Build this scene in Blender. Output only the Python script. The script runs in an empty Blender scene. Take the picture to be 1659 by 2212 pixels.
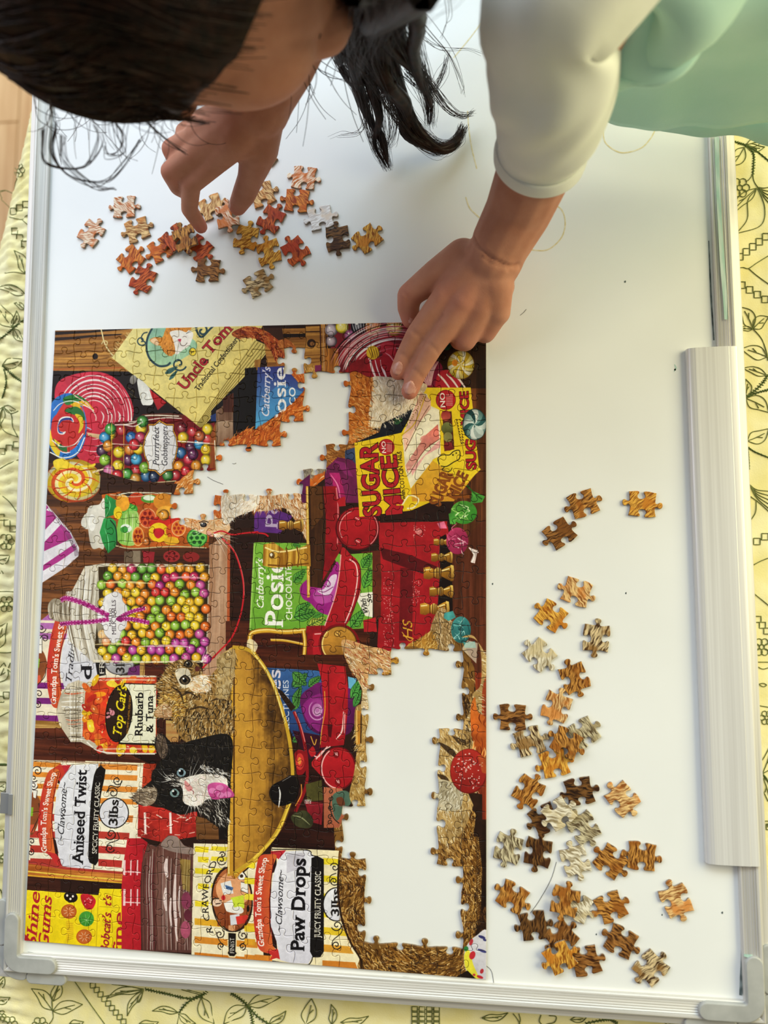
import bpy, bmesh, math, random
import numpy as np
from mathutils import Vector, Matrix, noise as mnoise

random.seed(7)
RNG = np.random.default_rng(11)
scene = bpy.context.scene
COL = scene.collection

# ------------------------------------------------------------------ camera
Z0 = 0.62                      # height of the whiteboard's writing surface above the floor
W_PX, H_PX, F_PX = 1659, 2212, 1600.0
CXP, CYP = W_PX / 2, H_PX / 2
_r = Vector((-0.08138168, -0.12759802, -0.00868394))
R_WC = np.array(Matrix.Rotation(_r.length, 3, _r.normalized()))      # world -> camera
CAM = np.array([0.35397497, 0.29308551, 0.56891997])                 # relative to the board plane

cam_data = bpy.data.cameras.new('camera')
cam = bpy.data.objects.new('camera', cam_data)
COL.objects.link(cam)
cam_data.sensor_fit = 'VERTICAL'
cam_data.sensor_height = 36.0
cam_data.sensor_width = 36.0
cam_data.lens = F_PX * 36.0 / H_PX
cam_data.clip_start = 0.01
_m = Matrix(R_WC.T.tolist()).to_4x4()
_m.translation = Vector((CAM[0], CAM[1], CAM[2] + Z0))
cam.matrix_world = _m
cam_data.dof.use_dof = True
cam_data.dof.focus_distance = 0.575
cam_data.dof.aperture_fstop = 3.6
scene.camera = cam

# ------------------------------------------------------------------ world, lights, exposure
world = bpy.data.worlds.new('world')
scene.world = world
world.use_nodes = True
_bg = world.node_tree.nodes['Background']
_bg.inputs[0].default_value = (1.0, 0.97, 0.92, 1)
_bg.inputs[1].default_value = 0.16
scene.view_settings.view_transform = 'Standard'
scene.view_settings.look = 'None'
scene.view_settings.exposure = 0.0
scene.view_settings.gamma = 1.0
scene.view_settings.use_curve_mapping = False


def area_light(name, loc, target, sx, sy, power, color):
    d = bpy.data.lights.new(name, 'AREA')
    d.shape = 'RECTANGLE'
    d.size, d.size_y = sx, sy
    d.energy = power
    d.color = color
    o = bpy.data.objects.new(name, d)
    COL.objects.link(o)
    o.location = (loc[0], loc[1], loc[2] + Z0)
    v = Vector(target) - Vector(loc)
    o.rotation_euler = v.to_track_quat('-Z', 'Y').to_euler()
    return o


area_light('side_window', (-1.4, 1.3, 1.35), (0.15, 0.4, 0), 2.0, 1.5, 27, (0.98, 0.95, 1.0))
area_light('far_window', (0.2, 2.3, 1.3), (0.25, 0.4, 0), 2.4, 1.3, 49, (0.70, 0.87, 1.0))
area_light('curtained_window', (2.2, 1.0, 1.2), (0.45, 0.3, 0), 1.8, 1.3, 57, (1.0, 0.91, 0.56))

# ------------------------------------------------------------------ helpers
_K = None


def at(u, v, z=0.0):
    """point of the place seen at photo pixel (u, v), at height z above the writing surface"""
    d = R_WC.T @ np.array([(u - CXP) / F_PX, -(v - CYP) / F_PX, -1.0])
    t = (z - CAM[2]) / d[2]
    p = CAM + t * d
    return Vector((p[0], p[1], p[2] + Z0))


def srgb(h, g=1.0):
    if isinstance(h, str):
        h = h.lstrip('#')
        c = [int(h[i:i + 2], 16) / 255 for i in (0, 2, 4)]
    else:
        c = list(h)
    return tuple((x / 12.92 if x <= 0.04045 else ((x + 0.055) / 1.055) ** 2.4) * g for x in c)


def mat(name, color=(0.8, 0.8, 0.8), rough=0.5, metal=0.0, spec=0.5):
    m = bpy.data.materials.new(name)
    m.use_nodes = True
    b = m.node_tree.nodes['Principled BSDF']
    b.inputs['Base Color'].default_value = (*color[:3], 1)
    b.inputs['Roughness'].default_value = rough
    b.inputs['Metallic'].default_value = metal
    b.inputs['Specular IOR Level'].default_value = spec
    return m


def nd(m, t, **kw):
    n = m.node_tree.nodes.new(t)
    for k, v in kw.items():
        if k.startswith('i_'):
            n.inputs[k[2:].replace('_', ' ')].default_value = v
        else:
            setattr(n, k, v)
    return n


def ln(m, a, b):
    m.node_tree.links.new(a, b)


def bsdf(m):
    return m.node_tree.nodes['Principled BSDF']


def noise_color(m, c1, c2, scale=(10, 10, 10), lo=0.35, hi=0.65, detail=4, bump=0.0, bump_dist=0.001, coord='Object'):
    """two-tone procedural colour with an optional fine relief"""
    tc = nd(m, 'ShaderNodeTexCoord')
    mp = nd(m, 'ShaderNodeMapping')
    mp.inputs['Scale'].default_value = scale
    ln(m, tc.outputs[coord], mp.inputs['Vector'])
    nz = nd(m, 'ShaderNodeTexNoise')
    nz.inputs['Scale'].default_value = 1.0
    nz.inputs['Detail'].default_value = detail
    ln(m, mp.outputs[0], nz.inputs['Vector'])
    cr = nd(m, 'ShaderNodeValToRGB')
    cr.color_ramp.elements[0].position = lo
    cr.color_ramp.elements[1].position = hi
    cr.color_ramp.elements[0].color = (*c1, 1)
    cr.color_ramp.elements[1].color = (*c2, 1)
    ln(m, nz.outputs['Fac'], cr.inputs[0])
    ln(m, cr.outputs[0], bsdf(m).inputs['Base Color'])
    if bump:
        bp = nd(m, 'ShaderNodeBump')
        bp.inputs['Strength'].default_value = bump
        bp.inputs['Distance'].default_value = bump_dist
        ln(m, nz.outputs['Fac'], bp.inputs['Height'])
        ln(m, bp.outputs[0], bsdf(m).inputs['Normal'])
    return cr


def link(o, parent=None):
    COL.objects.link(o)
    if parent is not None:
        o.parent = parent
    return o


def mesh_obj(name, verts, faces, material=None, parent=None, smooth=False):
    me = bpy.data.meshes.new(name)
    me.from_pydata([tuple(v) for v in verts], [], faces)
    if material is not None:
        me.materials.append(material)
    if smooth:
        me.polygons.foreach_set('use_smooth', [True] * len(me.polygons))
    me.update()
    return link(bpy.data.objects.new(name, me), parent)


def empty(name, loc=(0, 0, 0), rz=0.0):
    o = bpy.data.objects.new(name, None)
    o.empty_display_size = 0.02
    o.location = loc
    o.rotation_euler = (0, 0, rz)
    COL.objects.link(o)
    return o


def tag(o, label=None, cat=None, group=None, kind=None):
    if label:
        o['label'] = label
    if cat:
        o['category'] = cat
    if group:
        o['group'] = group
    if kind:
        o['kind'] = kind
    return o


def spline(pts, n=8, closed=False):
    """Catmull-Rom through the points"""
    P = [np.array(p, float) for p in pts]
    m = len(P)
    if m < 3:
        return P
    out = []
    rng = range(m) if closed else range(m - 1)
    for i in rng:
        p0 = P[(i - 1) % m] if (closed or i > 0) else 2 * P[0] - P[1]
        p1, p2 = P[i], P[(i + 1) % m]
        p3 = P[(i + 2) % m] if (closed or i + 2 < m) else 2 * P[-1] - P[-2]
        for k in range(n):
            t = k / n
            out.append(0.5 * ((2 * p1) + (-p0 + p2) * t + (2 * p0 - 5 * p1 + 4 * p2 - p3) * t * t + (-p0 + 3 * p1 - 3 * p2 + p3) * t ** 3))
    if not closed:
        out.append(P[-1])
    return out


def tube_geo(pts, radii, sides=6, V=None, Fc=None, flat=1.0, cap=True):
    """round tube along a 3-D polyline; appends to V, Fc"""
    V = [] if V is None else V
    Fc = [] if Fc is None else Fc
    pts = [Vector(p) for p in pts]
    if not hasattr(radii, '__len__'):
        radii = [radii] * len(pts)
    base = len(V)
    n = len(pts)
    up = Vector((0, 0, 1))
    for i, p in enumerate(pts):
        t = (pts[min(i + 1, n - 1)] - pts[max(i - 1, 0)])
        if t.length < 1e-9:
            t = Vector((1, 0, 0))
        t.normalize()
        s = t.cross(up)
        if s.length < 1e-3:
            s = t.cross(Vector((0, 1, 0)))
        s.normalize()
        u2 = s.cross(t)
        for k in range(sides):
            a = 2 * math.pi * k / sides
            V.append(p + s * (math.cos(a) * radii[i]) + u2 * (math.sin(a) * radii[i] * flat))
    for i in range(n - 1):
        for k in range(sides):
            a = base + i * sides + k
            b = base + i * sides + (k + 1) % sides
            Fc.append((a, b, b + sides, a + sides))
    if cap:
        Fc.append(tuple(base + k for k in reversed(range(sides))))
        Fc.append(tuple(base + (n - 1) * sides + k for k in range(sides)))
    return V, Fc


def tube(name, pts, radii, material, parent=None, sides=6, flat=1.0):
    V, Fc = tube_geo(pts, radii, sides, flat=flat)
    return mesh_obj(name, V, Fc, material, parent, smooth=True)


def bevel_obj(o, w, seg=2, angle=35):
    b = o.modifiers.new('bevel', 'BEVEL')
    b.width, b.segments, b.limit_method = w, seg, 'ANGLE'
    b.angle_limit = math.radians(angle)
    o.data.polygons.foreach_set('use_smooth', [True] * len(o.data.polygons))
    wn = o.modifiers.new('normals', 'WEIGHTED_NORMAL')
    wn.weight = 80
    return o

# ================================================================== THE SETTING: floor of wood planks
M_plank = mat('plank_wood', srgb('c79a63'), 0.45)
noise_color(M_plank, srgb('b98a54'), srgb('d9b280'), scale=(60, 5, 30), lo=0.3, hi=0.7, detail=6, bump=0.15)
floor = empty('floor', (-0.2, 0.5, 0))
floor['kind'] = 'structure'
_sub = mesh_obj('subfloor', [(-2.2, -3.2, -0.012), (2.8, -3.2, -0.012), (2.8, 3.0, -0.012), (-2.2, 3.0, -0.012),
                             (-2.2, -3.2, -0.05), (2.8, -3.2, -0.05), (2.8, 3.0, -0.05), (-2.2, 3.0, -0.05)],
                [(0, 1, 2, 3), (7, 6, 5, 4), (0, 4, 5, 1), (1, 5, 6, 2), (2, 6, 7, 3), (3, 7, 4, 0)], mat('subfloor_dark', srgb('5a4027'), 0.8), floor)
_pm = None
for r in range(26):
    for k in range(4):
        L, wd, g = 1.2, 0.12, 0.0012
        if _pm is None:
            bm = bmesh.new()
            bmesh.ops.create_cube(bm, size=1)
            bmesh.ops.scale(bm, vec=(wd - g, L - g, 0.014), verts=bm.verts)
            bmesh.ops.bevel(bm, geom=[e for e in bm.edges], offset=0.0012, segments=1, affect='EDGES')
            _pm = bpy.data.meshes.new('plank')
            bm.to_mesh(_pm)
            bm.free()
            _pm.materials.append(M_plank)
        o = link(bpy.data.objects.new('plank', _pm), floor)
        o.location = (-0.9 + r * wd - 0.4, -2.0 + k * L + (r % 3) * 0.4, -0.007)

# ================================================================== bed and quilt
EDGE_A = math.atan2(0.0131, 0.0703)          # the bed's side runs a little askew to the board
_eo = at(0, 440, -0.035)
BED_O = Vector((_eo.x, _eo.y, 0))
BU = Vector((math.cos(EDGE_A), -math.sin(EDGE_A), 0))    # into the bed
BV = Vector((math.sin(EDGE_A), math.cos(EDGE_A), 0))     # along its side
QTOP = Z0 - 0.0165                           # mean height of the quilt's top


def _vn(x, y, z=0.0):
    return mnoise.noise(Vector((x, y, z)))


def q_relief(x, y):
    """puckered, stitched relief of the quilt (metres)"""
    left = 1.0 / (1.0 + math.exp((x + 0.005) / 0.006))
    h = 0.0011 * _vn(x * 22, y * 42) + 0.0012 * _vn(x * 12, y * 12, 3.1)
    rows = abs(math.sin(y * 330 + 2.2 * _vn(x * 30, y * 20, 7) + 1.5 * _vn(x * 90, y * 40, 2)))
    h += left * (0.0032 * (rows ** 0.6) - 0.0016 + 0.0012 * _vn(x * 160, y * 160, 5))
    rb = abs(math.sin(x * 210 + 2.0 * _vn(x * 20, y * 30, 9)))
    h += (1 - left) * 0.0005 * (rb ** 0.7) + (1 - left) * 0.0004 * _vn(x * 120, y * 120, 4)
    return h


def q_z(x, y):
    d = (Vector((x, y, 0)) - BED_O).dot(BU)
    z = QTOP + q_relief(x, y)
    Rr = 0.05
    if d < Rr:
        k = Rr - d
        z -= Rr - math.sqrt(max(Rr * Rr - min(k, Rr) ** 2, 0)) if k <= Rr else Rr
    # pressed flat under the board
    return z


M_quilt = mat('quilt_cotton', srgb('f0e6a4'), 0.85, spec=0.2)
noise_color(M_quilt, srgb('f3e7a2'), srgb('faf2c0'), scale=(40, 40, 40), detail=3)
_b = bsdf(M_quilt)
_tc = nd(M_quilt, 'ShaderNodeTexCoord')
_wv = nd(M_quilt, 'ShaderNodeTexNoise')
_wv.inputs['Scale'].default_value = 900
_wv.inputs['Detail'].default_value = 2
ln(M_quilt, _tc.outputs['Object'], _wv.inputs['Vector'])
_bp = nd(M_quilt, 'ShaderNodeBump')
_bp.inputs['Strength'].default_value = 0.25
_bp.inputs['Distance'].default_value = 0.0006
ln(M_quilt, _wv.outputs['Fac'], _bp.inputs['Height'])
ln(M_quilt, _bp.outputs[0], _b.inputs['Normal'])

quilt = empty('quilt', (BED_O.x, BED_O.y, QTOP - 0.03))
tag(quilt, 'pale yellow puckered quilt with green stitched vines under the whiteboard', 'quilt')


def _axis(segs):
    out = []
    for a, b, st in segs:
        n = max(1, round((b - a) / st))
        out += [a + (b - a) * i / n for i in range(n)]
    out.append(segs[-1][1])
    return out


_ss = _axis([(0.0, 0.30, 0.0022), (0.30, 0.62, 0.02), (0.62, 0.86, 0.0026), (0.86, 1.3, 0.03)])
_ts = _axis([(-1.3, -0.85, 0.03), (-0.85, 0.12, 0.0026), (0.12, 0.5, 0.02)])
V, Fc = [], []
drape = [(-0.004, -0.52), (-0.006, -0.40), (-0.003, -0.28), (-0.006, -0.18), (-0.002, -0.10), (-0.001, -0.07)]
nS = len(_ss) + len(drape)
for t in _ts:
    for s, dz in drape:
        p = BED_O + BU * (s + 0.004 * math.sin(t * 37 + dz * 9)) + BV * t
        V.append((p.x, p.y, QTOP + dz))
    for s in _ss:
        p = BED_O + BU * s + BV * t
        V.append((p.x, p.y, q_z(p.x, p.y)))
for i in range(len(_ts) - 1):
    for j in range(nS - 1):
        a = i * nS + j
        Fc.append((a, a + 1, a + 1 + nS, a + nS))


def local(V, root):
    return [Vector(v) - root.location for v in V]


mesh_obj('quilt_cover', local(V, quilt), Fc, M_quilt, quilt, smooth=True)
# mattress that carries the quilt
M_matt = mat('mattress_cloth', srgb('e9e4d6'), 0.9)
noise_color(M_matt, srgb('e2dccb'), srgb('efe9db'), scale=(30, 30, 30))
bedm = empty('bed', (BED_O + BU * 0.65 - BV * 0.4)[:])
tag(bedm, 'bed mattress hidden under the pale yellow quilt', 'bed')
bm = bmesh.new()
bmesh.ops.create_cube(bm, size=1)
bmesh.ops.scale(bm, vec=(1.27, 1.78, QTOP - 0.055 - 0.16), verts=bm.verts)
bmesh.ops.bevel(bm, geom=list(bm.edges), offset=0.04, segments=3, affect='EDGES')
me = bpy.data.meshes.new('mattress')
bm.to_mesh(me); bm.free()
me.materials.append(M_matt)
o = link(bpy.data.objects.new('mattress', me), bedm)
o.location = (0.012, 0, 0.16 + (QTOP - 0.055 - 0.16) / 2)
o.rotation_euler = (0, 0, -EDGE_A)
for sx in (-0.55, 0.55):
    for sy in (-0.8, 0.8):
        bm = bmesh.new()
        bmesh.ops.create_cone(bm, cap_ends=True, segments=16, radius1=0.022, radius2=0.03, depth=0.162)
        me = bpy.data.meshes.new('leg'); bm.to_mesh(me); bm.free()
        me.materials.append(M_plank)
        o = link(bpy.data.objects.new('leg', me), bedm)
        q = BU * sx + BV * sy
        o.location = (q.x, q.y, 0.081)

# ================================================================== whiteboard
BA = math.radians(1.0)
board = empty('whiteboard', (-0.0016, -0.0096, Z0), BA)
tag(board, 'white framed whiteboard lying on the yellow quilt, puzzle and hands on it', 'whiteboard')
IW, IH = 0.5394, 0.862


def bl(p):
    """world point -> whiteboard coordinates"""
    q = Vector(p) - board.location
    c, s = math.cos(-BA), math.sin(-BA)
    return Vector((q.x * c - q.y * s, q.x * s + q.y * c, q.z))


M_white = mat('whiteboard_enamel', srgb('eef0ee'), 0.16, spec=0.5)
noise_color(M_white, srgb('edefed'), srgb('f1f3f1'), scale=(9, 9, 9), detail=3)
_p = 0.003
mesh_obj('panel', [(-_p, -_p, 0), (IW + _p, -_p, 0), (IW + _p, IH + _p, 0), (-_p, IH + _p, 0),
                   (-_p, -_p, -0.011), (IW + _p, -_p, -0.011), (IW + _p, IH + _p, -0.011), (-_p, IH + _p, -0.011)],
         [(0, 1, 2, 3), (7, 6, 5, 4), (0, 4, 5, 1), (1, 5, 6, 2), (2, 6, 7, 3), (3, 7, 4, 0)], M_white, board)

M_alu = mat('brushed_aluminium', srgb('dedcd6'), 0.40, metal=0.3)
_tc = nd(M_alu, 'ShaderNodeTexCoord')
_mp = nd(M_alu, 'ShaderNodeMapping')
_mp.inputs['Scale'].default_value = (900, 6, 900)
ln(M_alu, _tc.outputs['Object'], _mp.inputs['Vector'])
_nz = nd(M_alu, 'ShaderNodeTexNoise')
_nz.inputs['Scale'].default_value = 1.0
_nz.inputs['Detail'].default_value = 3
ln(M_alu, _mp.outputs[0], _nz.inputs['Vector'])
_cr = nd(M_alu, 'ShaderNodeValToRGB')
_cr.color_ramp.elements[0].color = (*srgb('c9c6bf'), 1)
_cr.color_ramp.elements[1].color = (*srgb('e4e1da'), 1)
_cr.color_ramp.elements[0].position = 0.3
_cr.color_ramp.elements[1].position = 0.7
ln(M_alu, _nz.outputs['Fac'], _cr.inputs[0])
ln(M_alu, _cr.outputs[0], bsdf(M_alu).inputs['Base Color'])
_mr = nd(M_alu, 'ShaderNodeMapRange')
_mr.inputs['To Min'].default_value = 0.34
_mr.inputs['To Max'].default_value = 0.55
ln(M_alu, _nz.outputs['Fac'], _mr.inputs['Value'])
ln(M_alu, _mr.outputs[0], bsdf(M_alu).inputs['Roughness'])

# rail profile: (outward offset from the white surface, height)
prof = [(-0.0005, 0.0002), (-0.0005, 0.0030)]
u = 0.0003
for k in range(6):
    prof += [(u, 0.0036), (u + 0.0011, 0.0038 + 0.00015 * k), (u + 0.0013, 0.0032 + 0.00012 * k)]
    u += 0.00165
prof += [(0.0104, 0.0047), (0.0118, 0.0049), (0.0126, 0.0044), (0.0129, 0.0022), (0.0133, 0.0016),
         (0.0186, 0.0006), (0.0194, -0.0004), (0.0194, -0.0140), (-0.0005, -0.0140)]


def rail(length, oy0, mitre=True):
    """along +y from 0 to length; outward is -x"""
    V, Fc = [], []
    n = len(prof)
    for e, y in ((-1, 0.0), (1, length)):
        for (u_, z) in prof:
            V.append((-u_, y + (e * u_ if mitre else 0), z))
    for k in range(n):
        Fc.append((k, (k + 1) % n, (k + 1) % n + n, k + n))
    Fc.append(tuple(range(n)))
    Fc.append(tuple(reversed(range(n, 2 * n))))
    return V, Fc


def add_rail(length, loc, rz):
    V, Fc = rail(length, 0)
    o = mesh_obj('frame_rail', V, Fc, M_alu, board)
    o.location = loc
    o.rotation_euler = (0, 0, rz)
    bm = bmesh.new(); bm.from_mesh(o.data); bmesh.ops.recalc_face_normals(bm, faces=bm.faces); bm.to_mesh(o.data); bm.free()
    return o


R_left = add_rail(IH, (0, 0, 0), 0)
R_right = add_rail(IH, (IW, IH, 0), math.pi)
R_bottom = add_rail(IW, (IW, 0, 0), math.pi / 2)
R_top = add_rail(IW, (0, IH, 0), -math.pi / 2)

# grey plastic corner caps
M_cap = mat('grey_plastic', srgb('a9aaa6'), 0.42)
noise_color(M_cap, srgb('a2a39f'), srgb('b4b5b0'), scale=(60, 60, 60), bump=0.05)
M_recess = mat('brown_recess', srgb('4d4638'), 0.8)  # mottled dark brown for the strip in the corner gap
noise_color(M_recess, srgb('3b352a'), srgb('6a604c'), scale=(200, 200, 200))


def rounded_strip(name, pts, w_half, z0, z1, material, parent, bev=0.0012):
    """a strip of constant width along a 2-D path, with round ends"""
    P = [Vector((p[0], p[1])) for p in pts]
    left, right = [], []
    for i, p in enumerate(P):
        t = (P[min(i + 1, len(P) - 1)] - P[max(i - 1, 0)]).normalized()
        n = Vector((-t.y, t.x))
        left.append(p + n * w_half); right.append(p - n * w_half)
    def cap(c, frm, k=7):
        a0 = math.atan2(frm.y - c.y, frm.x - c.x)
        return [c + Vector((math.cos(a0 - math.pi * i / k), math.sin(a0 - math.pi * i / k))) * w_half for i in range(1, k)]
    out = left + cap(P[-1], left[-1]) + right[::-1] + cap(P[0], right[0])
    n = len(out)
    V = [(p.x, p.y, z0) for p in out] + [(p.x, p.y, z1) for p in out]
    Fc = [tuple(reversed(range(n))), tuple(range(n, 2 * n))] + [(i, (i + 1) % n, (i + 1) % n + n, i + n) for i in range(n)]
    o = mesh_obj(name, V, Fc, material, parent)
    bm = bmesh.new(); bm.from_mesh(o.data); bmesh.ops.recalc_face_normals(bm, faces=bm.faces); bm.to_mesh(o.data); bm.free()
    bevel_obj(o, bev, 3)
    return o


def corner_cap(loc, rz):
    e = empty('corner_cap')
    e.parent = board
    e.location = loc
    e.rotation_euler = (0, 0, rz)
    # corner at the origin, arms along +x and +y, outside towards -x, -y
    def arc(cx, cy, r, a0, a1, n=8):
        return [(cx + r * math.cos(a0 + (a1 - a0) * i / n), cy + r * math.sin(a0 + (a1 - a0) * i / n)) for i in range(n + 1)]
    inner = [(0.026, -0.0062)] + arc(0.0018, 0.0018, 0.0080, -math.pi / 2, -math.pi, 6) + [(-0.0062, 0.026)]
    rounded_strip('cap_body', inner, 0.0061, -0.010, 0.0066, M_cap, e)
    ox = [(0.034, -0.0170), (0.010, -0.0170)]
    rounded_strip('cap_pad', ox, 0.0048, -0.0150, 0.0030, M_cap, e)
    oy = [(-0.0170, 0.010), (-0.0170, 0.036)]
    rounded_strip('cap_pad', oy, 0.0048, -0.0150, 0.0030, M_cap, e)
    rim = arc(0.0, 0.0, 0.0165, -math.pi * 0.46, -math.pi * 1.04, 12)
    rounded_strip('cap_rim', rim, 0.0036, -0.0150, 0.0022, M_cap, e, 0.0009)
    rec = arc(0.0, 0.0, 0.0118, -math.pi * 0.62, -math.pi * 0.92, 8)
    rounded_strip('cap_recess', rec, 0.0021, -0.0140, 0.0014, M_recess, e, 0.0004)
    return e


corner_cap((0, 0, 0), 0)
corner_cap((IW, 0, 0), math.pi / 2)
corner_cap((IW, IH, 0), math.pi)
corner_cap((0, IH, 0), -math.pi / 2)

# pen tray clipped over the right rail
M_tray = mat('satin_tray_aluminium', srgb('e8e6e2'), 0.36, metal=0.25)
_tc = nd(M_tray, 'ShaderNodeTexCoord'); _mp = nd(M_tray, 'ShaderNodeMapping')
_mp.inputs['Scale'].default_value = (500, 3, 500)
ln(M_tray, _tc.outputs['Object'], _mp.inputs['Vector'])
_nz = nd(M_tray, 'ShaderNodeTexNoise'); _nz.inputs['Scale'].default_value = 1.0
ln(M_tray, _mp.outputs[0], _nz.inputs['Vector'])
_cr = nd(M_tray, 'ShaderNodeValToRGB')
_cr.color_ramp.elements[0].color = (*srgb('dcdad6'), 1); _cr.color_ramp.elements[1].color = (*srgb('efeeea'), 1)
_cr.color_ramp.elements[0].position = 0.3; _cr.color_ramp.elements[1].position = 0.7
ln(M_tray, _nz.outputs['Fac'], _cr.inputs[0]); ln(M_tray, _cr.outputs[0], bsdf(M_tray).inputs['Base Color'])
ta, tb = bl(at(1479, 757)), bl(at(1522, 1860))
tx0 = (ta.x + tb.x) / 2
ty0, ty1 = tb.y, ta.y
tw = IW + 0.0128 - tx0
tp = [(0.0, 0.0004), (0.0, 0.0028), (0.0006, 0.0044), (0.0020, 0.0056), (0.0044, 0.0062), (0.0054, 0.0063), (0.0058, 0.0066),
      (tw * 0.55, 0.0070), (tw * 0.82, 0.0070), (tw * 0.825, 0.0067), (tw - 0.0012, 0.0066), (tw, 0.0056), (tw, 0.0050), (0.0016, 0.0004)]
n = len(tp)
V = [(a, 0, z) for a, z in tp] + [(a, ty1 - ty0, z) for a, z in tp]
Fc = [(k, (k + 1) % n, (k + 1) % n + n, k + n) for k in range(n)] + [tuple(range(n)), tuple(reversed(range(n, 2 * n)))]
tray = mesh_obj('pen_tray', V, Fc, M_tray, board)
bm = bmesh.new(); bm.from_mesh(tray.data); bmesh.ops.recalc_face_normals(bm, faces=bm.faces); bm.to_mesh(tray.data); bm.free()
tray.location = (tx0, ty0, 0)
tray['label'] = 'wide satin aluminium pen tray clipped over the rail'
bevel_obj(tray, 0.0005, 2, 50)

# small metal hanger clip on the left rail
cl = bl(at(24, 1733))
_hc = [(-0.0022, 0.0060), (0.0016, 0.0060), (0.0016, 0.0052), (-0.0014, 0.0052), (-0.0018, 0.0026), (-0.0106, 0.0016), (-0.0106, -0.012), (-0.0114, -0.012), (-0.0114, 0.0026), (-0.0026, 0.0036)]
n = len(_hc)
V = [(a, -0.0082, z) for a, z in _hc] + [(a, 0.0082, z) for a, z in _hc]
Fc = [(k, (k + 1) % n, (k + 1) % n + n, k + n) for k in range(n)] + [tuple(range(n)), tuple(reversed(range(n, 2 * n)))]
clip = mesh_obj('hanger_clip', V, Fc, mat('clip_steel', srgb('a9abab'), 0.35, metal=0.6), board)
bm = bmesh.new(); bm.from_mesh(clip.data); bmesh.ops.recalc_face_normals(bm, faces=bm.faces); bm.to_mesh(clip.data); bm.free()
clip.location = (-0.0108, cl.y, 0)
clip['label'] = 'small grey metal clip on the rail'
bevel_obj(clip, 0.0004, 2)

# ================================================================== the print on the puzzle, painted by code
CW, CH = 1440, 1960


def _homog(src, dst):
    A, b = [], []
    for (x, y), (u, v) in zip(src, dst):
        A.append([x, y, 1, 0, 0, 0, -u * x, -u * y]); b.append(u)
        A.append([0, 0, 0, x, y, 1, -v * x, -v * y]); b.append(v)
    h = np.linalg.solve(np.array(A, float), np.array(b, float))
    return np.append(h, 1).reshape(3, 3)


# layout of the picture is measured in photo pixels and turned into print coordinates
HM = _homog([(121, 715), (1050.5, 693), (1051, 2114), (55, 2030)], [(0, 0), (CW, 0), (CW, CH), (0, CH)])
HMI = np.linalg.inv(HM)
VO, VS = (0.0, 0.0), 1.0
IMG = np.zeros((CH, CW, 3), np.float32)
pr = random.Random(3)
VIEWS = dict(P=(0, 0, 1.0), A=(100, 680, 3.318), B=(550, 680, 3.2529), C=(60, 1050, 3.318), D=(540, 1050, 3.1904),
             E=(40, 1400, 3.1904), F=(540, 1400, 3.1904), G=(40, 1780, 3.1904), H=(540, 1780, 3.1904))


def VW(k):
    global VO, VS
    a = VIEWS[k]
    VO, VS = (a[0], a[1]), a[2]


def tocv(P):
    P = np.asarray(P, float).reshape(-1, 2) / VS + np.array(VO)
    q = np.c_[P, np.ones(len(P))] @ HM.T
    return q[:, :2] / q[:, 2:]


def fromcv(X, Y):
    q = np.stack([X, Y, np.ones_like(X)], -1) @ HMI.T
    p = q[..., :2] / q[..., 2:]
    return (p[..., 0] - VO[0]) * VS, (p[..., 1] - VO[1]) * VS


def hx(c):
    if isinstance(c, str):
        c = c.lstrip('#')
        return np.array([int(c[i:i + 2], 16) for i in (0, 2, 4)], np.float32) / 255
    return np.array(c, np.float32)


def _vnoise(h, w, cy, cx, seed):
    r = np.random.default_rng(seed)
    g = r.random((int(h / cy) + 3, int(w / cx) + 3)).astype(np.float32)
    yy = np.arange(h) / cy; xx = np.arange(w) / cx
    y0 = yy.astype(int); x0 = xx.astype(int)
    fy = (yy - y0)[:, None]; fx = (xx - x0)[None, :]
    fy = fy * fy * (3 - 2 * fy); fx = fx * fx * (3 - 2 * fx)
    a = g[y0][:, x0]; b = g[y0][:, x0 + 1]; c = g[y0 + 1][:, x0]; d = g[y0 + 1][:, x0 + 1]
    return (a * (1 - fx) + b * fx) * (1 - fy) + (c * (1 - fx) + d * fx) * fy


N_soft = (_vnoise(CH, CW, 40, 40, 1) + 0.6 * _vnoise(CH, CW, 17, 17, 2) + 0.4 * _vnoise(CH, CW, 6, 6, 3)) / 2.0
N_h = (_vnoise(CH, CW, 14, 260, 4) + 0.8 * _vnoise(CH, CW, 5, 120, 5) + 0.5 * _vnoise(CH, CW, 2.2, 60, 6)) / 2.3      # streaks along x
N_v = (_vnoise(CH, CW, 260, 14, 7) + 0.8 * _vnoise(CH, CW, 120, 5, 8) + 0.5 * _vnoise(CH, CW, 60, 2.2, 9)) / 2.3      # streaks along y


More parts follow.
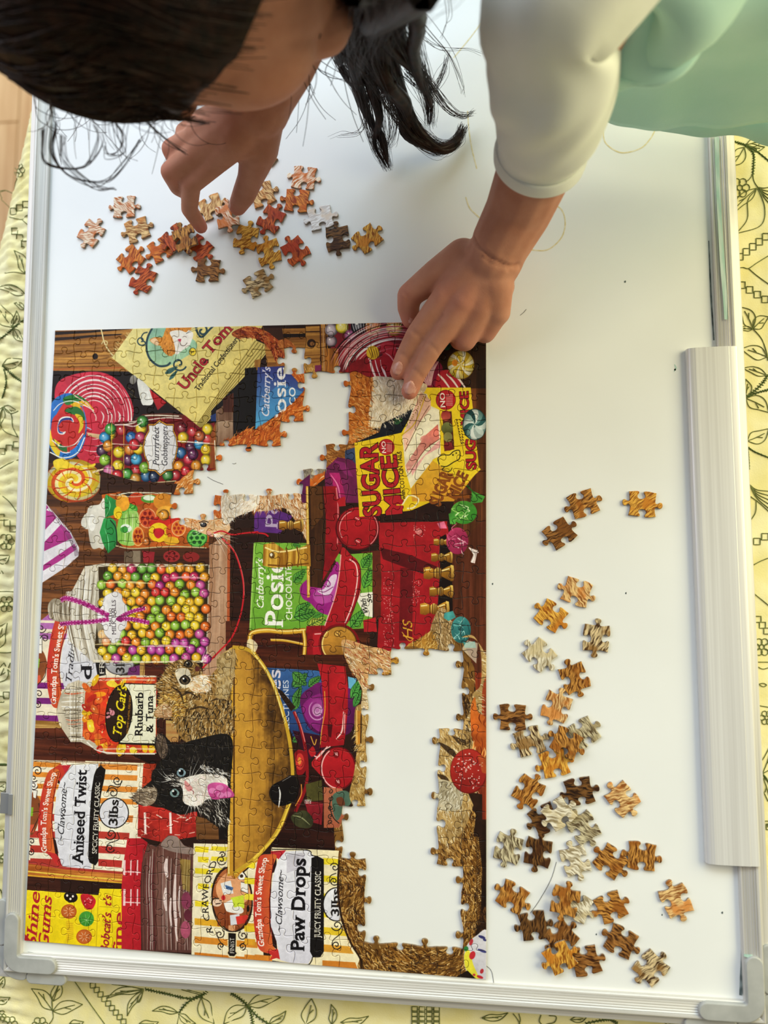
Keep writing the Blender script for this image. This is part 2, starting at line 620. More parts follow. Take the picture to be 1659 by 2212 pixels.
def cover(E, ss=3):
    """anti-aliased coverage of directed edges (n,4) in canvas pixels -> (mask, x0, y0)"""
    xs = E[:, [0, 2]]; ys = E[:, [1, 3]]
    x0 = max(int(math.floor(xs.min())) - 1, 0); x1 = min(int(math.ceil(xs.max())) + 1, CW)
    y0 = max(int(math.floor(ys.min())) - 1, 0); y1 = min(int(math.ceil(ys.max())) + 1, CH)
    if x1 <= x0 or y1 <= y0:
        return None
    w, h = (x1 - x0) * ss, (y1 - y0) * ss
    e = (E - np.array([x0, y0, x0, y0])) * ss
    sg = np.where(e[:, 3] > e[:, 1], 1, -1)
    fl = sg < 0
    e = np.where(fl[:, None], e[:, [2, 3, 0, 1]], e)
    r0 = np.clip(np.ceil(e[:, 1] - 0.5), 0, h).astype(int); r1 = np.clip(np.ceil(e[:, 3] - 0.5), 0, h).astype(int)
    n = r1 - r0
    k = n > 0
    if not k.any():
        return None
    e, sg, r0, n = e[k], sg[k], r0[k], n[k]
    idx = np.repeat(np.arange(len(n)), n)
    rows = np.arange(n.sum()) - np.repeat(np.cumsum(n) - n, n) + r0[idx]
    sl = (e[:, 2] - e[:, 0]) / (e[:, 3] - e[:, 1])
    xc = e[idx, 0] + (rows + 0.5 - e[idx, 1]) * sl[idx]
    cols = np.clip(np.ceil(xc - 0.5), 0, w).astype(int)
    buf = np.bincount(rows * (w + 1) + cols, weights=sg[idx], minlength=h * (w + 1))[:h * (w + 1)].reshape(h, w + 1)
    m = (np.abs(np.cumsum(buf, 1)[:, :-1]) > 0.5).astype(np.float32)
    m = m.reshape(y1 - y0, ss, x1 - x0, ss).mean((1, 3))
    return m, x0, y0


def blend(cv, col, alpha=1.0):
    if cv is None:
        return
    m, x0, y0 = cv
    h, w = m.shape
    d = IMG[y0:y0 + h, x0:x0 + w]
    if callable(col):
        X, Y = np.meshgrid(np.arange(x0, x0 + w) + 0.5, np.arange(y0, y0 + h) + 0.5)
        col = col(X, Y)
        if isinstance(col, tuple):
            col, a2 = col
            m = m * a2
    d += (col - d) * (m * alpha)[..., None]


def loop_edges(C):
    return np.c_[C, np.roll(C, -1, 0)]


def poly(pts, col, col2=None, ang=90, sm=False, n=0.0, a=1.0):
    """filled polygon; col2 makes a gradient along ang (0 right, 90 down), n mottles"""
    if sm:
        pts = spline([(pts[i], pts[i + 1]) for i in range(0, len(pts), 2)] if not hasattr(pts[0], '__len__') else pts, 6, True)
    C = tocv(np.asarray(pts, float).reshape(-1, 2))
    cv = cover(loop_edges(C))
    c1 = hx(col)
    if col2 is None and n == 0:
        blend(cv, c1, a)
        return
    c2 = hx(col2) if col2 is not None else c1
    d = np.array([math.cos(math.radians(ang)), math.sin(math.radians(ang))])
    pj = C @ d
    lo, hi = pj.min(), pj.max()

    def f(X, Y):
        t = np.clip((X * d[0] + Y * d[1] - lo) / max(hi - lo, 1e-6), 0, 1)[..., None]
        c = c1 * (1 - t) + c2 * t
        if n:
            c = c * (1 + n * (N_soft[Y.astype(int), X.astype(int)][..., None] - 0.5) * 2)
        return np.clip(c, 0, 1)
    blend(cv, f, a)


def wood(pts, c1, c2, vertical=False, k=2.2, a=1.0, sm=False):
    if sm:
        pts = spline(np.asarray(pts, float).reshape(-1, 2), 6, True)
    cv = cover(loop_edges(tocv(pts)))
    c1, c2 = hx(c1), hx(c2)
    N = N_v if vertical else N_h

    def f(X, Y):
        t = np.clip((N[Y.astype(int), X.astype(int)] - 0.5) * k + 0.5, 0, 1)[..., None]
        return c1 * (1 - t) + c2 * t
    blend(cv, f, a)


def ell(x, y, rx, ry, col, col2=None, rot=0, ang=90, n=0.0, a=1.0, k=28):
    c, s = math.cos(math.radians(rot)), math.sin(math.radians(rot))
    P = [(x + rx * math.cos(t) * c - ry * math.sin(t) * s, y + rx * math.cos(t) * s + ry * math.sin(t) * c) for t in np.linspace(0, 2 * math.pi, k, endpoint=False)]
    poly(P, col, col2, ang, n=n, a=a)


def ball(x, y, r, col, hl=1, ry=None):
    """a shaded sweet"""
    ry = ry or r
    P = [(x + r * math.cos(t), y + ry * math.sin(t)) for t in np.linspace(0, 2 * math.pi, 20, endpoint=False)]
    cv = cover(loop_edges(tocv(P)))
    c = hx(col)

    def f(X, Y):
        u, v = fromcv(X, Y)
        d = np.sqrt(((u - x + 0.15 * r) / r) ** 2 + ((v - y) / ry) ** 2)[..., None]
        lt = np.clip(1 - d * 1.6, 0, 1)
        dk = np.clip((d - 0.62) * 1.5, 0, 0.62)
        return np.clip(c + (1 - c) * lt * 0.5, 0, 1) * (1 - dk)
    blend(cv, f)
    if hl:
        ell(x - r * 0.3, y - ry * 0.3, r * 0.16, ry * 0.16, '#fffdf4', k=8, a=0.9)


def line(pts, w, col, sm=True, taper=0.0, a=1.0, closed=False):
    P = np.asarray(pts, float).reshape(-1, 2)
    if sm and len(P) > 2:
        P = np.array(spline(P, 6, closed))
    C = tocv(P)
    t = np.gradient(C, axis=0) if len(C) > 1 else np.ones_like(C)
    t /= np.maximum(np.linalg.norm(t, axis=1, keepdims=True), 1e-6)
    nn = np.stack([-t[:, 1], t[:, 0]], 1)
    sc = CW / 930.0 / VS
    ww = np.full(len(C), w * sc / 2)
    if taper:
        u = np.linspace(0, 1, len(C))
        ww *= 1 - taper * np.clip(np.abs(u * 2 - 1), 0, 1) ** 2 if taper > 0 else 1 + taper * u
    L = C + nn * ww[:, None]; Rr = C - nn * ww[:, None]
    E = []
    for i in range(len(C) - 1):
        q = np.array([L[i], L[i + 1], Rr[i + 1], Rr[i]])
        if (q[1][0] - q[0][0]) * (q[2][1] - q[0][1]) - (q[1][1] - q[0][1]) * (q[2][0] - q[0][0]) < 0:
            q = q[::-1]
        E.append(loop_edges(q))
    blend(cover(np.concatenate(E)), hx(col), a)


def fur(pts, cols, guides, n=200, L=30, w=4, base=None, sm=True, jit=14, a=0.9, curve=0.25):
    """painted fur: tapering strokes that follow the nearest guides (x, y, angle)"""
    if sm:
        pts = spline(np.asarray(pts, float).reshape(-1, 2), 6, True)
    C = tocv(pts)
    cv = cover(loop_edges(C), 1)
    if cv is None:
        return
    if base is not None:
        poly(pts, base, n=0.25)
    m, x0, y0 = cv
    ys, xs = np.nonzero(m > 0.5)
    if len(xs) == 0:
        return
    G = np.array(guides, float).reshape(-1, 3)
    sel = np.random.default_rng(len(xs) + n).integers(0, len(xs), n)
    px, py = fromcv(xs[sel] + x0 + 0.5, ys[sel] + y0 + 0.5)
    cc = [hx(c) for c in cols]
    for x, y in zip(px, py):
        d2 = (G[:, 0] - x) ** 2 + (G[:, 1] - y) ** 2 + 50
        wt = 1 / d2 ** 1.5
        an = math.atan2((wt * np.sin(np.radians(G[:, 2]))).sum(), (wt * np.cos(np.radians(G[:, 2]))).sum()) + math.radians(pr.gauss(0, jit))
        l = L * pr.uniform(0.5, 1.2); k = curve * pr.uniform(-1, 1)
        dx, dy = math.cos(an) * l, math.sin(an) * l
        qx, qy = -dy * k, dx * k
        ww = w * pr.uniform(0.7, 1.5) / 2 / l
        Q = [(x - dy * ww, y + dx * ww), (x + dx * .5 + qx - dy * ww * .7, y + dy * .5 + qy + dx * ww * .7), (x + dx, y + dy),
             (x + dx * .5 + qx + dy * ww * .7, y + dy * .5 + qy - dx * ww * .7), (x + dy * ww, y - dx * ww)]
        blend(cover(loop_edges(tocv(Q)), 2), cc[pr.randrange(len(cc))], a)


def swirl(x, y, rx, ry, pal, arms, twist, edge=None, rot=0.0, line_col=None, core=None):
    P = [(x + rx * math.cos(t), y + ry * math.sin(t)) for t in np.linspace(0, 2 * math.pi, 40, endpoint=False)]
    cv = cover(loop_edges(tocv(P)))
    pal = np.array([hx(c) for c in pal])
    lc = hx(line_col) if line_col else None

    def f(X, Y):
        u, v = fromcv(X, Y)
        u, v = (u - x) / rx, (v - y) / ry
        r = np.sqrt(u * u + v * v); th = np.arctan2(v, u)
        ph = (th / (2 * math.pi) * arms + twist * r + rot + 0.25 * (N_soft[Y.astype(int), X.astype(int)] - 0.5)) % len(pal)
        c = pal[np.clip(ph.astype(int), 0, len(pal) - 1)]
        if lc is not None:
            fr = ph - np.floor(ph)
            e = np.clip(1 - np.abs(fr - 0.03) / 0.09, 0, 1)[..., None]
            c = c * (1 - e) + lc * e
        sh = (1 - 0.28 * np.clip(r - 0.6, 0, 1) / 0.4)[..., None]
        return c * sh
    blend(cv, f)
    if edge:
        line([(x + rx * math.cos(t), y + ry * math.sin(t)) for t in np.linspace(0, 2 * math.pi, 30)], edge[1], edge[0])


_glyph_cache = {}


def glyph_edges(s, off, serif):
    key = (s, round(off, 3), serif)
    if key in _glyph_cache:
        return _glyph_cache[key]
    cu = bpy.data.curves.new('lettering', 'FONT')
    cu.body = s
    cu.size = 1.0
    cu.offset = off
    cu.resolution_u = 3
    ob = bpy.data.objects.new('lettering', cu)
    COL.objects.link(ob)
    dg = bpy.context.evaluated_depsgraph_get()
    me = ob.evaluated_get(dg).to_mesh()
    vs = np.array([v.co[:2] for v in me.vertices]) if len(me.vertices) else np.zeros((0, 2))
    de = set()
    for p in me.polygons:
        v = list(p.vertices)
        for a, b in zip(v, v[1:] + v[:1]):
            if (b, a) in de:
                de.discard((b, a))
            else:
                de.add((a, b))
    ob.evaluated_get(dg).to_mesh_clear()
    bpy.data.objects.remove(ob)
    bpy.data.curves.remove(cu)
    E = np.array([[*vs[a], *vs[b]] for a, b in de]) if de else np.zeros((0, 4))
    if serif and len(E):
        add = []
        for x0, y0, x1, y1 in E:
            if abs(y1 - y0) < 1e-4 and 0.03 < abs(x1 - x0) < 0.20:
                lo = x1 > x0            # interior above the edge when walking right (counter-clockwise)
                if (lo and (abs(y0 + off) < 0.03 or y0 < -0.12)) or (not lo and y0 > 0.42):
                    a, b = min(x0, x1) - 0.055, max(x0, x1) + 0.055
                    t = 0.055
                    yb, yt = (y0, y0 + t) if lo else (y0 - t, y0)
                    q = np.array([[a, yb], [b, yb], [b, yt], [a, yt]])
                    add.append(loop_edges(q))
        if add:
            E = np.concatenate([E] + add)
    _glyph_cache[key] = E
    return E


def text(s, x0, y0, x1, y1, h, col, bold=0.0, serif=False, shear=0.0, outline=None, bow=0.0, a=1.0, shade=None):
    """lettering on a baseline from (x0,y0) to (x1,y1), cap height h, in view units"""
    CAPH = 0.729
    base = glyph_edges(s, bold, serif)
    if not len(base):
        return
    bx0, bx1 = base[:, [0, 2]].min(), base[:, [0, 2]].max()
    d = np.array([x1 - x0, y1 - y0], float); ln_ = np.linalg.norm(d); d /= ln_
    up = np.array([d[1], -d[0]])

    def put(E):
        P = E.reshape(-1, 2)
        t = (P[:, 0] - bx0 + shear * P[:, 1]) / (bx1 - bx0)
        v = P[:, 1] / CAPH * h + bow * 4 * t * (1 - t)
        Q = np.array([x0, y0]) + np.outer(t * ln_, d) + np.outer(v, up)
        return tocv(Q).reshape(-1, 4)
    if outline:
        oc, ow = outline
        blend(cover(put(glyph_edges(s, bold + ow, serif))), hx(oc), a)
    blend(cover(put(base)), hx(col), a)


def scroll(x, y, r, col, w, a0=0, turns=1.5, cw=1):
    P = []
    for i in range(22):
        t = i / 21
        a = math.radians(a0) + cw * t * turns * 2 * math.pi
        rr = r * (1 - 0.88 * t)
        P.append((x + rr * math.cos(a), y + rr * math.sin(a)))
    line(P, w, col, sm=False)


def leaf(x0, y0, x1, y1, w, col, vein):
    d = np.array([x1 - x0, y1 - y0], float); n = np.array([-d[1], d[0]]) / np.linalg.norm(d)
    p = np.array([x0, y0], float)
    P = [p, p + d * .3 + n * w, p + d * .65 + n * w * .8, p + d, p + d * .65 - n * w * .8, p + d * .3 - n * w]
    poly(P, col, sm=True, n=0.2)
    line([p, p + d * 0.95], w * 0.12, vein)
    for t in (0.2, 0.35, 0.5, 0.65, 0.8):
        for s in (-1, 1):
            q = p + d * t
            line([q, q + d * 0.16 + n * s * w * (0.8 - 0.5 * abs(t - 0.4))], w * 0.09, vein, sm=False)
    line(P + [P[0]], w * 0.08, vein)


def wrapped(x, y, rx, ry, cols, dark, k=9):
    ell(x, y, rx, ry, cols[0], cols[1], ang=40, n=0.2)
    for i in range(k):
        a = pr.uniform(0, 6.28); rr = pr.uniform(0.2, 0.8)
        u, v = x + rx * rr * math.cos(a), y + ry * rr * math.sin(a)
        line([(u, v), (u + pr.uniform(-.4, .4) * rx, v + pr.uniform(-.3, .3) * ry), (u + pr.uniform(-.6, .6) * rx, v + pr.uniform(-.6, .6) * ry)], rx * 0.07, cols[2 + i % (len(cols) - 2)], taper=0.8)
    for i in range(5):
        a = pr.uniform(0, 6.28)
        line([(x, y), (x + rx * math.cos(a) * .9, y + ry * math.sin(a) * .9)], rx * 0.05, dark, taper=0.9)


def cat_eye(x, y, r, iris, rot=0):
    ell(x, y, r * 1.25, r * 1.05, '#15100c')
    ell(x, y, r * 0.95, r * 0.9, iris, n=0.3)
    ell(x, y, r * 0.5, r * 0.55, '#0a0808')
    ell(x - r * 0.3, y - r * 0.35, r * 0.22, r * 0.22, '#ffffff', k=8)
    line([(x - r * 1.3, y), (x, y - r * 1.1), (x + r * 1.3, y)], r * 0.25, '#1a120c')


def whiskers(x, y, angs, L, col, w):
    for a in angs:
        t = math.radians(a)
        line([(x, y), (x + L * .5 * math.cos(t), y + L * .5 * math.sin(t) + L * .04), (x + L * math.cos(t + .1), y + L * math.sin(t + .1))], w, col, taper=-0.9, a=0.9)


def paint_back():
    # ---------------- broad ground colours, photo pixels
    VW('P')
    poly([(40, 680), (1100, 660), (1100, 2140), (30, 2060)], '#2a1811')
    wood([(100, 1095), (480, 1095), (470, 1240), (90, 1330)], '#7d4a24', '#4e2b14')
    wood([(90, 1000), (460, 1000), (460, 1110), (90, 1110)], '#5b341a', '#3a2010')
    # right-hand wooden edge
    wood([(985, 690), (1060, 690), (1060, 1480), (960, 1480), (975, 1150), (1000, 860)], '#7a4424', '#42220f', True)
    wood([(1025, 1380), (1060, 1380), (1060, 2120), (1040, 2120)], '#a8431f', '#6a2412', True)
    poly([(1020, 1760), (1060, 1800), (1060, 2060), (1000, 2060)], '#2a1810', n=0.3)
    # plank that the jars stand on
    wood([(450, 1180), (500, 1150), (498, 1460), (440, 1460)], '#c9a487', '#a17455', True)
    poly([(494, 1165), (502, 1165), (500, 1400), (492, 1420)], '#b4552c')
    poly([(448, 1180), (455, 1180), (448, 1430), (441, 1430)], '#7a3c20')
    wood([(500, 1140), (560, 1140), (560, 1430), (498, 1440)], '#3a1c10', '#22100a')
    wood([(70, 1560), (360, 1570), (345, 1655), (68, 1645)], '#6b321d', '#3d1a10')
    wood([(230, 1600), (480, 1610), (480, 1660), (340, 1655)], '#2a130c', '#180b08')
    wood([(490, 1340), (800, 1340), (800, 1480), (490, 1480)], '#5d2a17', '#36160c')
    wood([(570, 1760), (740, 1770), (745, 1840), (560, 1830)], '#3a1a12', '#1d0d0a')


def paint_top_left():
    VW('A')
    # shelf edge
    wood([(70, 112), (660, 90), (480, 310), (640, 415), (52, 406)], '#d99b48', '#8f5a22', k=3)
    poly([(72, 126), (330, 118), (625, 94), (612, 108), (330, 134), (72, 150)], '#1c0e06')
    poly([(69, 168), (200, 162), (330, 150), (560, 140), (540, 150), (330, 166), (230, 178), (68, 192)], '#24130a')
    for y, w in ((215, 4), (262, 4), (300, 5), (322, 4), (350, 5), (372, 4)):
        line([(62, y + 10), (200, y + 4), (360, y), (520, y - 6)], w, '#6e3f16', taper=0.8)
    line([(55, 396), (300, 388), (600, 382)], 12, '#b4602a')
    ell(360, 303, 20, 23, '#1a0c05', n=.2)
    line([(360, 325), (420, 318), (480, 300)], 9, '#8a5a24')
    line([(402, 108), (412, 150), (424, 200), (450, 250), (486, 296)], 9, '#e9d69c')
    line([(405, 215), (420, 192), (446, 200), (438, 232)], 8, '#dcc482')
    fur([540, 190, 640, 100, 660, 130, 500, 320, 470, 300], ['#f2e6ae', '#c69a4c', '#e3cf8a'], [(560, 220, 215)], 40, 40, 4)
    poly([(52, 404), (640, 410), (1000, 760), (640, 780), (45, 720)], '#1a100d')
    # sign
    poly([(640, 92), (1420, 70), (1565, 66), (1510, 190), (1085, 790), (478, 312)], '#ecdc8e', '#e6d27a', ang=30, n=0.10)
    for i in range(34):
        x = pr.uniform(520, 1400); y = pr.uniform(100, 650)
        line([(x, y), (x + 50, y + 34)], 2, '#d8c468', sm=False, a=0.6)
    poly([(1500, 185), (1620, 235), (1545, 330), (1122, 818), (1082, 788)], '#d9c470')
    for k in range(6):
        t = k / 5
        line([(1086 + 30 * t, 790 + 22 * t), (1508 + 95 * t, 190 + 55 * t)], 5, '#7d6a2a', sm=False)
    # medallion with a cat's face
    poly([770, 92, 880, 88, 1060, 180, 1080, 250, 950, 340, 860, 372, 770, 330, 735, 230], '#8fc0a6', '#a9cfa0', sm=True, n=.15)
    line([(772, 92), (735, 170), (728, 250), (752, 320), (810, 368), (870, 368), (900, 345)], 15, '#27424a')
    scroll(690, 190, 40, '#27424a', 9, 0, 1.3)
    line([(735, 130), (705, 140), (690, 175), (720, 205)], 9, '#27424a')
    scroll(1125, 120, 50, '#27424a', 14, 200, 1.2)
    line([(1080, 110), (1120, 165), (1180, 110), (1215, 78)], 14, '#27424a')
    scroll(960, 355, 55, '#27424a', 12, 20, 1.2)
    leaf(860, 425, 950, 375, 16, '#3d6a63', '#22383c')
    leaf(890, 470, 950, 400, 12, '#3d6a63', '#22383c')
    poly([890, 84, 1035, 80, 1045, 110, 1010, 150, 990, 200, 950, 260, 900, 300, 850, 270, 830, 230, 780, 215, 750, 185, 790, 165, 840, 165, 860, 120], '#d98c32', sm=True, n=.2)
    fur([890, 84, 1030, 82, 960, 240, 890, 300, 850, 260, 760, 190, 840, 165], ['#a85a18', '#e8a84e', '#c8752a', '#5d2f10'], [(880, 120, 70), (870, 240, 100), (960, 100, 40)], 150, 22, 4)
    poly([895, 130, 960, 115, 1010, 130, 1030, 115, 1062, 140, 1050, 190, 1030, 230, 990, 255, 940, 290, 930, 235, 915, 180], '#f3ece0', sm=True, n=.08)
    poly([950, 182, 975, 178, 968, 200], '#c8405a', sm=True)
    line([(965, 200), (975, 222), (1000, 225), (1018, 205)], 4, '#4a2a1c')
    line([(985, 165), (1000, 160), (1015, 165)], 3, '#4a2a1c')
    whiskers(940, 230, (70, 85, 100), 130, '#f8f4ea', 4)
    whiskers(1010, 140, (-25, -38), 110, '#3a3a3a', 3)
    poly([755, 190, 790, 172, 815, 205, 800, 225], '#f0c89a', sm=True)
    ell(1058, 270, 27, 30, '#3a3018'); ell(1058, 270, 23, 26, '#efd23a')
    text('T', 1068, 285, 1062, 252, 22, '#3a3018', 0.02, True)
    text("Uncle", 1004, 548, 1170, 338, 82, '#b3272d', 0.01, True, outline=('#3a1414', 0.022))
    text("Tom's", 1182, 292, 1392, 55, 82, '#b3272d', 0.01, True, outline=('#3a1414', 0.022))
    text('Traditional Confectionery', 1098, 552, 1398, 170, 40, '#1f1a14', 0.012, True)
    # things behind the sign
    poly([660, 478, 690, 470, 770, 560, 770, 640, 720, 650, 690, 630], '#d9d6cc', '#f4f2ea', sm=True, n=.1)
    ell(632, 468, 24, 34, '#bdbab0', '#8c867c', rot=15, a=.8)
    line([(700, 560), (735, 560), (742, 625)], 6, '#fbfaf4')
    poly([(748, 535), (870, 632), (808, 686), (765, 590)], '#c8282c', '#9a1a20')
    # strips to the right of the sign
    poly([(1190, 690), (1545, 330), (1545, 960), (1190, 960)], '#15100f')
    poly([(1185, 725), (1240, 700), (1240, 765), (1190, 765)], '#22356a')
    wood([(1225, 690), (1345, 600), (1350, 935), (1225, 935)], '#8a6a55', '#5a3a28', True)
    poly([(1230, 760), (1345, 760), (1345, 935), (1230, 935)], '#d9c0a2', '#8a6248', a=.55)
    wood([(1275, 600), (1350, 560), (1350, 700), (1275, 700)], '#5a2c1c', '#3a1a10', True)
    wood([(1500, 330), (1545, 320), (1540, 400), (1500, 400)], '#b8843c', '#8a5a22', True)


def paint_lollipops():
    VW('A')
    poly([100, 480, 230, 425, 400, 415, 530, 480, 620, 620, 630, 740, 560, 880, 470, 1040, 380, 1062, 260, 1050, 120, 800, 70, 600], '#cf3348', '#c42a3e', sm=True, n=.12)
    for k, (a0, a1, r) in enumerate(((150, 330, .94), (170, 350, .84), (185, 345, .74), (190, 330, .66), (200, 380, .56), (200, 330, .48), (210, 420, .38), (-30, 90, .9), (-20, 110, .78), (-10, 90, .66), (0, 100, .5), (-40, 70, .98))):
        P = [(350 + 275 * r * math.cos(math.radians(t)), 735 + 315 * r * math.sin(math.radians(t))) for t in np.linspace(a0, a1, 12)]
        line(P, (9, 14, 7, 11)[k % 4], '#f7e9e4', taper=0.9, a=.95)
    for x in (400, 460, 520):
        line([(x, 690), (x + 20, 730), (x + 5, 790)], 10, '#f4dcd8', taper=.9)
    line([(380, 950), (400, 1010), (470, 1030), (520, 1010)], 8, '#f0cfcf', taper=.9)
    # stick
    poly([(300, 845), (420, 862), (415, 898), (310, 868)], '#e8c79a', '#b98a5a')
    line([(270, 830), (300, 810), (335, 825)], 9, '#a9c4d8', taper=.6)
    # rainbow swirl
    ell(150, 805, 150, 236, '#2f74bd', n=.15)
    ell(150, 805, 118, 190, '#f4f2ee'); ell(150, 805, 112, 182, '#cf3a34')
    VX = 150
    segs = [(-178, -120, .66, .98, '#2e74c0'), (-120, -60, .70, .97, '#2f7a34'), (-75, -20, .66, .96, '#efb92a'), (-40, 15, .80, .97, '#d8572a'), (-25, 20, .72, .8, '#cf2f3c'),
            (20, 75, .74, .98, '#2f7fd0'), (60, 120, .78, .99, '#2a72c4'), (85, 150, .55, .76, '#2c6e34'), (110, 180, .72, .97, '#e8c62c'), (120, 182, .5, .70, '#e9cf36')]
    for a0, a1, r0, r1, c in segs:
        t0 = np.radians(np.linspace(a0, a1, 10))
        P = [(VX + 150 * (r1 - .05 * i / 9) * math.cos(t), 805 + 236 * (r1 - .05 * i / 9) * math.sin(t)) for i, t in enumerate(t0)]
        P += [(VX + 150 * (r0 + .05 * i / 9) * math.cos(t), 805 + 236 * (r0 + .05 * i / 9) * math.sin(t)) for i, t in enumerate(t0[::-1])]
        poly(P, c, n=.15)
    poly([30, 700, 110, 580, 200, 572, 130, 640, 60, 760, 45, 840], '#2b6dbb', sm=True, n=.15)
    poly([130, 600, 230, 575, 320, 640, 240, 620, 160, 650], '#2f7a34', sm=True)
    poly([200, 640, 290, 620, 355, 690, 300, 660], '#f0b52c', sm=True)
    poly([45, 860, 60, 740, 150, 690, 260, 700, 290, 800, 250, 900, 150, 935, 80, 900], '#d23232', '#c9302c', sm=True, n=.1)
    poly([140, 690, 220, 660, 275, 700, 285, 760, 240, 730], '#2c6f33', sm=True)
    poly([215, 715, 265, 730, 275, 800, 240, 850, 250, 780], '#e8c52e', sm=True)
    line([(90, 800), (120, 750), (180, 745), (205, 770)], 26, '#f6f2ea', taper=.7)
    line([(92, 800), (122, 756), (178, 748), (200, 765)], 17, '#2c3f86', taper=.8)
    line([(92, 795), (100, 840), (130, 850), (148, 838)], 20, '#f2ece4', taper=.7)
    line([(93, 800), (103, 840), (130, 848)], 12, '#334a90', taper=.6)
    line([(50, 900), (120, 945), (210, 930), (275, 850)], 7, '#f7f3ea')
    line([(35, 985), (130, 1025), (230, 990), (285, 880)], 8, '#f7f3ea')
    line([(60, 690), (110, 640), (200, 620), (300, 660), (350, 690)], 6, '#f7f3ea')
    line([(210, 580), (300, 640), (360, 720), (365, 760)], 8, '#f3c6b8')
    # yellow swirl
    ell(205, 1190, 200, 158, '#f0cf2a')
    swirl(205, 1190, 198, 156, ['#f2d02c', '#f7e6a0', '#e0541f', '#f0c61e', '#f8ecb8', '#e8b422'], 6, 7.5, ('#b8481a', 4))
    for t in range(0, 360, 40):
        a = math.radians(t)
        line([(205 + 60 * math.cos(a), 1190 + 45 * math.sin(a)), (205 + 130 * math.cos(a + .5), 1190 + 100 * math.sin(a + .5)), (205 + 195 * math.cos(a + .8), 1190 + 152 * math.sin(a + .8))], 7, '#d8431c', taper=.8)
    poly([60, 1050, 130, 1030, 200, 1075, 300, 1080, 360, 1065, 340, 1090, 200, 1095, 90, 1110], '#f3d232', sm=True)
    line([(340, 1130), (400, 1110), (470, 1088)], 14, '#e6cfa4', sm=False)


def paint_gobstoppers():
    VW('A')
    poly([500, 770, 640, 760, 700, 715, 900, 708, 1000, 720, 1110, 810, 1215, 770, 1225, 1100, 960, 1190, 700, 1215, 500, 1185, 420, 1000, 470, 880], '#7a1418', sm=False, n=.3)
    poly([(640, 745), (720, 712), (900, 706), (1000, 725), (940, 745), (760, 735), (690, 760)], '#5a2a1a')
    line([(560, 790), (640, 775), (700, 730), (800, 722), (960, 728)], 8, '#e8dcc8')
    line([(600, 770), (700, 760), (860, 740), (980, 745)], 6, '#f4ecdc')
    pal = ['#e8bf1e', '#c42428', '#2a6fb0', '#3f9a34', '#5a1a4a', '#d8701e', '#2f8fc0', '#b8304a', '#7ab82e', '#f0d020']
    r2 = random.Random(12)
    pts = [(465, 860, '#e8c020'), (620, 880, '#2568b0'), (690, 815, '#eccb22'), (430, 880, '#2f8cc0'), (470, 820, '#3f9a3a'), (530, 985, '#eccb1e'), (525, 1080, '#f0d026'), (410, 975, '#3a1230'),
           (430, 1040, '#8ab82c'), (455, 940, '#d8861e'), (600, 1040, '#4a1440'), (655, 1035, '#3f9cc8'), (610, 965, '#d87a20'), (670, 960, '#f0c818'), (685, 880, '#b02a4a'), (655, 1115, '#b81c24'),
           (590, 1140, '#3f9236'), (460, 1115, '#d0689a'), (520, 1150, '#c8202a'), (725, 1155, '#245a8a'), (650, 1175, '#c8862a'), (715, 1095, '#7ab030'), (550, 830, '#a81820'), (640, 930, '#c8202a'), (700, 765, '#3f8a34')]
    for x, y, c in pts:
        ball(x, y, 42, c, ry=43)
    pts = [(980, 815, '#7a1420'), (1060, 840, '#b8222a'), (990, 880, '#e8bd1e'), (975, 990, '#2a5f96'), (1045, 950, '#4a1438'), (1030, 1035, '#c0283a'), (960, 1085, '#e8901e'), (1105, 925, '#2f86bc'), (1165, 890, '#c8282a'),
           (1155, 965, '#e8c020'), (1165, 820, '#eccb26'), (1155, 1040, '#eccb26'), (1085, 1080, '#d8861e'), (1110, 870, '#b8562a'), (940, 1150, '#a81c24'), (880, 1150, '#3a7a34'), (1060, 1000, '#5a1a4a'), (780, 1160, '#1a2a4a'), (1010, 1120, '#c8202a')]
    for x, y, c in pts:
        ball(x, y, 40, c, ry=42)
    for x in (478, 565):
        line([(x, 780), (x, 1180)], 5, '#f0c040', sm=False, a=.8)
    line([(480, 925), (700, 940)], 8, '#f7dfd0', sm=False, a=.7)
    line([(930, 905), (1210, 925)], 9, '#fff0e4', sm=False, a=.85)
    line([(500, 790), (570, 790), (640, 800), (700, 770)], 9, '#fbeee4', a=.8)
    line([(480, 1190), (620, 1180), (700, 1205), (940, 1190)], 7, '#c8b68a')
    wood([(1180, 870), (1225, 770), (1228, 1100), (1180, 1100)], '#b8752e', '#8a4c1c', True, a=.7)
    line([(1215, 900), (1222, 1060)], 7, '#f2e4cc', sm=False)
    # label
    lab = [820, 762, 870, 790, 920, 790, 918, 830, 940, 880, 948, 950, 935, 1020, 915, 1070, 918, 1110, 870, 1115, 825, 1148, 790, 1115, 740, 1110, 742, 1070, 715, 1010, 705, 950, 718, 880, 745, 830, 742, 790, 785, 790]
    L = np.array(lab, float).reshape(-1, 2); c = L.mean(0)
    poly(c + (L - c) * 1.055, '#1c120e'); poly(c + (L - c) * 1.03, '#e39a2a'); poly(c + (L - c) * 0.985, '#3a2210'); poly(c + (L - c) * 0.96, '#efedec', '#dcd9dc', ang=0)
    text('Purrrrfect', 816, 1082, 816, 806, 44, '#26222a', 0.0, True, shear=.25)
    text('Gobstoppers', 877, 1084, 877, 803, 44, '#26222a', 0.0, True, shear=.25)
    fur([930, 1230, 1060, 1110, 1120, 1180, 1060, 1280, 960, 1280], ['#d98a3a', '#f0c884', '#a85a1e', '#fbe4b8'], [(1000, 1200, -40)], 90, 45, 5, base='#c87a30')
    wood([(400, 1120), (640, 1190), (950, 1210), (920, 1290), (390, 1290)], '#4a2814', '#2e170b')


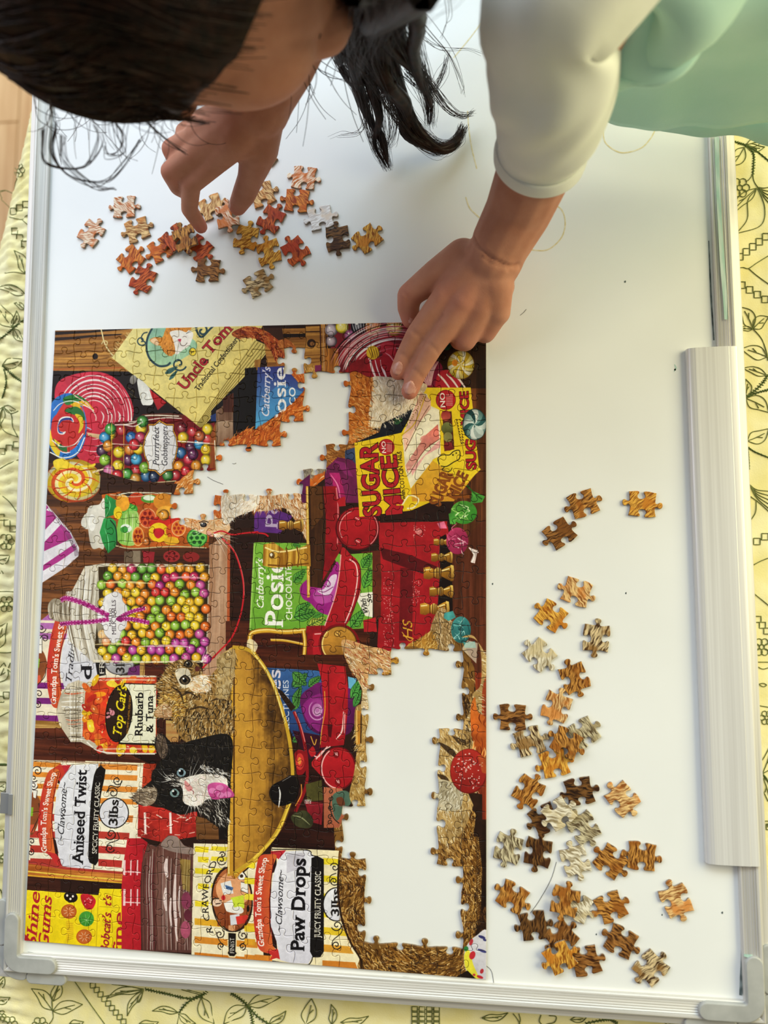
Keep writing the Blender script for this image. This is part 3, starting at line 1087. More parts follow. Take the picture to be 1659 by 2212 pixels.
def paint_top_mid():
    VW('B')
    # window-frame woodwork
    wood([(60, 72), (520, 60), (520, 410), (100, 410)], '#c58a40', '#7a4a1e', k=3)
    poly([(60, 70), (370, 66), (370, 100), (70, 104)], '#24120a'); poly([(150, 140), (370, 136), (366, 160), (180, 166)], '#1a0d07')
    poly([(70, 100), (200, 96), (220, 250), (120, 260)], '#3a2012')
    for y in (115, 125, 178, 196, 214):
        line([(210, y), (368, y - 3)], 4, '#7a4a1a', sm=False)
    wood([(365, 62), (470, 60), (470, 410), (362, 410)], '#c48c42', '#8a5a26', k=3)
    poly([(362, 64), (470, 62), (470, 84), (362, 88)], '#3a2010'); line([(364, 125), (470, 122)], 8, '#3a2010')
    ell(405, 205, 30, 30, '#2a180c'); ell(410, 208, 16, 15, '#8a5a30')
    for x in (466, 486, 505):
        line([(x, 60), (x + 8, 400)], 8, '#3a1a10' if x != 486 else '#b88a5a', sm=False)
    for y in (290, 315, 340, 365):
        line([(362, y), (465, y - 6)], 5, '#6a3c18', sm=False)
    # fox-red tail
    fur([-150, 130, -60, 90, 40, 100, 130, 150, 205, 220, 225, 320, 160, 330, 110, 240, 20, 170, -120, 165], ['#7a2410', '#a8441a', '#c2672a', '#5a1a0c', '#d98a48'], [(-100, 120, 10), (40, 130, 30), (150, 220, 60), (190, 300, 85)], 420, 42, 6, base='#9a3c18')
    fur([170, 190, 240, 180, 300, 240, 280, 280, 190, 250], ['#b0602a', '#d08a44', '#8a4418'], [(230, 220, 60)], 70, 34, 5, base='#a85a26')
    fur([215, 410, 365, 405, 372, 540, 300, 520, 230, 470], ['#b34a18', '#d9782c', '#8a3410', '#e89a4c'], [(300, 450, 60)], 160, 36, 5, base='#c05a20')
    fur([360, 340, 460, 380, 440, 450, 400, 450, 365, 400], ['#e0b878', '#a87a38', '#6a4a20'], [(410, 400, 60)], 50, 36, 5, base='#b8863c')
    poly([(430, 360), (475, 355), (470, 405), (430, 405)], '#7a2a52')
    # blue chocolate box
    poly([(28, 372), (215, 364), (372, 548), (12, 812)], '#34347c', '#58b4e2', ang=100)
    poly([(100, 560), (190, 480), (345, 545), (120, 720)], '#4a9ad4', a=.6)
    poly([(-60, 380), (20, 372), (12, 812), (-70, 812)], '#14100e')
    text("Catberry's", 108, 722, 118, 376, 56, '#e4e2f0', 0.01, True, shear=.3)
    text('Posie', 232, 800, 222, 372, 92, '#f4f2f4', 0.012, True)
    text('CHOCO', 300, 830, 292, 512, 46, '#f2f4f6', 0.02)
    # orange cat flank
    fur([-20, 830, 130, 745, 250, 650, 350, 545, 372, 600, 360, 740, 290, 745, 205, 760, 200, 900, 120, 920, -20, 920], ['#b34a16', '#dc7a28', '#8f3a10', '#eca04e', '#c8621e'],
        [(50, 850, -60), (200, 720, -50), (330, 600, -55), (300, 700, -30)], 520, 44, 6, base='#c4601f')
    fur([-240, 930, -120, 850, -20, 800, 10, 920], ['#b34a16', '#dc7a28', '#8f3a10', '#eca04e'], [(-100, 880, -50)], 160, 42, 6, base='#bc581c')
    # tin of boiled sweets behind glass
    poly([(515, 56), (1075, 46), (1200, 300), (1210, 520), (960, 460), (640, 410), (565, 400)], '#6a1a22', n=.3)
    wood([(500, 240), (590, 240), (600, 405), (500, 405)], '#b8732c', '#7a431a', True)
    ball(545, 110, 46, '#b9a9b4'); ball(545, 190, 40, '#a08a94')
    ball(620, 90, 46, '#e8cf20'); ball(680, 150, 44, '#a85a8a'); ball(740, 85, 60, '#1a1a22'); ball(840, 95, 62, '#c8742a'); ball(985, 95, 60, '#d9a83a')
    for k in range(6):
        line([(600 + k * 12, 55), (590 + k * 12, 90), (600 + k * 11, 120)], 4, '#f4eec8', taper=.7)
        line([(690 + k * 20, 60), (700 + k * 18, 100), (715 + k * 17, 140)], 4, '#e8e4e8', taper=.7)
        line([(790 + k * 20, 60), (800 + k * 16, 90), (830 + k * 5, 110)], 4, '#f4d89a', taper=.7)
        line([(930 + k * 22, 60), (960 + k * 12, 90), (990, 110)], 5, '#f8e89a', taper=.7)
    rg = random.Random(4)
    for k in range(64):
        t = k / 64
        cx_, cy_ = 1000, 470
        r = 200 + 260 * t + rg.uniform(-14, 14)
        a0 = rg.uniform(188, 215); a1 = a0 + rg.uniform(25, 95)
        P = [(cx_ + r * 1.05 * math.cos(math.radians(q)), cy_ + r * 0.92 * math.sin(math.radians(q))) for q in np.linspace(a0, min(a1, 290), 8)]
        line(P, rg.uniform(4, 11), rg.choice(['#f4eeea', '#e8d4d0', '#7a1420', '#c83a44', '#1c1012', '#a8202c', '#f7f2ee', '#d8888a']), taper=.9, a=.85)
    poly([(640, 400), (700, 330), (800, 300), (830, 440), (660, 420)], '#8a1a20', n=.3)
    ell(885, 385, 82, 78, '#b31f2a', '#8a1420')
    for x0 in (815, 850, 890):
        line([(x0, 320), (x0 + 15, 380), (x0 + 40, 445)], 16 if x0 != 850 else 8, '#f2dcdc', taper=.4)
    ell(835, 270, 45, 48, '#e3b92e'); 
    for k in range(5):
        line([(800 + k * 17, 235), (815 + k * 16, 270), (830 + k * 12, 310)], 5, '#7a4a12', taper=.6)
    ell(960, 330, 70, 80, '#a81c28'); ell(940, 240, 60, 50, '#c02a38', a=.8)
    line([(920, 270), (960, 300), (1010, 380)], 8, '#e89aa0', taper=.8)
    # dark shelf, striped sweets
    wood([(1180, 180), (1640, 170), (1640, 520), (1180, 520)], '#3a2214', '#22130b', True)
    ell(1350, 215, 36, 40, '#2f5a3a', n=.4)
    ell(1255, 420, 66, 96, '#7a1a3a', rot=20)
    for k in range(7):
        line([(1300 - k * 16, 320 + k * 12), (1260 - k * 12, 400 + k * 8), (1240 - k * 4, 500)], 7, '#e8c4cc', taper=.7)
    poly([1270, 500, 1290, 420, 1350, 390, 1430, 420, 1440, 512, 1270, 512], '#b02434', sm=True)
    for x0 in (1290, 1350, 1400):
        line([(x0, 420), (x0 + 40, 460), (x0 + 80, 515)], 13, '#f0dcdc', taper=.3)
    swirl(1450, 355, 92, 98, ['#f2ead4', '#d8b82e', '#ead98a', '#f4efe0', '#c8a428', '#e4d078'], 18, 1.4, ('#8a6a1c', 4), line_col='#7a5a14')
    ell(1408, 342, 20, 22, '#d8862a', n=.4)
    # cream and orange fur of the big cat
    fur([820, 450, 940, 440, 1090, 470, 1215, 500, 1150, 640, 1040, 700, 900, 780, 800, 790, 800, 600], ['#efe4cf', '#cdb892', '#fbf6ea', '#b8a07a', '#e2d2b2'],
        [(860, 500, 60), (1000, 560, 110), (1120, 560, 120), (880, 700, 100)], 560, 38, 5, base='#dccbb0')
    fur([672, 420, 800, 440, 835, 460, 815, 620, 805, 780, 880, 830, 780, 880, 680, 920, 660, 760], ['#a8521a', '#d98a38', '#7f3a10', '#e8ab62', '#c06a26'],
        [(740, 450, 70), (740, 600, 30), (760, 720, 40), (750, 850, 25)], 480, 44, 6, base='#bc6a26')
    fur([690, 800, 880, 790, 880, 840, 720, 920], ['#e3c088', '#b98a4a', '#8a5a26'], [(780, 840, 20)], 110, 44, 5)
    poly([(1135, 648), (1090, 720), (1032, 838), (705, 908), (640, 960), (700, 905), (880, 825), (900, 765), (1060, 690)], '#171a22', n=.3)
    leaf(975, 760, 1045, 735, 22, '#2f5a34', '#10201a')
    fur([1040, 680, 1140, 640, 1100, 680, 930, 780, 900, 770], ['#dccbb0', '#efe4cf', '#171a22'], [(1000, 720, 60)], 70, 30, 4)
    # brown fur end and violet flowers
    fur([512, 912, 690, 905, 660, 990, 560, 1020, 512, 1080], ['#a8692e', '#d39a54', '#6a3c16', '#8a5222'], [(600, 960, 10), (540, 1040, 40)], 150, 40, 5, base='#9a5f28')
    poly([(640, 955), (715, 930), (720, 1050), (640, 1010)], '#3a4870', n=.2)
    poly([(500, 1085), (590, 1000), (690, 1020), (725, 1060), (740, 1320), (500, 1320)], '#6a1f4c', n=.3)
    poly([(530, 1110), (600, 1110), (650, 1300), (590, 1300)], '#c02a78', '#8f1a50', n=.2)
    line([(540, 1120), (590, 1200), (610, 1300)], 8, '#f08ab8', taper=.8)
    poly([(560, 1020), (640, 1040), (700, 1140), (640, 1120)], '#8a2a6a', sm=False)
    fur([357, 1082, 505, 1076, 480, 1110, 420, 1130, 360, 1180], ['#8a8074', '#c4baa8', '#5a5048'], [(420, 1100, 80)], 70, 28, 4, base='#8f8474')
    poly([(320, 1180), (395, 1120), (395, 1320), (340, 1320)], '#5a1a4a', n=.3)


def paint_mice_box():
    VW('P')
    Y = '#f3d42c'
    poly([(767, 957), (868, 935), (923, 838), (1017, 838), (1035, 1012), (980, 1062), (890, 1102), (778, 1116)], Y, '#e8c41e', ang=80, n=.05)
    # window with sugar mice
    VW('B')
    poly([(1160, 545), (1215, 560), (1235, 640), (1300, 670), (1310, 990), (1260, 1015), (1100, 1220), (1062, 1090), (1048, 930), (1040, 860)], '#efe6c8', n=.1)
    poly([(1170, 545), (1240, 600), (1240, 660), (1130, 800), (1060, 960), (1045, 850)], '#e8b9a4', n=.25)
    poly([(1290, 770), (1300, 870), (1200, 950), (1080, 1110), (1062, 1060), (1200, 850)], '#c8675a', '#e6a89c', ang=120, n=.3)
    poly([(1300, 880), (1305, 930), (1200, 990), (1110, 1130), (1100, 1085)], '#e9aaa6', n=.2)
    poly([(1245, 660), (1300, 680), (1300, 760), (1130, 900), (1060, 1020), (1080, 940)], '#f5edd2', n=.08)
    for k in range(6):
        ell(1200 + pr.uniform(-20, 60), 860 + k * 6, 20, 14, '#d98078', a=.6)
    line([(1230, 640), (1170, 740), (1060, 960)], 4, '#6a3a2a'); line([(1305, 870), (1190, 960), (1090, 1120)], 4, '#6a3a2a')
    line([(1035, 850), (1130, 760), (1200, 580)], 6, '#c8a41c')
    for k in range(14):
        ell(1090 + k * 8 + pr.uniform(-6, 6), 760 - k * 14, 4, 5, '#7a6414', k=6)
    poly([(1320, 680), (1385, 680), (1405, 945), (1335, 960)], '#5a2a1e', n=.3)
    ell(1345, 710, 34, 36, '#8a2a2a', '#c85a4a', n=.2); ell(1355, 800, 40, 44, '#7a8048', '#4a4a22', n=.2); ell(1360, 860, 32, 34, '#8f8a50', n=.2); ell(1365, 925, 34, 30, '#8a2a2a', '#5a1a1a', n=.2)
    for cx_, cy_, r in ((1345, 600, 70), (930, 930, 57)):
        ell(cx_, cy_, r, r, '#6a1014'); ell(cx_, cy_, r * .95, r * .95, '#b3222a', n=.12)
        text('NO', cx_ - r * .05, cy_ + r * .72, cx_ - r * .12, cy_ - r * .72, r * .52, '#f7f0ea', 0.02)
        for q in range(5):
            x = cx_ + r * (.10 + .13 * q)
            for m in range(7):
                if (x - cx_) ** 2 + (cy_ - r * .5 + m * r * .17 - cy_) ** 2 < (r * .85) ** 2:
                    line([(x, cy_ - r * .55 + m * r * .17), (x, cy_ - r * .45 + m * r * .17)], r * .06, '#e8c8c0', sm=False)
    # side with drawn mouse
    poly([(1100, 1225), (1262, 1012), (1320, 985), (1580, 1085), (1400, 1310), (1110, 1310)], '#e2b032', '#d8982a', n=.08)
    poly([(1320, 985), (1440, 950), (1590, 1085), (1480, 1190), (1250, 1020)], Y, n=.05)
    ell(1340, 1020, 52, 42, '#f3d83a'); ell(1400, 985, 46, 34, '#f3d83a', rot=-30)
    line([(1300, 1050), (1290, 1010), (1320, 985), (1370, 985), (1400, 960), (1440, 955), (1440, 1010), (1400, 1035), (1350, 1065), (1310, 1062)], 6, '#2a2410')
    line([(1340, 1065), (1320, 1090), (1370, 1100), (1390, 1075)], 5, '#2a2410'); ell(1395, 985, 6, 7, '#2a2410', k=8); ell(1418, 972, 5, 6, '#2a2410', k=8)
    for k in range(9):
        y = 735 + k * 20
        line([(1415 + k * 4, y), (1425 + k * 4, y + 8), (1418 + k * 4, y + 14)], 5, '#3a2c10')
        line([(1440 + k * 3, y), (1450 + k * 3, y + 10)], 5, '#3a2c10')
    RED, BK = '#b5202a', '#241410'
    text('MICE', 1512, 770, 1500, 540, 62, RED, .03, False, outline=(BK, .03))
    text('SUGAR', 1556, 1085, 1545, 720, 70, RED, .03, False, outline=(BK, .03))
    VW('P')
    text('SUGAR', 824, 1114, 815, 957, 38, RED, .03, False, outline=(BK, .028))
    text('MICE', 869, 1109, 856, 983, 35, RED, .03, False, outline=(BK, .028))
    text('with COTTON TAILS', 877, 1078, 868, 975, 9.5, BK, .01)
    text('SUGAR', 950, 1095, 978, 1022, 26, '#8a4a1a', .05, False)
    text('MICE', 985, 1080, 1012, 1025, 24, '#8a4a1a', .05, False)
    line([(870, 1090), (885, 1070), (905, 1078), (895, 1095), (880, 1098)], 3, '#f8ecc0')
    VW('B')
    swirl(1546, 772, 82, 108, ['#2f5f60', '#d4e2de', '#8fb2ae', '#1f4548', '#e6eeea', '#6f9a98'], 12, 1.5, ('#1d3a3c', 5))
    ell(1560, 830, 50, 40, '#dfe8e6', a=.7)


def paint_left_mid():
    VW('C')
    # planks left
    wood([(120, 130), (540, 100), (540, 620), (100, 960)], '#8a532a', '#4f2c14', k=3)
    wood([(560, 440), (1310, 440), (1310, 560), (560, 560)], '#5d3118', '#331a0e')
    for y in (190, 240, 300, 355, 400, 470, 620, 700, 800):
        line([(170, y + 30), (300, y + 10), (500, y)], 6, '#3a1e0d', taper=.9)
    # striped paper bag
    bag = [(138, 120), (220, 215), (320, 330), (378, 440), (372, 500), (280, 580), (104, 695)]
    poly(bag, '#f1edf2', '#dcd6de', ang=20)
    for q in ([(138, 170), (190, 185), (215, 225), (125, 320)], [(250, 270), (310, 330), (330, 370), (112, 470), (118, 410)], [(345, 410), (360, 450), (230, 540), (108, 610), (112, 570)]):
        poly(q, '#b43a8c', '#a63080', n=.1)
    poly([(140, 130), (160, 150), (134, 180)], '#b43a8c')
    for k in range(5):
        line([(150 + k * 14, 150 + k * 2), (250 + k * 14, 290 + k * 2), (330 + k * 10, 430 + k * 10), (350 + k * 6, 500 - k * 2)], 4, '#5a4456', a=.75)
    # jar of wrapped rock and fruit sweets
    poly([540, 60, 660, 40, 1060, 60, 1310, 250, 1305, 440, 700, 440, 560, 300], '#b8581a', n=.3)
    poly([(640, 60), (700, 42), (860, 55), (760, 90)], '#2a1c12'); line([(660, 60), (760, 46), (1040, 52)], 9, '#e6dfc8')
    poly([440, 160, 520, 130, 560, 100, 560, 420, 520, 440, 470, 440, 445, 330], '#e6e2d6', '#cfc9ba', sm=True, n=.08)
    poly([395, 240, 440, 190, 450, 300, 400, 290], '#dcd8cc', sm=True); ell(470, 260, 26, 60, '#f8f6f0', a=.8)
    ell(735, 165, 62, 45, '#3f9a34'); 
    poly([690, 190, 800, 190, 790, 400, 700, 420, 645, 370, 660, 240], '#7fc04a', '#b4d878', ang=0, sm=True, n=.1)
    for k in range(5):
        line([(690 + k * 24, 200), (680 + k * 25, 400)], 5, '#dcecb4' if k % 2 else '#5fa034', sm=False)
    for k in range(8):
        a = k * .785
        line([(735, 165), (735 + 50 * math.cos(a), 165 + 36 * math.sin(a))], 6, '#8ace5a', sm=False)
    ell(715, 300, 40, 30, '#e8f4e4', rot=10); ell(700, 310, 28, 22, '#3f9a3c')
    poly([(570, 58), (650, 105), (640, 200), (565, 225), (560, 90)], '#2f9a4a', '#1f7a38', n=.15)
    poly([(555, 230), (600, 220), (640, 250), (650, 330), (640, 430), (585, 480), (545, 400), (525, 330)], '#2f9a4c', '#23803c', n=.15)
    line([(575, 70), (600, 140), (570, 220)], 7, '#7ed090', taper=.8); line([(560, 300), (585, 380), (590, 460)], 8, '#6ac884', taper=.8)
    line([(600, 240), (640, 300), (650, 420)], 8, '#1a2a1a')

    def rock(x, y, rx, ry, c, seed, rim):
        ell(x, y, rx, ry, rim); ell(x, y, rx * .88, ry * .88, c)
        for k in range(7):
            a = k * 2 * math.pi / 6
            rr = .55 if k < 6 else 0
            ell(x + rx * rr * math.cos(a), y + ry * rr * math.sin(a), rx * .2, ry * .2, seed, k=10)
    ell(690, 120, 50, 60, '#e8a02a', n=.2); ell(790, 90, 60, 45, '#c8401a'); ell(880, 90, 60, 30, '#5a9a34'); ell(880, 84, 44, 18, '#e8f0dc')
    ell(980, 110, 70, 60, '#d88a26', n=.2); ell(1000, 190, 70, 50, '#e8a83a', n=.2); ell(655, 190, 30, 45, '#f0cf20')
    rock(868, 228, 64, 72, '#d4562a', '#8a1a14', '#eca06a')
    rock(800, 358, 42, 70, '#d8701e', '#9a2a14', '#f0b468')
    ell(1000, 270, 120, 60, '#c8281c', n=.2)
    ell(948, 330, 72, 70, '#f0c81e'); poly([910, 310, 960, 300, 990, 330, 950, 372, 920, 355], '#c8202a', sm=True, n=.2)
    ell(1060, 320, 60, 60, '#d8561e', n=.2); rock(1090, 300, 52, 58, '#e07a2a', '#b03018', '#f0b478'); ell(1040, 390, 55, 30, '#eab22a', n=.2)
    rock(1222, 368, 74, 68, '#6ac052', '#1f5a24', '#2f7a34')
    ball(985, 205, 40, '#e89a2a'); ball(860, 395, 30, '#c8681e')
    line([(640, 425), (760, 445), (1040, 430), (1290, 440)], 8, '#c4b48a'); line([(600, 60), (760, 75), (900, 60)], 6, '#f2ecd8', a=.7)
    # shelf reflections
    poly([(700, 465), (820, 460), (820, 545), (700, 545)], '#5a4a3a', n=.3); poly([(760, 460), (815, 460), (815, 545), (765, 545)], '#9a8a72', a=.7)
    poly([(830, 460), (920, 470), (910, 545), (840, 545)], '#8a2028', n=.3); ell(1040, 500, 60, 42, '#9a2a2a'); ell(1180, 505, 60, 36, '#8a2422')
    for k in range(6):
        a = k * 1.047
        ell(1040 + 36 * math.cos(a), 500 + 24 * math.sin(a), 11, 9, '#5a1012', k=8)
    # ginger-and-white kitten face that peers over
    fur([1140, 230, 1260, 215, 1400, 200, 1460, 300, 1390, 360, 1300, 350, 1200, 310, 1130, 270], ['#efe0c8', '#d98a48', '#fbf4e8', '#b8622a', '#e3b280'], [(1180, 260, 200), (1300, 240, -60), (1400, 300, 30)], 210, 32, 4, base='#dfb88a')
    fur([1345, 55, 1400, 50, 1410, 150, 1390, 230, 1345, 190], ['#c85a1e', '#e08a44', '#9a3f12'], [(1370, 130, 80)], 90, 30, 4, base='#cc6a2a')
    fur([1400, 60, 1480, 55, 1660, 60, 1640, 160, 1500, 220, 1440, 270, 1400, 230], ['#f7f0e4', '#d8c0a0', '#ffffff', '#b89a78'], [(1450, 120, 100), (1560, 110, 140), (1450, 220, 60)], 210, 36, 4, base='#e6dac8')
    fur([1240, 180, 1300, 170, 1300, 230, 1240, 230], ['#d98a48', '#efe0c8', '#b8622a'], [(1270, 200, -90)], 40, 24, 4, base='#d89a5a')
    fur([1180, 215, 1260, 215, 1250, 260, 1180, 260], ['#c8702a', '#e8a868'], [(1210, 240, 190)], 60, 26, 4)
    ell(1268, 275, 24, 18, '#1a1210'); ell(1266, 272, 16, 12, '#4a4a50'); ell(1258, 266, 6, 5, '#ffffff', k=8)
    line([(1235, 262), (1270, 248), (1305, 258)], 6, '#2a140c')
    poly([1290, 320, 1320, 330, 1330, 360, 1300, 352], '#e8a898', sm=True); line([(1300, 350), (1330, 362), (1345, 350)], 4, '#7a2a20')
    whiskers(1340, 340, (5, 15, 28, 40, 55), 180, '#fffaf0', 5); whiskers(1270, 310, (150, 165, 180), 130, '#fffaf0', 4)
    # red thread
    line([(1340, 335), (1400, 320), (1470, 345), (1560, 335), (1660, 325)], 10, '#c81e28')
    line([(1400, 370), (1490, 470), (1545, 640), (1555, 780), (1530, 930), (1470, 1080), (1380, 1180), (1260, 1300)], 11, '#c81e28')
    line([(1405, 375), (1495, 470), (1550, 640), (1560, 780)], 3, '#f07a78')
    # big jar of milk balls
    poly([420, 570, 560, 550, 1310, 560, 1290, 1260, 480, 1260, 300, 1100, 320, 760], '#cfc6b4', n=.15)
    rw = random.Random(8)
    for k in range(46):
        x = 300 + k * 5.2
        y0 = 590 + max(0, (430 - x)) * 1.6 + rw.uniform(-10, 20)
        line([(x + rw.uniform(-4, 4), y0), (x - 10 + rw.uniform(-6, 6), 760), (x + rw.uniform(-8, 8) - 20, 960), (x + rw.uniform(-4, 4) + 40, 1250)], rw.uniform(3, 9), rw.choice(['#f4efe6', '#7a6a54', '#b8ad9a', '#54432f', '#e8e2d6', '#9a8c76', '#ffffff']), taper=.6, a=.75)
    poly([155, 850, 190, 805, 240, 810, 300, 860, 300, 960, 200, 960, 160, 920], '#a89a84', sm=True, n=.3)
    for k in range(9):
        line([(165 + k * 16, 830), (160 + k * 17, 900), (175 + k * 16, 955)], 6, rw.choice(['#f2ece0', '#5a4a36', '#d8cebc']), taper=.6)
    poly([(515, 575), (1305, 560), (1285, 1245), (560, 1245), (490, 1150), (520, 800)], '#3a2a10', n=.4)
    pb = ['#f0c01e', '#e86a1c', '#8cba30', '#f2d02a', '#d8302a', '#b0287a', '#f08a1e', '#9cc83e', '#f0b81e', '#e8901c', '#c84a92']
    rb = random.Random(21)
    rows = 12
    for r in range(rows):
        y = 590 + r * 58
        n = 11
        for k in range(n):
            x = 545 + (k + .5 * (r % 2)) * 70 + rb.uniform(-10, 10)
            if x > 1295 or (r == 0 and k == 0):
                continue
            wts = pb[:4] + pb[6:9] if 3 < r < 8 else pb
            if r in (0, 1):
                wts = ['#6aa834', '#e8541e', '#f0b81e', '#e8981e', '#c82a5a', '#f0c020']
            c = rb.choice(wts)
            if r >= 9 and rb.random() < .4:
                c = rb.choice(['#b83a94', '#c84aa0', '#f0d02a'])
            ball(x, y + rb.uniform(-9, 9), 37, c)
    for y, x0, x1, c in ((690, 520, 900, '#f8e8a8'), (655, 1030, 1290, '#f4b8c8'), (1130, 490, 760, '#fbe8b0'), (1145, 800, 1200, '#f0c8d8')):
        line([(x0, y), ((x0 + x1) / 2, y - 6), (x1, y + 4)], 16, c, taper=.8, a=.7)
    poly([(500, 960), (640, 1000), (690, 1100), (520, 1120)], '#f0e6d0', a=.55)
    line([(480, 1245), (800, 1255), (1290, 1250)], 12, '#efe4c8', a=.8); line([(540, 565), (900, 572), (1300, 562)], 10, '#e0d8c4', a=.7)
    # paper tag and ribbon
    tagp = np.array([630, 752, 680, 772, 690, 820, 720, 860, 722, 930, 715, 1000, 680, 1040, 660, 1100, 620, 1120, 590, 1085, 560, 1050, 550, 1000, 515, 960, 512, 900, 545, 850, 560, 790], float).reshape(-1, 2)
    poly(tagp, '#f2eff0', '#dcd8da', ang=0, sm=True); line(list(tagp) + [tagp[0]], 3, '#a8a2a6')
    text('MALTED', 614, 1000, 612, 872, 22, '#3a2c34', .0, True); text('MILK BALLS', 642, 1060, 640, 812, 30, '#3a2c34', .0, True)
    for P, w in (([(245, 815), (290, 800), (420, 840), (590, 925)], 34), ([(240, 985), (330, 975), (460, 968), (590, 950)], 30), ([(660, 945), (740, 900), (850, 870)], 28), ([(660, 945), (760, 950), (880, 975)], 30)):
        line(P, w, '#a8267a'); Pn = np.array(P, float)
        S = np.array(spline(Pn, 10))
        t = np.gradient(S, axis=0); t /= np.linalg.norm(t, axis=1, keepdims=True); nn = np.stack([-t[:, 1], t[:, 0]], 1)
        for s in (-1, 1):
            Q = S + nn * s * w * .36
            for i in range(0, len(Q) - 1, 2):
                line([Q[i], Q[i] + (Q[i + 1] - Q[i]) * .9], 4, '#f8dcec', sm=False)
    poly([640, 950, 670, 925, 690, 945, 680, 970], '#8a1a62', sm=True)


def tin_front(stripe1, stripe2, x0, x1, y0, y1, k, vertical=True):
    pass


def paint_tin_purple():
    VW('E')
    # cream and purple stripes
    poly([(150, -260), (430, -260), (760, 60), (560, 540), (105, 540)], '#efe2c8', n=.06)
    for y in (-240, -180, -110, 230, 335, 455):
        poly([(110, y), (460, y + 8), (460, y + 50), (110, y + 42)], '#7a2478' if y > 0 else '#b46ab0', n=.1)
    wood([(110, 490), (300, 500), (340, 545), (105, 545)], '#d9b06a', '#8a5f24')
    # village picture and scrolls at the edge
    poly([140, 0, 180, 20, 205, 90, 200, 150, 160, 230, 130, 240, 135, 120], '#8a4a26', sm=True, n=.2)
    poly([(140, 60), (158, 70), (150, 130), (134, 130)], '#8ab82c'); poly([(118, 185), (160, 180), (165, 235), (118, 235)], '#d8583a')
    for q in (-90, -30):
        poly([(150, q), (172, q), (172, q + 60), (150, q + 60)], '#f4efe4'); line([(150, q), (172, q), (172, q + 60)], 4, '#2a2018', sm=False)
    scroll(165, -140, 34, '#2a1a1a', 6, 0, 1.4); scroll(190, -70, 30, '#2a1a1a', 6, 180, 1.3)
    scroll(150, 310, 34, '#2a1a1a', 6, 90, 1.4); scroll(140, 385, 26, '#2a1a1a', 6, -90, 1.4)
    line([(200, 130), (190, 190), (130, 260)], 5, '#2a1a1a')
    # ribbon
    poly([290, -250, 240, -120, 215, 20, 205, 160, 215, 300, 250, 400, 320, 390, 300, 280, 285, 140, 300, 20, 330, -120, 370, -230], '#c52f2a', '#d8702e', ang=0, sm=True)
    line([(380, -225), (340, -120), (300, 20), (290, 150), (305, 290)], 8, '#8a1a1a')
    text("Grandpa Tom's Sweet Shop", 268, 382, 345, -238, 40, '#fdf3ea', .02, True, bow=24)
    # white label
    poly([(390, -190), (540, -190), (560, 170), (420, 280), (330, 290), (295, 150), (310, 10), (350, -120)], '#e9e8ee', '#d6d4de', n=.05)
    text('Traditional', 372, 245, 420, -190, 44, '#2a262c', .0, True, shear=.3)
    text('d C', 512, 210, 512, -85, 74, '#1c191d', .02, True)
    poly([(545, -120), (610, -120), (610, 180), (555, 190), (540, 100)], '#1a1614'); text('FRUITY', 600, 175, 600, -110, 36, '#efe8dc', .0, True)
    ell(705, 95, 105, 85, '#5a5658'); ell(705, 95, 96, 78, '#c4c2c4', '#9a989c', n=.1)
    text('3lbs', 738, 165, 738, 20, 60, '#26221f', .02, True)
    poly([(770, 130), (850, 110), (850, 180), (760, 180)], '#6a2a62'); wood([(845, 90), (880, 90), (880, 185), (845, 185)], '#c49a5a', '#8a6430')
    wood([(880, 90), (1060, 90), (1000, 260), (880, 185)], '#5a2818', '#3a160e')


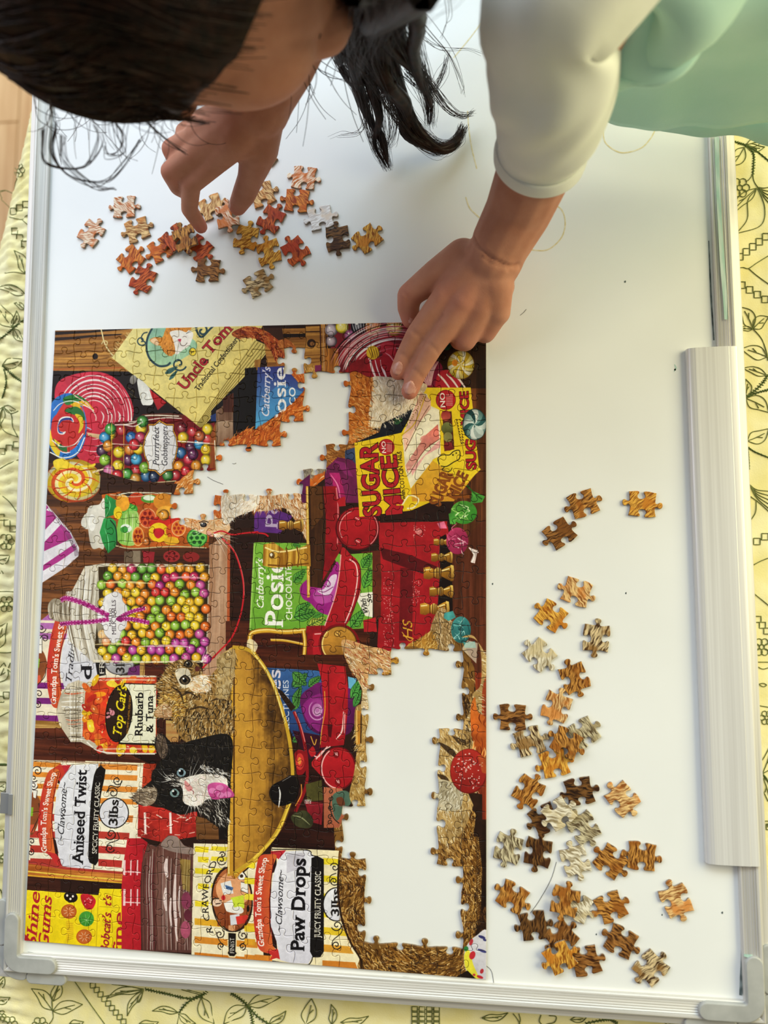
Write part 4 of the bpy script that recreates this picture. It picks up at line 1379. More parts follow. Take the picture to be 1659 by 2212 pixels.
def paint_topcat():
    VW('E')
    # jar neck and glass
    poly([350, 240, 420, 215, 500, 240, 560, 190, 960, 185, 960, 720, 620, 725, 540, 690, 440, 640, 370, 640, 290, 520, 270, 420, 300, 320], '#c9bda6', sm=False, n=.2)
    rw = random.Random(9)
    for k in range(26):
        y = 260 + k * 15
        x0 = 300 + abs(k - 8) * 5
        line([(x0, y), (380, y + rw.uniform(-10, 10)), (460, y + rw.uniform(-6, 6))], rw.uniform(4, 10), rw.choice(['#f7f4ee', '#8a7c66', '#b8a98e', '#ffffff', '#5d5040', '#d0542e', '#e4dccb']), taper=.6, a=.8)
    for k in range(5):
        line([(370 + k * 20, 230), (365 + k * 20, 400), (372 + k * 18, 640)], 6, rw.choice(['#f4f0e8', '#9a8c76', '#6a5c48']), taper=.5, a=.8)
    # sweets inside
    poly([(470, 300), (560, 200), (960, 195), (960, 715), (620, 715), (540, 650), (450, 600)], '#c8401e', n=.3)
    rs = random.Random(5)
    for k in range(74):
        x = rs.uniform(470, 950); y = rs.uniform(205, 700)
        a = rs.uniform(0, 180)
        ell(x, y, rs.uniform(26, 46), rs.uniform(15, 24), rs.choice(['#eab81e', '#e8901e', '#d8381e', '#c22a1c', '#f0cf3a', '#e06a2a', '#b8281a']), rot=a, n=.15)
        if k % 3 == 0:
            ell(x - 6, y - 6, 10, 5, '#fbe9b0', rot=a, k=8, a=.8)
    for y in (215, 690):
        line([(560, y), (760, y - 4), (950, y)], 10, '#f4e2cc', a=.6)
    line([(480, 640), (560, 700), (700, 718), (950, 722)], 9, '#f4ede0', a=.9); line([(560, 195), (760, 185), (950, 188)], 8, '#efe2cc', a=.8)
    # paper label and black oval
    poly([(735, 235), (955, 240), (952, 665), (700, 655)], '#1d1712'); poly([(742, 242), (958, 247), (955, 650), (710, 644)], '#ebe8cc', n=.05)
    ell(702, 445, 93, 198, '#0e0b09', rot=6); ell(702, 445, 87, 190, '#2a1a10', n=.2, rot=6)
    text('Top Cat\'s', 715, 610, 755, 262, 62, '#f0d91e', .02, True, shear=.35)
    text('GOURMET ANIMAL DELI SHOP', 765, 585, 785, 320, 14, '#e8a02a', .0)
    ell(655, 440, 18, 20, '#d88a94'); 
    for dx, dy in ((-22, 26), (-30, 2), (-14, -22), (-34, 30)):
        ell(655 + dx, 440 + dy, 9, 9, '#d88a94', k=10)
    text('Rhubarb', 862, 600, 868, 300, 54, '#14110f', .015, True)
    text('& Tuna', 936, 575, 935, 322, 50, '#14110f', .015, True)
    poly([(975, 480), (1025, 490), (1025, 600), (975, 610)], '#3a1a10'); wood([(1025, 490), (1120, 500), (1110, 640), (1025, 640)], '#c9b068', '#b07a44')


def paint_kittens():
    VW('E')
    # tabby kitten
    T1 = ['#d2ac6c', '#8a6430', '#f0dcae', '#3e2a10', '#b0843c', '#241808']
    fur([960, 260, 1010, 160, 1060, 100, 1150, 70, 1250, 110, 1300, 200, 1380, 130, 1480, 30, 1510, 80, 1470, 300, 1470, 600, 1180, 640, 1100, 560, 1060, 480, 960, 470, 945, 440, 985, 330],
        T1, [(1000, 300, 180), (1080, 160, 215), (1100, 420, 120), (1200, 480, 100), (1380, 420, 100), (1400, 200, 60), (1250, 560, 110)], 1500, 36, 5, base='#8f6c38')
    fur([1000, 330, 1150, 300, 1180, 420, 1080, 470, 1010, 420], ['#d9a83c', '#b87f28', '#efcf7a', '#6a4a1c'], [(1080, 380, 170)], 180, 38, 5)
    fur([1150, 470, 1470, 330, 1470, 620, 1200, 640], ['#2c2014', '#d2b583', '#171009', '#8a6c42'], [(1250, 520, 100), (1400, 460, 95)], 260, 46, 6)
    for P in ([(1120, 330), (1180, 300), (1240, 330)], [(1060, 260), (1120, 300), (1150, 380)], [(1180, 420), (1260, 400), (1330, 420)], [(1330, 360), (1400, 340), (1460, 370)]):
        line(P, 14, '#2a1c10', taper=.8, a=.8)
    poly([948, 440, 1010, 380, 1060, 400, 1060, 470, 990, 475], '#b88a5e', sm=True, n=.3)
    fur([950, 440, 1060, 380, 1060, 470], ['#e2c79c', '#8a6a3a', '#f0e0c0'], [(1000, 430, 200)], 60, 36, 4)
    poly([1090, 150, 1180, 140, 1195, 250, 1130, 260], '#e9dcc0', sm=True, n=.2)
    fur([1200, 200, 1300, 180, 1330, 280, 1230, 300, 1180, 260], ['#f4ead6', '#d98a3c', '#ffffff', '#c9a878'], [(1260, 230, 20)], 140, 26, 4, base='#e6cfa8')
    cat_eye(1155, 215, 30, '#5a4a34'); cat_eye(1178, 104, 24, '#5a4a34')
    poly([1230, 120, 1262, 130, 1245, 155, 1225, 148], '#5a2a24', sm=True); line([(1245, 150), (1280, 150), (1300, 140)], 4, '#3a1a14')
    whiskers(1260, 190, (-10, 5, 20, 35, 50), 150, '#fffdf6', 4); whiskers(1270, 90, (-60, -75, -45), 120, '#fffdf6', 4)
    fur([1380, 60, 1490, 0, 1500, 120, 1460, 320, 1370, 330, 1380, 180], ['#c9ad7a', '#e6d3a8', '#8f7448', '#5a4528'], [(1430, 150, 80)], 210, 28, 4, base='#b0925c')
    for k in range(8):
        ell(1410 + pr.uniform(-20, 50), 80 + k * 30, 22, 14, '#d8c294', a=.4, rot=-30)
    # black and white kitten
    Bk = ['#14110f', '#2a2420', '#0a0808', '#4a423a', '#1c1815']
    fur([960, 600, 1010, 590, 1090, 660, 1240, 620, 1470, 600, 1470, 900, 1450, 1230, 1330, 1190, 1240, 1120, 1130, 1140, 1020, 1100, 930, 1060, 870, 1080, 790, 1030, 860, 960, 920, 920, 930, 850, 990, 760, 950, 680],
        Bk, [(1000, 700, 200), (950, 1000, 200), (1100, 720, 250), (1250, 700, 80), (1350, 1100, 60), (1400, 700, 90)], 900, 36, 5, base='#1a1613')
    fur([965, 610, 1010, 600, 1040, 700, 1000, 760, 960, 680], ['#6a5848', '#a08870', '#3a2e26'], [(990, 680, 250)], 70, 40, 4, base='#4a3c32')
    fur([795, 1025, 870, 960, 960, 960, 950, 1050, 880, 1080], ['#c9b59a', '#8a7660', '#3a2e26', '#e2d4bc'], [(880, 1020, 200)], 120, 40, 4, base='#7a6854')
    fur([1120, 900, 1180, 880, 1280, 860, 1430, 880, 1450, 960, 1440, 1010, 1320, 1030, 1240, 1080, 1150, 1060, 1140, 980], ['#f3eee6', '#d8cfc2', '#ffffff', '#b8aca0', '#e8c8c4'],
        [(1170, 960, 10), (1300, 920, 30), (1250, 1040, 80)], 420, 30, 4, base='#e0d6ca')
    fur([1020, 880, 1120, 860, 1160, 900, 1130, 960, 1060, 940], ['#f3eee6', '#c8bfb2', '#2a2420'], [(1080, 910, 200)], 90, 30, 4)
    fur([1260, 790, 1430, 840, 1440, 900, 1300, 870], ['#e8e0d4', '#8a8078', '#ffffff'], [(1350, 850, 40)], 110, 36, 4)
    fur([1230, 1080, 1440, 1010, 1450, 1200, 1350, 1190], ['#cfc6ba', '#5a5048', '#2a2420', '#efe8dc'], [(1350, 1110, 60)], 150, 44, 4)
    cat_eye(1130, 850, 34, '#7f97a0'); cat_eye(1085, 990, 34, '#7f9a98')
    poly([1155, 905, 1180, 925, 1210, 960, 1180, 980, 1155, 945], '#d98f8c', sm=True); line([(1190, 965), (1215, 980), (1212, 1000)], 4, '#8a3a3c')
    poly([1310, 950, 1350, 920, 1430, 930, 1490, 990, 1485, 1020, 1420, 1030, 1340, 1030], '#d0569a', '#c44488', sm=True, n=.15)
    for q in ((1345, 975), (1395, 955), (1400, 1005), (1450, 1000)):
        ell(q[0], q[1], 26, 20, '#e58abf', a=.8)
    whiskers(1190, 920, (-75, -60, -45, -88), 190, '#fffdf8', 4); whiskers(1200, 1010, (60, 75, 90, 105), 170, '#fffdf8', 4); whiskers(1060, 900, (-150, -135, 170), 120, '#fffdf8', 4)


def paint_green_box():
    VW('D')
    # ginger cat chest, violet box
    poly([(40, 95), (300, 205), (215, 325), (35, 312)], '#5b2b7c', n=.15)
    text('Po', 195, 292, 205, 100, 88, '#b8a4c4', .012, True)
    fur([-20, 45, 130, 30, 300, 40, 410, 30, 405, 360, 360, 300, 300, 210, 240, 150, 120, 170, -20, 160], ['#f2e6d4', '#c8813e', '#fbf6ec', '#a85e22', '#e2b888', '#8a4a1a'], [(60, 90, 110), (200, 100, 70), (340, 120, 60), (360, 260, 70)], 420, 40, 5, base='#dcb890')
    line([(0, 318), (100, 325), (135, 345)], 10, '#c81e28')
    # green box front
    poly([(35, 385), (395, 390), (640, 470), (850, 455), (845, 975), (390, 990), (5, 990)], '#7ab43c', '#6ca632', n=.06)
    line([(38, 388), (8, 985)], 10, '#9acb5a', sm=False)
    text("Catberry's", 102, 842, 96, 500, 50, '#f4f6ec', .01, True, shear=.3)
    text('Posie', 232, 968, 236, 500, 128, '#f7f7ef', .015, True)
    text('CHOCOLATE', 298, 916, 292, 548, 44, '#eef2e2', .015)
    for q in ((305, 660, 385, 575, 30), (310, 900, 455, 860, 42), (320, 870, 420, 800, 30), (405, 960, 525, 900, 32), (440, 900, 520, 860, 20), (780, 560, 840, 470, 34), (790, 700, 835, 560, 32), (700, 970, 790, 850, 36), (350, 410, 300, 400, 16)):
        leaf(*q, '#5aa23c' if q[0] != 405 else '#b8c84a', '#123a18')
    poly([350, 700, 400, 640, 470, 620, 560, 560, 620, 540, 620, 900, 560, 890, 480, 860, 420, 800, 370, 770], '#a62488', '#96207c', sm=True, n=.12)
    poly([440, 740, 500, 680, 560, 640, 605, 620, 600, 760, 540, 800, 470, 800], '#b84aa0', sm=True)
    poly([470, 720, 520, 700, 560, 620, 605, 610, 580, 700, 540, 750], '#e4cce6', sm=True)
    line([(540, 640), (560, 670), (545, 690), (530, 668)], 6, '#9a3a8a'); line([(480, 720), (520, 725), (580, 690)], 5, '#8a2a7a')
    poly([(750, 735), (850, 725), (850, 900), (800, 890), (745, 790)], '#eeeadb'); text('With', 822, 880, 800, 770, 36, '#1c1a16', .01, True, shear=.3)
    text('So', 848, 800, 835, 740, 34, '#1c1a16', .01, True, shear=.3)


def brass_weight(x, y, s, rot=0):
    """turned brass weight lying on its side, head to the left"""
    def q(a, b):
        return (x + a * s, y + b * s)
    D, M_, L_ = '#7a4a12', '#c8922e', '#f2d06a'
    poly([q(-70, -28), q(-40, -34), q(-16, -20), q(-16, 20), q(-40, 34), q(-70, 28)], M_, D, n=.2)
    poly([q(-16, -16), q(0, -30), q(12, -30), q(22, -20), q(22, 20), q(12, 30), q(0, 30), q(-16, 16)], L_, D, n=.2)
    poly([q(22, -16), q(60, -36), q(72, -40), q(72, 40), q(60, 36), q(22, 16)], M_, D, n=.2)
    poly([q(72, -44), q(88, -40), q(92, 0), q(88, 40), q(72, 44)], L_, D)
    for a in (-16, 0, 12, 22, 72):
        line([q(a, -28), q(a, 28)], 5 * s, '#5a340c', sm=False)
    line([q(-66, -16), q(-30, -20)], 6 * s, '#f9e6a0', sm=False); line([q(26, -12), q(66, -24)], 6 * s, '#f9e6a0', sm=False)


def paint_scales():
    VW('D')
    # pan top edge and dark stem
    wood([(400, 0), (520, 0), (540, 420), (600, 520), (500, 700), (420, 690)], '#4a2a14', '#2a160c', True)
    poly([(392, 0), (408, 0), (420, 690), (418, 762), (400, 765), (398, 600)], '#d9a63a', n=.2); line([(402, 10), (410, 740)], 5, '#f4dc88', sm=False)
    poly([(420, 0), (500, 0), (510, 200), (430, 300)], '#7a4a1e', a=.5, n=.3)
    brass_weight(280, 268, 1.05)
    # large brass cone
    wood([(100, 400), (170, 385), (250, 440), (330, 430), (420, 395), (425, 550), (330, 545), (250, 555), (160, 560), (95, 545)], '#e6b848', '#9a6418', True)
    line([(110, 420), (210, 450), (400, 420)], 10, '#f9e49a'); line([(130, 540), (250, 545), (410, 530)], 10, '#7a4a10')
    ell(158, 475, 20, 22, '#6a4a1a'); ell(155, 470, 10, 11, '#f4f0e0')
    line([(255, 420), (265, 480), (258, 560)], 9, '#7a4a10'); line([(330, 415), (342, 480), (335, 555)], 9, '#7a4a10')
    # red cast-iron body
    R1_, R2_, R3_ = '#b51d26', '#8f141c', '#d8525a'
    poly([(510, 0), (600, 0), (620, 130), (640, 420), (560, 560), (500, 660), (520, 500), (530, 250)], R2_, n=.2)
    line([(600, 10), (612, 150), (608, 400)], 8, '#e07a80'); poly([(600, 90), (660, 70), (665, 135), (620, 140)], R1_)
    poly([(890, 240), (1100, 225), (1360, 240), (1385, 420), (1310, 560), (1300, 830), (1240, 1000), (960, 1170), (880, 1140), (900, 700)], '#a81c24', '#9a161e', n=.15)
    poly([(900, 420), (1100, 470), (1310, 560), (1300, 640), (1080, 560), (920, 500)], '#3a0d10', a=.75, n=.2)
    poly([(1040, 560), (1130, 560), (1120, 1060), (1030, 1060)], '#4a0e12', a=.65, n=.2)
    poly([(880, 100), (1380, 120), (1370, 240), (900, 250)], '#2a1612', n=.3)
    for (x0, x1, y0, y1, n_) in ((925, 1000, 580, 1100, 110), (1120, 1180, 640, 800, 40), (1130, 1210, 270, 350, 36)):
        for k in range(n_):
            ell(pr.uniform(x0, x1), pr.uniform(y0, y1), pr.uniform(2, 4.5), pr.uniform(2, 4.5), '#f0a8a4', k=6, a=.8)
    ell(1165, 310, 22, 20, '#f0b4b0', a=.6)
    poly([(770, 450), (900, 440), (910, 640), (905, 900), (860, 930), (850, 700), (848, 455), (775, 458)], '#5a2418', n=.2)
    # big round boss
    ell(745, 290, 152, 150, '#5a0c12'); ell(745, 288, 140, 142, R1_, '#a3161f', n=.08)
    line([(745 + 132 * math.cos(t), 290 + 132 * math.sin(t)) for t in np.linspace(2.2, 7.0, 24)], 8, '#7a0f16')
    line([(745 + 122 * math.cos(t), 290 + 124 * math.sin(t)) for t in np.linspace(2.6, 4.4, 14)], 6, '#f0a0a4')
    line([(745 + 140 * math.cos(t), 290 + 140 * math.sin(t)) for t in np.linspace(-.6, .9, 14)], 6, '#e88a8e')
    for sx, sy in ((745, 222), (748, 378)):
        ell(sx, sy, 26, 18, '#7a0f16'); ell(sx, sy, 20, 13, '#c8343c'); line([(sx - 14, sy - 8), (sx + 12, sy + 8)], 5, '#f4c4c4', sm=False)
    # curved arm
    poly([640, 420, 700, 470, 750, 520, 770, 620, 760, 740, 710, 860, 660, 960, 540, 980, 520, 960, 560, 840, 600, 720, 620, 560], R1_, '#a0161f', sm=True, n=.1)
    line([(632, 470), (620, 600), (590, 760), (520, 960)], 7, '#f0b4b4'); line([(690, 500), (735, 540), (745, 640), (715, 800), (660, 940)], 8, '#f4c8c4')
    line([(705, 495), (758, 540), (765, 650), (735, 800), (690, 920)], 6, '#5a0c12')
    poly([(785, 920), (870, 900), (880, 1000), (790, 1000)], R1_, n=.15); poly([(395, 960), (520, 955), (560, 1120), (440, 1190), (400, 1230), (380, 1220)], R2_, n=.2)
    poly([(440, 1010), (500, 1000), (500, 1170), (440, 1170)], R1_); line([(450, 1015), (495, 1012)], 8, '#f0a4a4', sm=False)
    # brass plate
    ell(620, 1085, 142, 140, '#7a0f16'); ell(620, 1085, 126, 126, '#5a340e'); ell(622, 1083, 114, 118, '#c08a34', '#8a5a1c', n=.25)
    line([(620 + 116 * math.cos(t), 1085 + 120 * math.sin(t)) for t in np.linspace(1.6, 4.0, 16)], 9, '#f2d27a')
    for sx, sy in ((608, 1012), (606, 1175)):
        ell(sx, sy, 24, 22, '#6a420f'); ell(sx, sy, 18, 16, '#d8a850'); line([(sx - 12, sy - 8), (sx + 12, sy + 8)], 5, '#5a340c', sm=False)
    # brass hook frame
    wood([(0, 1010), (400, 1010), (400, 1290), (0, 1290)], '#5a2614', '#35140b')
    for P, w in (([(5, 1080), (20, 1010), (120, 990), (250, 1000), (390, 990)], 34), ([(150, 1055), (250, 1060), (375, 1085)], 18), ([(10, 1060), (30, 1130), (60, 1170), (160, 1190), (380, 1170)], 30), ([(375, 990), (385, 1080), (375, 1210)], 26)):
        line(P, w, '#8a5a14'); line(P, w * .7, '#d9a42e'); line(np.array(P) + [-2, -5], w * .22, '#f8e08a')
    poly([-10, 1060, 20, 1050, 60, 1090, 40, 1140, -10, 1130], '#f2e6c0', sm=True, a=.8)
    # black ledge with weights
    poly([(1310, 350), (1350, 330), (1420, 560), (1400, 900), (1290, 880), (1310, 640)], '#180d09')
    wood([(1390, 440), (1640, 200), (1640, 1280), (1560, 1280), (1400, 900)], '#6b3420', '#45200f', True)
    for x, y, s in ((1320, 383, .75), (1315, 488, .92), (1290, 596, 1.3), (1310, 722, 1.02), (1262, 842, 1.25)):
        brass_weight(x, y, s)
    # wrapped sweets
    wrapped(1475, 180, 90, 80, ['#5aa63c', '#2f7a26', '#9ad46a', '#d8f0b8', '#2a6a20'], '#1a4a18', 16)
    poly([(1530, 30), (1620, 70), (1600, 110), (1520, 120)], '#4a9a3a', n=.3); poly([(1370, 190), (1410, 170), (1420, 260), (1380, 260)], '#4a9a3a', n=.3)
    line([(1490, -10), (1560, 60), (1600, 90)], 9, '#2a5a1e')
    wrapped(1430, 375, 76, 92, ['#c23a6a', '#8f1f46', '#e8709a', '#f4c8d4', '#7a1436'], '#6a1030', 16)
    poly([(1290, 255), (1340, 240), (1360, 290), (1310, 290)], '#d86a8c', n=.3); poly([(1510, 420), (1570, 440), (1550, 530), (1520, 520), (1540, 470)], '#d8c4c0', n=.3)
    line([(1510, 420), (1545, 470), (1530, 525)], 8, '#f7efec'); line([(1515, 425), (1575, 455)], 7, '#f4e6e4')
    # ears
    fur([640, 1060, 740, 1080, 860, 1150, 960, 1240, 930, 1290, 760, 1290, 680, 1200], ['#e6cda0', '#a8713a', '#f4e6c8', '#7a4a20', '#c89a5e'], [(720, 1130, 50), (850, 1220, 40)], 300, 50, 5, base='#b98a52')
    line([(640, 1065), (740, 1080), (860, 1140), (950, 1230)], 8, '#8a3a1a')
    fur([860, 1150, 1010, 1140, 1020, 1190, 960, 1290, 880, 1290], ['#d9a43c', '#a8701c', '#5a2a10', '#f0cc74'], [(950, 1200, -10)], 140, 44, 5, base='#b07a28')
    fur([1245, 990, 1290, 860, 1330, 830, 1380, 900, 1400, 1010, 1360, 1110, 1280, 1110], ['#c9a878', '#8a6a3e', '#e8d2a8', '#5a4020'], [(1310, 960, 70)], 240, 44, 5, base='#9c7c4c')
    fur([1080, 1100, 1160, 1060, 1250, 1000, 1290, 1110, 1220, 1160, 1150, 1100], ['#c8923a', '#8a5a1c', '#ecc878'], [(1180, 1080, -60)], 130, 36, 5, base='#a8752c')
    wrapped(1455, 985, 68, 92, ['#3f8a88', '#1f5658', '#7ac0bc', '#a8dcd8', '#123c3e'], '#0e3436', 18)
    poly([(1340, 870), (1400, 855), (1420, 900), (1370, 925), (1338, 905)], '#3f8a88', n=.3); poly([(1470, 1070), (1550, 1065), (1560, 1110), (1480, 1110)], '#3a8280', n=.3)
    text('HS', 1125, 1050, 1120, 930, 70, '#d8a030', .0, False, shear=.3)
    line([(1050, 1000), (1100, 1060), (1130, 1045)], 5, '#d8a030')


def paint_pan_area():
    VW('F')
    wood([(-120, 40), (820, 40), (820, 200), (-120, 200)], '#5d2a17', '#33150b')
    # blue box with leaves and rose
    poly([(60, 125), (500, 150), (520, 640), (300, 600), (200, 330)], '#3a66a0', '#233a6c', ang=120, n=.1)
    text('Posies', 225, 600, 215, 140, 92, '#d8d0dc', .012, True); text('SELECTIONES', 278, 590, 272, 215, 40, '#cfd4e2', .01)
    for q in ((300, 260, 400, 170, 36), (300, 160, 395, 250, 34), (410, 260, 490, 190, 30), (305, 380, 360, 260, 26), (310, 420, 350, 330, 20), (300, 640, 370, 590, 22)):
        leaf(*q, '#4f8a3c', '#10301a')
    poly([355, 330, 430, 260, 500, 230, 680, 260, 735, 340, 735, 460, 690, 580, 560, 600, 430, 560, 370, 450], '#6d1c62', '#4f1246', sm=True, n=.15)
    poly([375, 380, 450, 320, 510, 330, 510, 560, 430, 530, 380, 450], '#8a2478', sm=True, n=.12)
    ell(470, 420, 62, 76, '#9a3688'); ell(470, 420, 36, 44, '#b872ac')
    for r in (56, 44, 30, 18):
        line([(470 + r * math.cos(t), 420 + r * 1.2 * math.sin(t)) for t in np.linspace(r, r + 4.6, 12)], 5, '#dcb4d4' if r != 44 else '#6a1a5a', taper=.6)
    poly([(300, 560), (520, 600), (520, 700), (420, 760), (330, 640)], '#3a0f22', n=.3)
    poly([(680, 190), (740, 205), (720, 280), (685, 270)], '#6ab4d8'); leaf(700, 340, 770, 200, 26, '#4f9a44', '#14401c'); leaf(720, 400, 770, 280, 22, '#4f9a44', '#14401c')
    # red column and lower boss
    R1_ = '#b51d24'
    poly([(470, 100), (660, 120), (680, 260), (680, 420), (655, 660), (485, 680), (515, 420), (500, 220)], R1_, '#a5161f', n=.12)
    line([(545, 150), (550, 400), (548, 640)], 8, '#6a0d12'); line([(650, 430), (640, 560), (600, 620)], 10, '#f4c8c4', taper=.5); line([(660, 440), (655, 580)], 6, '#f0a8a4')
    poly([(540, 520), (575, 520), (565, 610), (545, 600)], '#4a0a0e'); line([(520, 290), (522, 420), (500, 560), (490, 660)], 5, '#e8b040')
    poly([(430, 780), (500, 690), (520, 900), (440, 910)], R1_, n=.1)
    line([(440, 730), (480, 740), (540, 670)], 8, '#f0b0ac'); line([(460, 760), (510, 700), (560, 670)], 7, '#f4c4c0')
    ell(612, 820, 124, 150, '#6a0d12'); ell(612, 820, 114, 140, R1_, '#a5161f', n=.08)
    line([(612 + 112 * math.cos(t), 820 + 138 * math.sin(t)) for t in np.linspace(1.7, 4.2, 16)], 8, '#f0b4b0')
    for sx, sy in ((600, 725), (612, 915)):
        ell(sx, sy, 22, 26, '#7a0f14'); line([(sx - 10, sy - 14), (sx, sy + 6)], 5, '#f4c8c4', sm=False); line([(sx + 4, sy - 14), (sx + 8, sy + 10)], 5, '#f4c8c4', sm=False)
    # lower hook pieces
    wood([(280, 640), (520, 900), (520, 1250), (240, 1250)], '#3a1a12', '#1f0d0a')
    line([(310, 430), (350, 530), (380, 640), (400, 800), (390, 950), (320, 1120)], 20, '#8a141a'); line([(316, 430), (356, 530), (386, 640)], 6, '#e07a74')
    ell(350, 780, 50, 90, '#8a141a'); ell(350, 775, 30, 58, '#c8342e'); ell(348, 770, 12, 26, '#e88a3a')
    poly([410, 700, 440, 670, 460, 720, 430, 740], R1_, sm=True); line([(425, 600), (450, 660), (465, 620)], 6, '#d8a03a')
    poly([(390, 930), (500, 900), (510, 1040), (400, 1050)], '#4f4a22', n=.3); poly([(380, 1045), (510, 1060), (500, 1210), (420, 1190), (395, 1090)], '#8a1c26', n=.2)
    for k in range(3):
        line([(382, 1040 + k * 10), (428, 1040 + k * 10)], 4, '#efe6e2', sm=False)
    poly([290, 1150, 380, 1110, 440, 1170, 420, 1230, 330, 1220], '#3a3a22', sm=True, n=.4); line([(300, 1145), (360, 1160), (420, 1210)], 8, '#8a8a62', taper=.7)
    line([(360, 930), (360, 1000), (320, 1080)], 6, '#e8923a'); line([(230, 830), (190, 880), (150, 960)], 10, '#c8a838')
    # poster and fur on the hole's edge
    poly([(515, 950), (640, 960), (690, 1070), (640, 1180), (620, 1230), (515, 1230)], '#b8684a', '#a85a3e', n=.1)
    poly([575, 1010, 640, 975, 690, 990, 700, 1060, 650, 1110, 610, 1180, 580, 1130], '#4f6a58', sm=True, n=.2); poly([600, 1030, 640, 1020, 660, 1070, 620, 1080], '#6a3a24', sm=True)
    for y in (980, 1030, 1090, 1150, 1190):
        scroll(560, y, 18, '#1c1a18', 5, y, 1.2)
    line([(570, 1010), (555, 1080), (580, 1160), (620, 1200)], 6, '#16201c')
    T1 = ['#d9bb7a', '#a8803c', '#efdba8', '#6a4a1e', '#c49a50']
    fur([735, 400, 815, 390, 820, 480, 800, 560, 800, 700, 810, 800, 790, 960, 800, 1085, 735, 1090, 690, 1010, 720, 860, 740, 700, 725, 560], T1, [(770, 450, 60), (770, 650, 130), (760, 850, 70), (750, 1000, 60)], 330, 40, 5, base='#b08a4a')
    poly([(735, 420), (778, 430), (770, 650), (735, 660)], '#c8862e', n=.2); line([(740, 420), (742, 650)], 7, '#f0c46a', sm=False); line([(772, 440), (768, 650)], 8, '#3a2412', sm=False)
    fur([745, 200, 810, 180, 815, 400, 770, 400, 780, 290], ['#efe0bc', '#c9a878', '#8a6a3e', '#ffffff'], [(785, 300, 30)], 90, 36, 5, base='#d4b888')
    fur([640, -60, 820, -20, 960, 20, 960, 150, 860, 160, 800, 240, 740, 200, 680, 110], ['#e6cda0', '#b98a52', '#f6ead0', '#8a5a2a', '#a8482a'], [(740, 60, 45), (860, 80, 30), (780, 180, 60)], 300, 52, 5, base='#c89a66')
    # right: tabby body and sweets by the edge
    fur([1460, -80, 1540, -90, 1590, 20, 1590, 240, 1530, 320, 1470, 520, 1440, 560, 1290, 540, 1290, 1276, 1450, 1276, 1560, 1000, 1600, 700, 1600, 300, 1640, 100, 1560, -60], ['#e6d2a2', '#b08a4c', '#f4e8c8', '#6a4c24', '#c9a868'],
        [(1520, 80, 20), (1530, 250, 10), (1340, 600, 60), (1340, 780, 70), (1380, 1000, 90), (1340, 1150, 70), (1500, 1100, 90)], 860, 46, 5, base='#b5935a')
    poly([(1460, 0), (1500, -60), (1570, -40), (1560, 100)], '#f0e8d4', a=.6)
    for P in ([(1300, 640), (1380, 700), (1440, 760)], [(1450, 300), (1500, 380), (1490, 480)], [(1400, 600), (1460, 640), (1520, 640)], [(1290, 860), (1350, 900), (1370, 980)]):
        line(P, 34, '#2a190c', taper=.9, a=.8)
    fur([1440, 320, 1550, 300, 1530, 640, 1440, 640, 1400, 560], ['#4a3014', '#8a6430', '#2a190c', '#b8935a'], [(1480, 450, 80)], 150, 44, 5)
    fur([1290, 900, 1460, 960, 1440, 1100, 1300, 1090], ['#d9d2bc', '#a89a78', '#efe8d4', '#6a5c40'], [(1360, 1010, 110)], 150, 46, 5, base='#b5a88a')
    poly([(1500, 980), (1600, 1000), (1600, 1290), (1540, 1290), (1560, 1120)], '#2a180e', n=.3)
    poly([1520, 420, 1550, 330, 1570, 430, 1630, 490, 1640, 700, 1600, 740, 1560, 700, 1530, 600], '#d8742a', '#b04a18', sm=True, n=.25)
    for k in range(14):
        x = pr.uniform(1530, 1625); y = pr.uniform(420, 700)
        line([(x, y), (x + pr.uniform(-14, 14), y + 40), (x + pr.uniform(-20, 20), y + 80)], 7, pr.choice(['#f4c07a', '#8a3410', '#f0a050', '#6a240c']), taper=.8)
    ell(1508, 840, 128, 155, '#6a1410'); ell(1506, 838, 122, 150, '#b32d24', '#8a1c18', n=.12)
    for k in range(70):
        a = pr.uniform(0, 6.28); r = pr.uniform(.1, .9)
        ell(1506 + 118 * r * math.cos(a), 838 + 146 * r * math.sin(a), pr.uniform(3, 7), pr.uniform(3, 6), '#f2dcd4', k=6, a=.9)
    poly([(1570, 730), (1640, 740), (1640, 860), (1600, 850)], '#c8682a', a=.6, n=.3)

    # ------------ the brass scale pan (photo pixels)
    VW('P')
    pan = spline([(505, 1392), (540, 1398), (575, 1440), (604, 1500), (628, 1580), (642, 1660), (636, 1720), (610, 1790), (560, 1850), (506, 1890)], 8)
    pan = list(pan) + [(500, 1885), (496, 1640), (503, 1400)]
    cv = cover(loop_edges(tocv(pan)))
    ca, cb, cc = hx('#d6a03a'), hx('#8f5c1e'), hx('#3d2610')

    def f(X, Y):
        u, v = fromcv(X, Y)
        t = np.clip((u - 500) / (150 * np.sqrt(np.clip(1 - ((v - 1640) / 255) ** 2, .05, 1))), 0, 1)
        n = N_soft[Y.astype(int), X.astype(int)] - .5
        st = N_v[Y.astype(int), X.astype(int)] - .5
        s = np.clip(t + n * .5 + st * .35, 0, 1)[..., None]
        lo = np.clip((v - 1700) / 120, 0, 1)[..., None]
        dk = np.clip((s - .45) * 2.2, 0, 1) * (1 - .7 * lo)
        c = ca * (1 - s) + cb * s
        return c * (1 - dk) + cc * dk
    blend(cv, f)
    line([(506, 1396), (548, 1408), (590, 1470), (622, 1570), (634, 1660), (628, 1725), (600, 1795), (556, 1848), (508, 1884)], 7, '#c9a02e')
    line([(545, 1402), (588, 1466), (618, 1560)], 3, '#f0d878'); line([(630, 1730), (600, 1800), (550, 1852)], 4, '#ecc848')
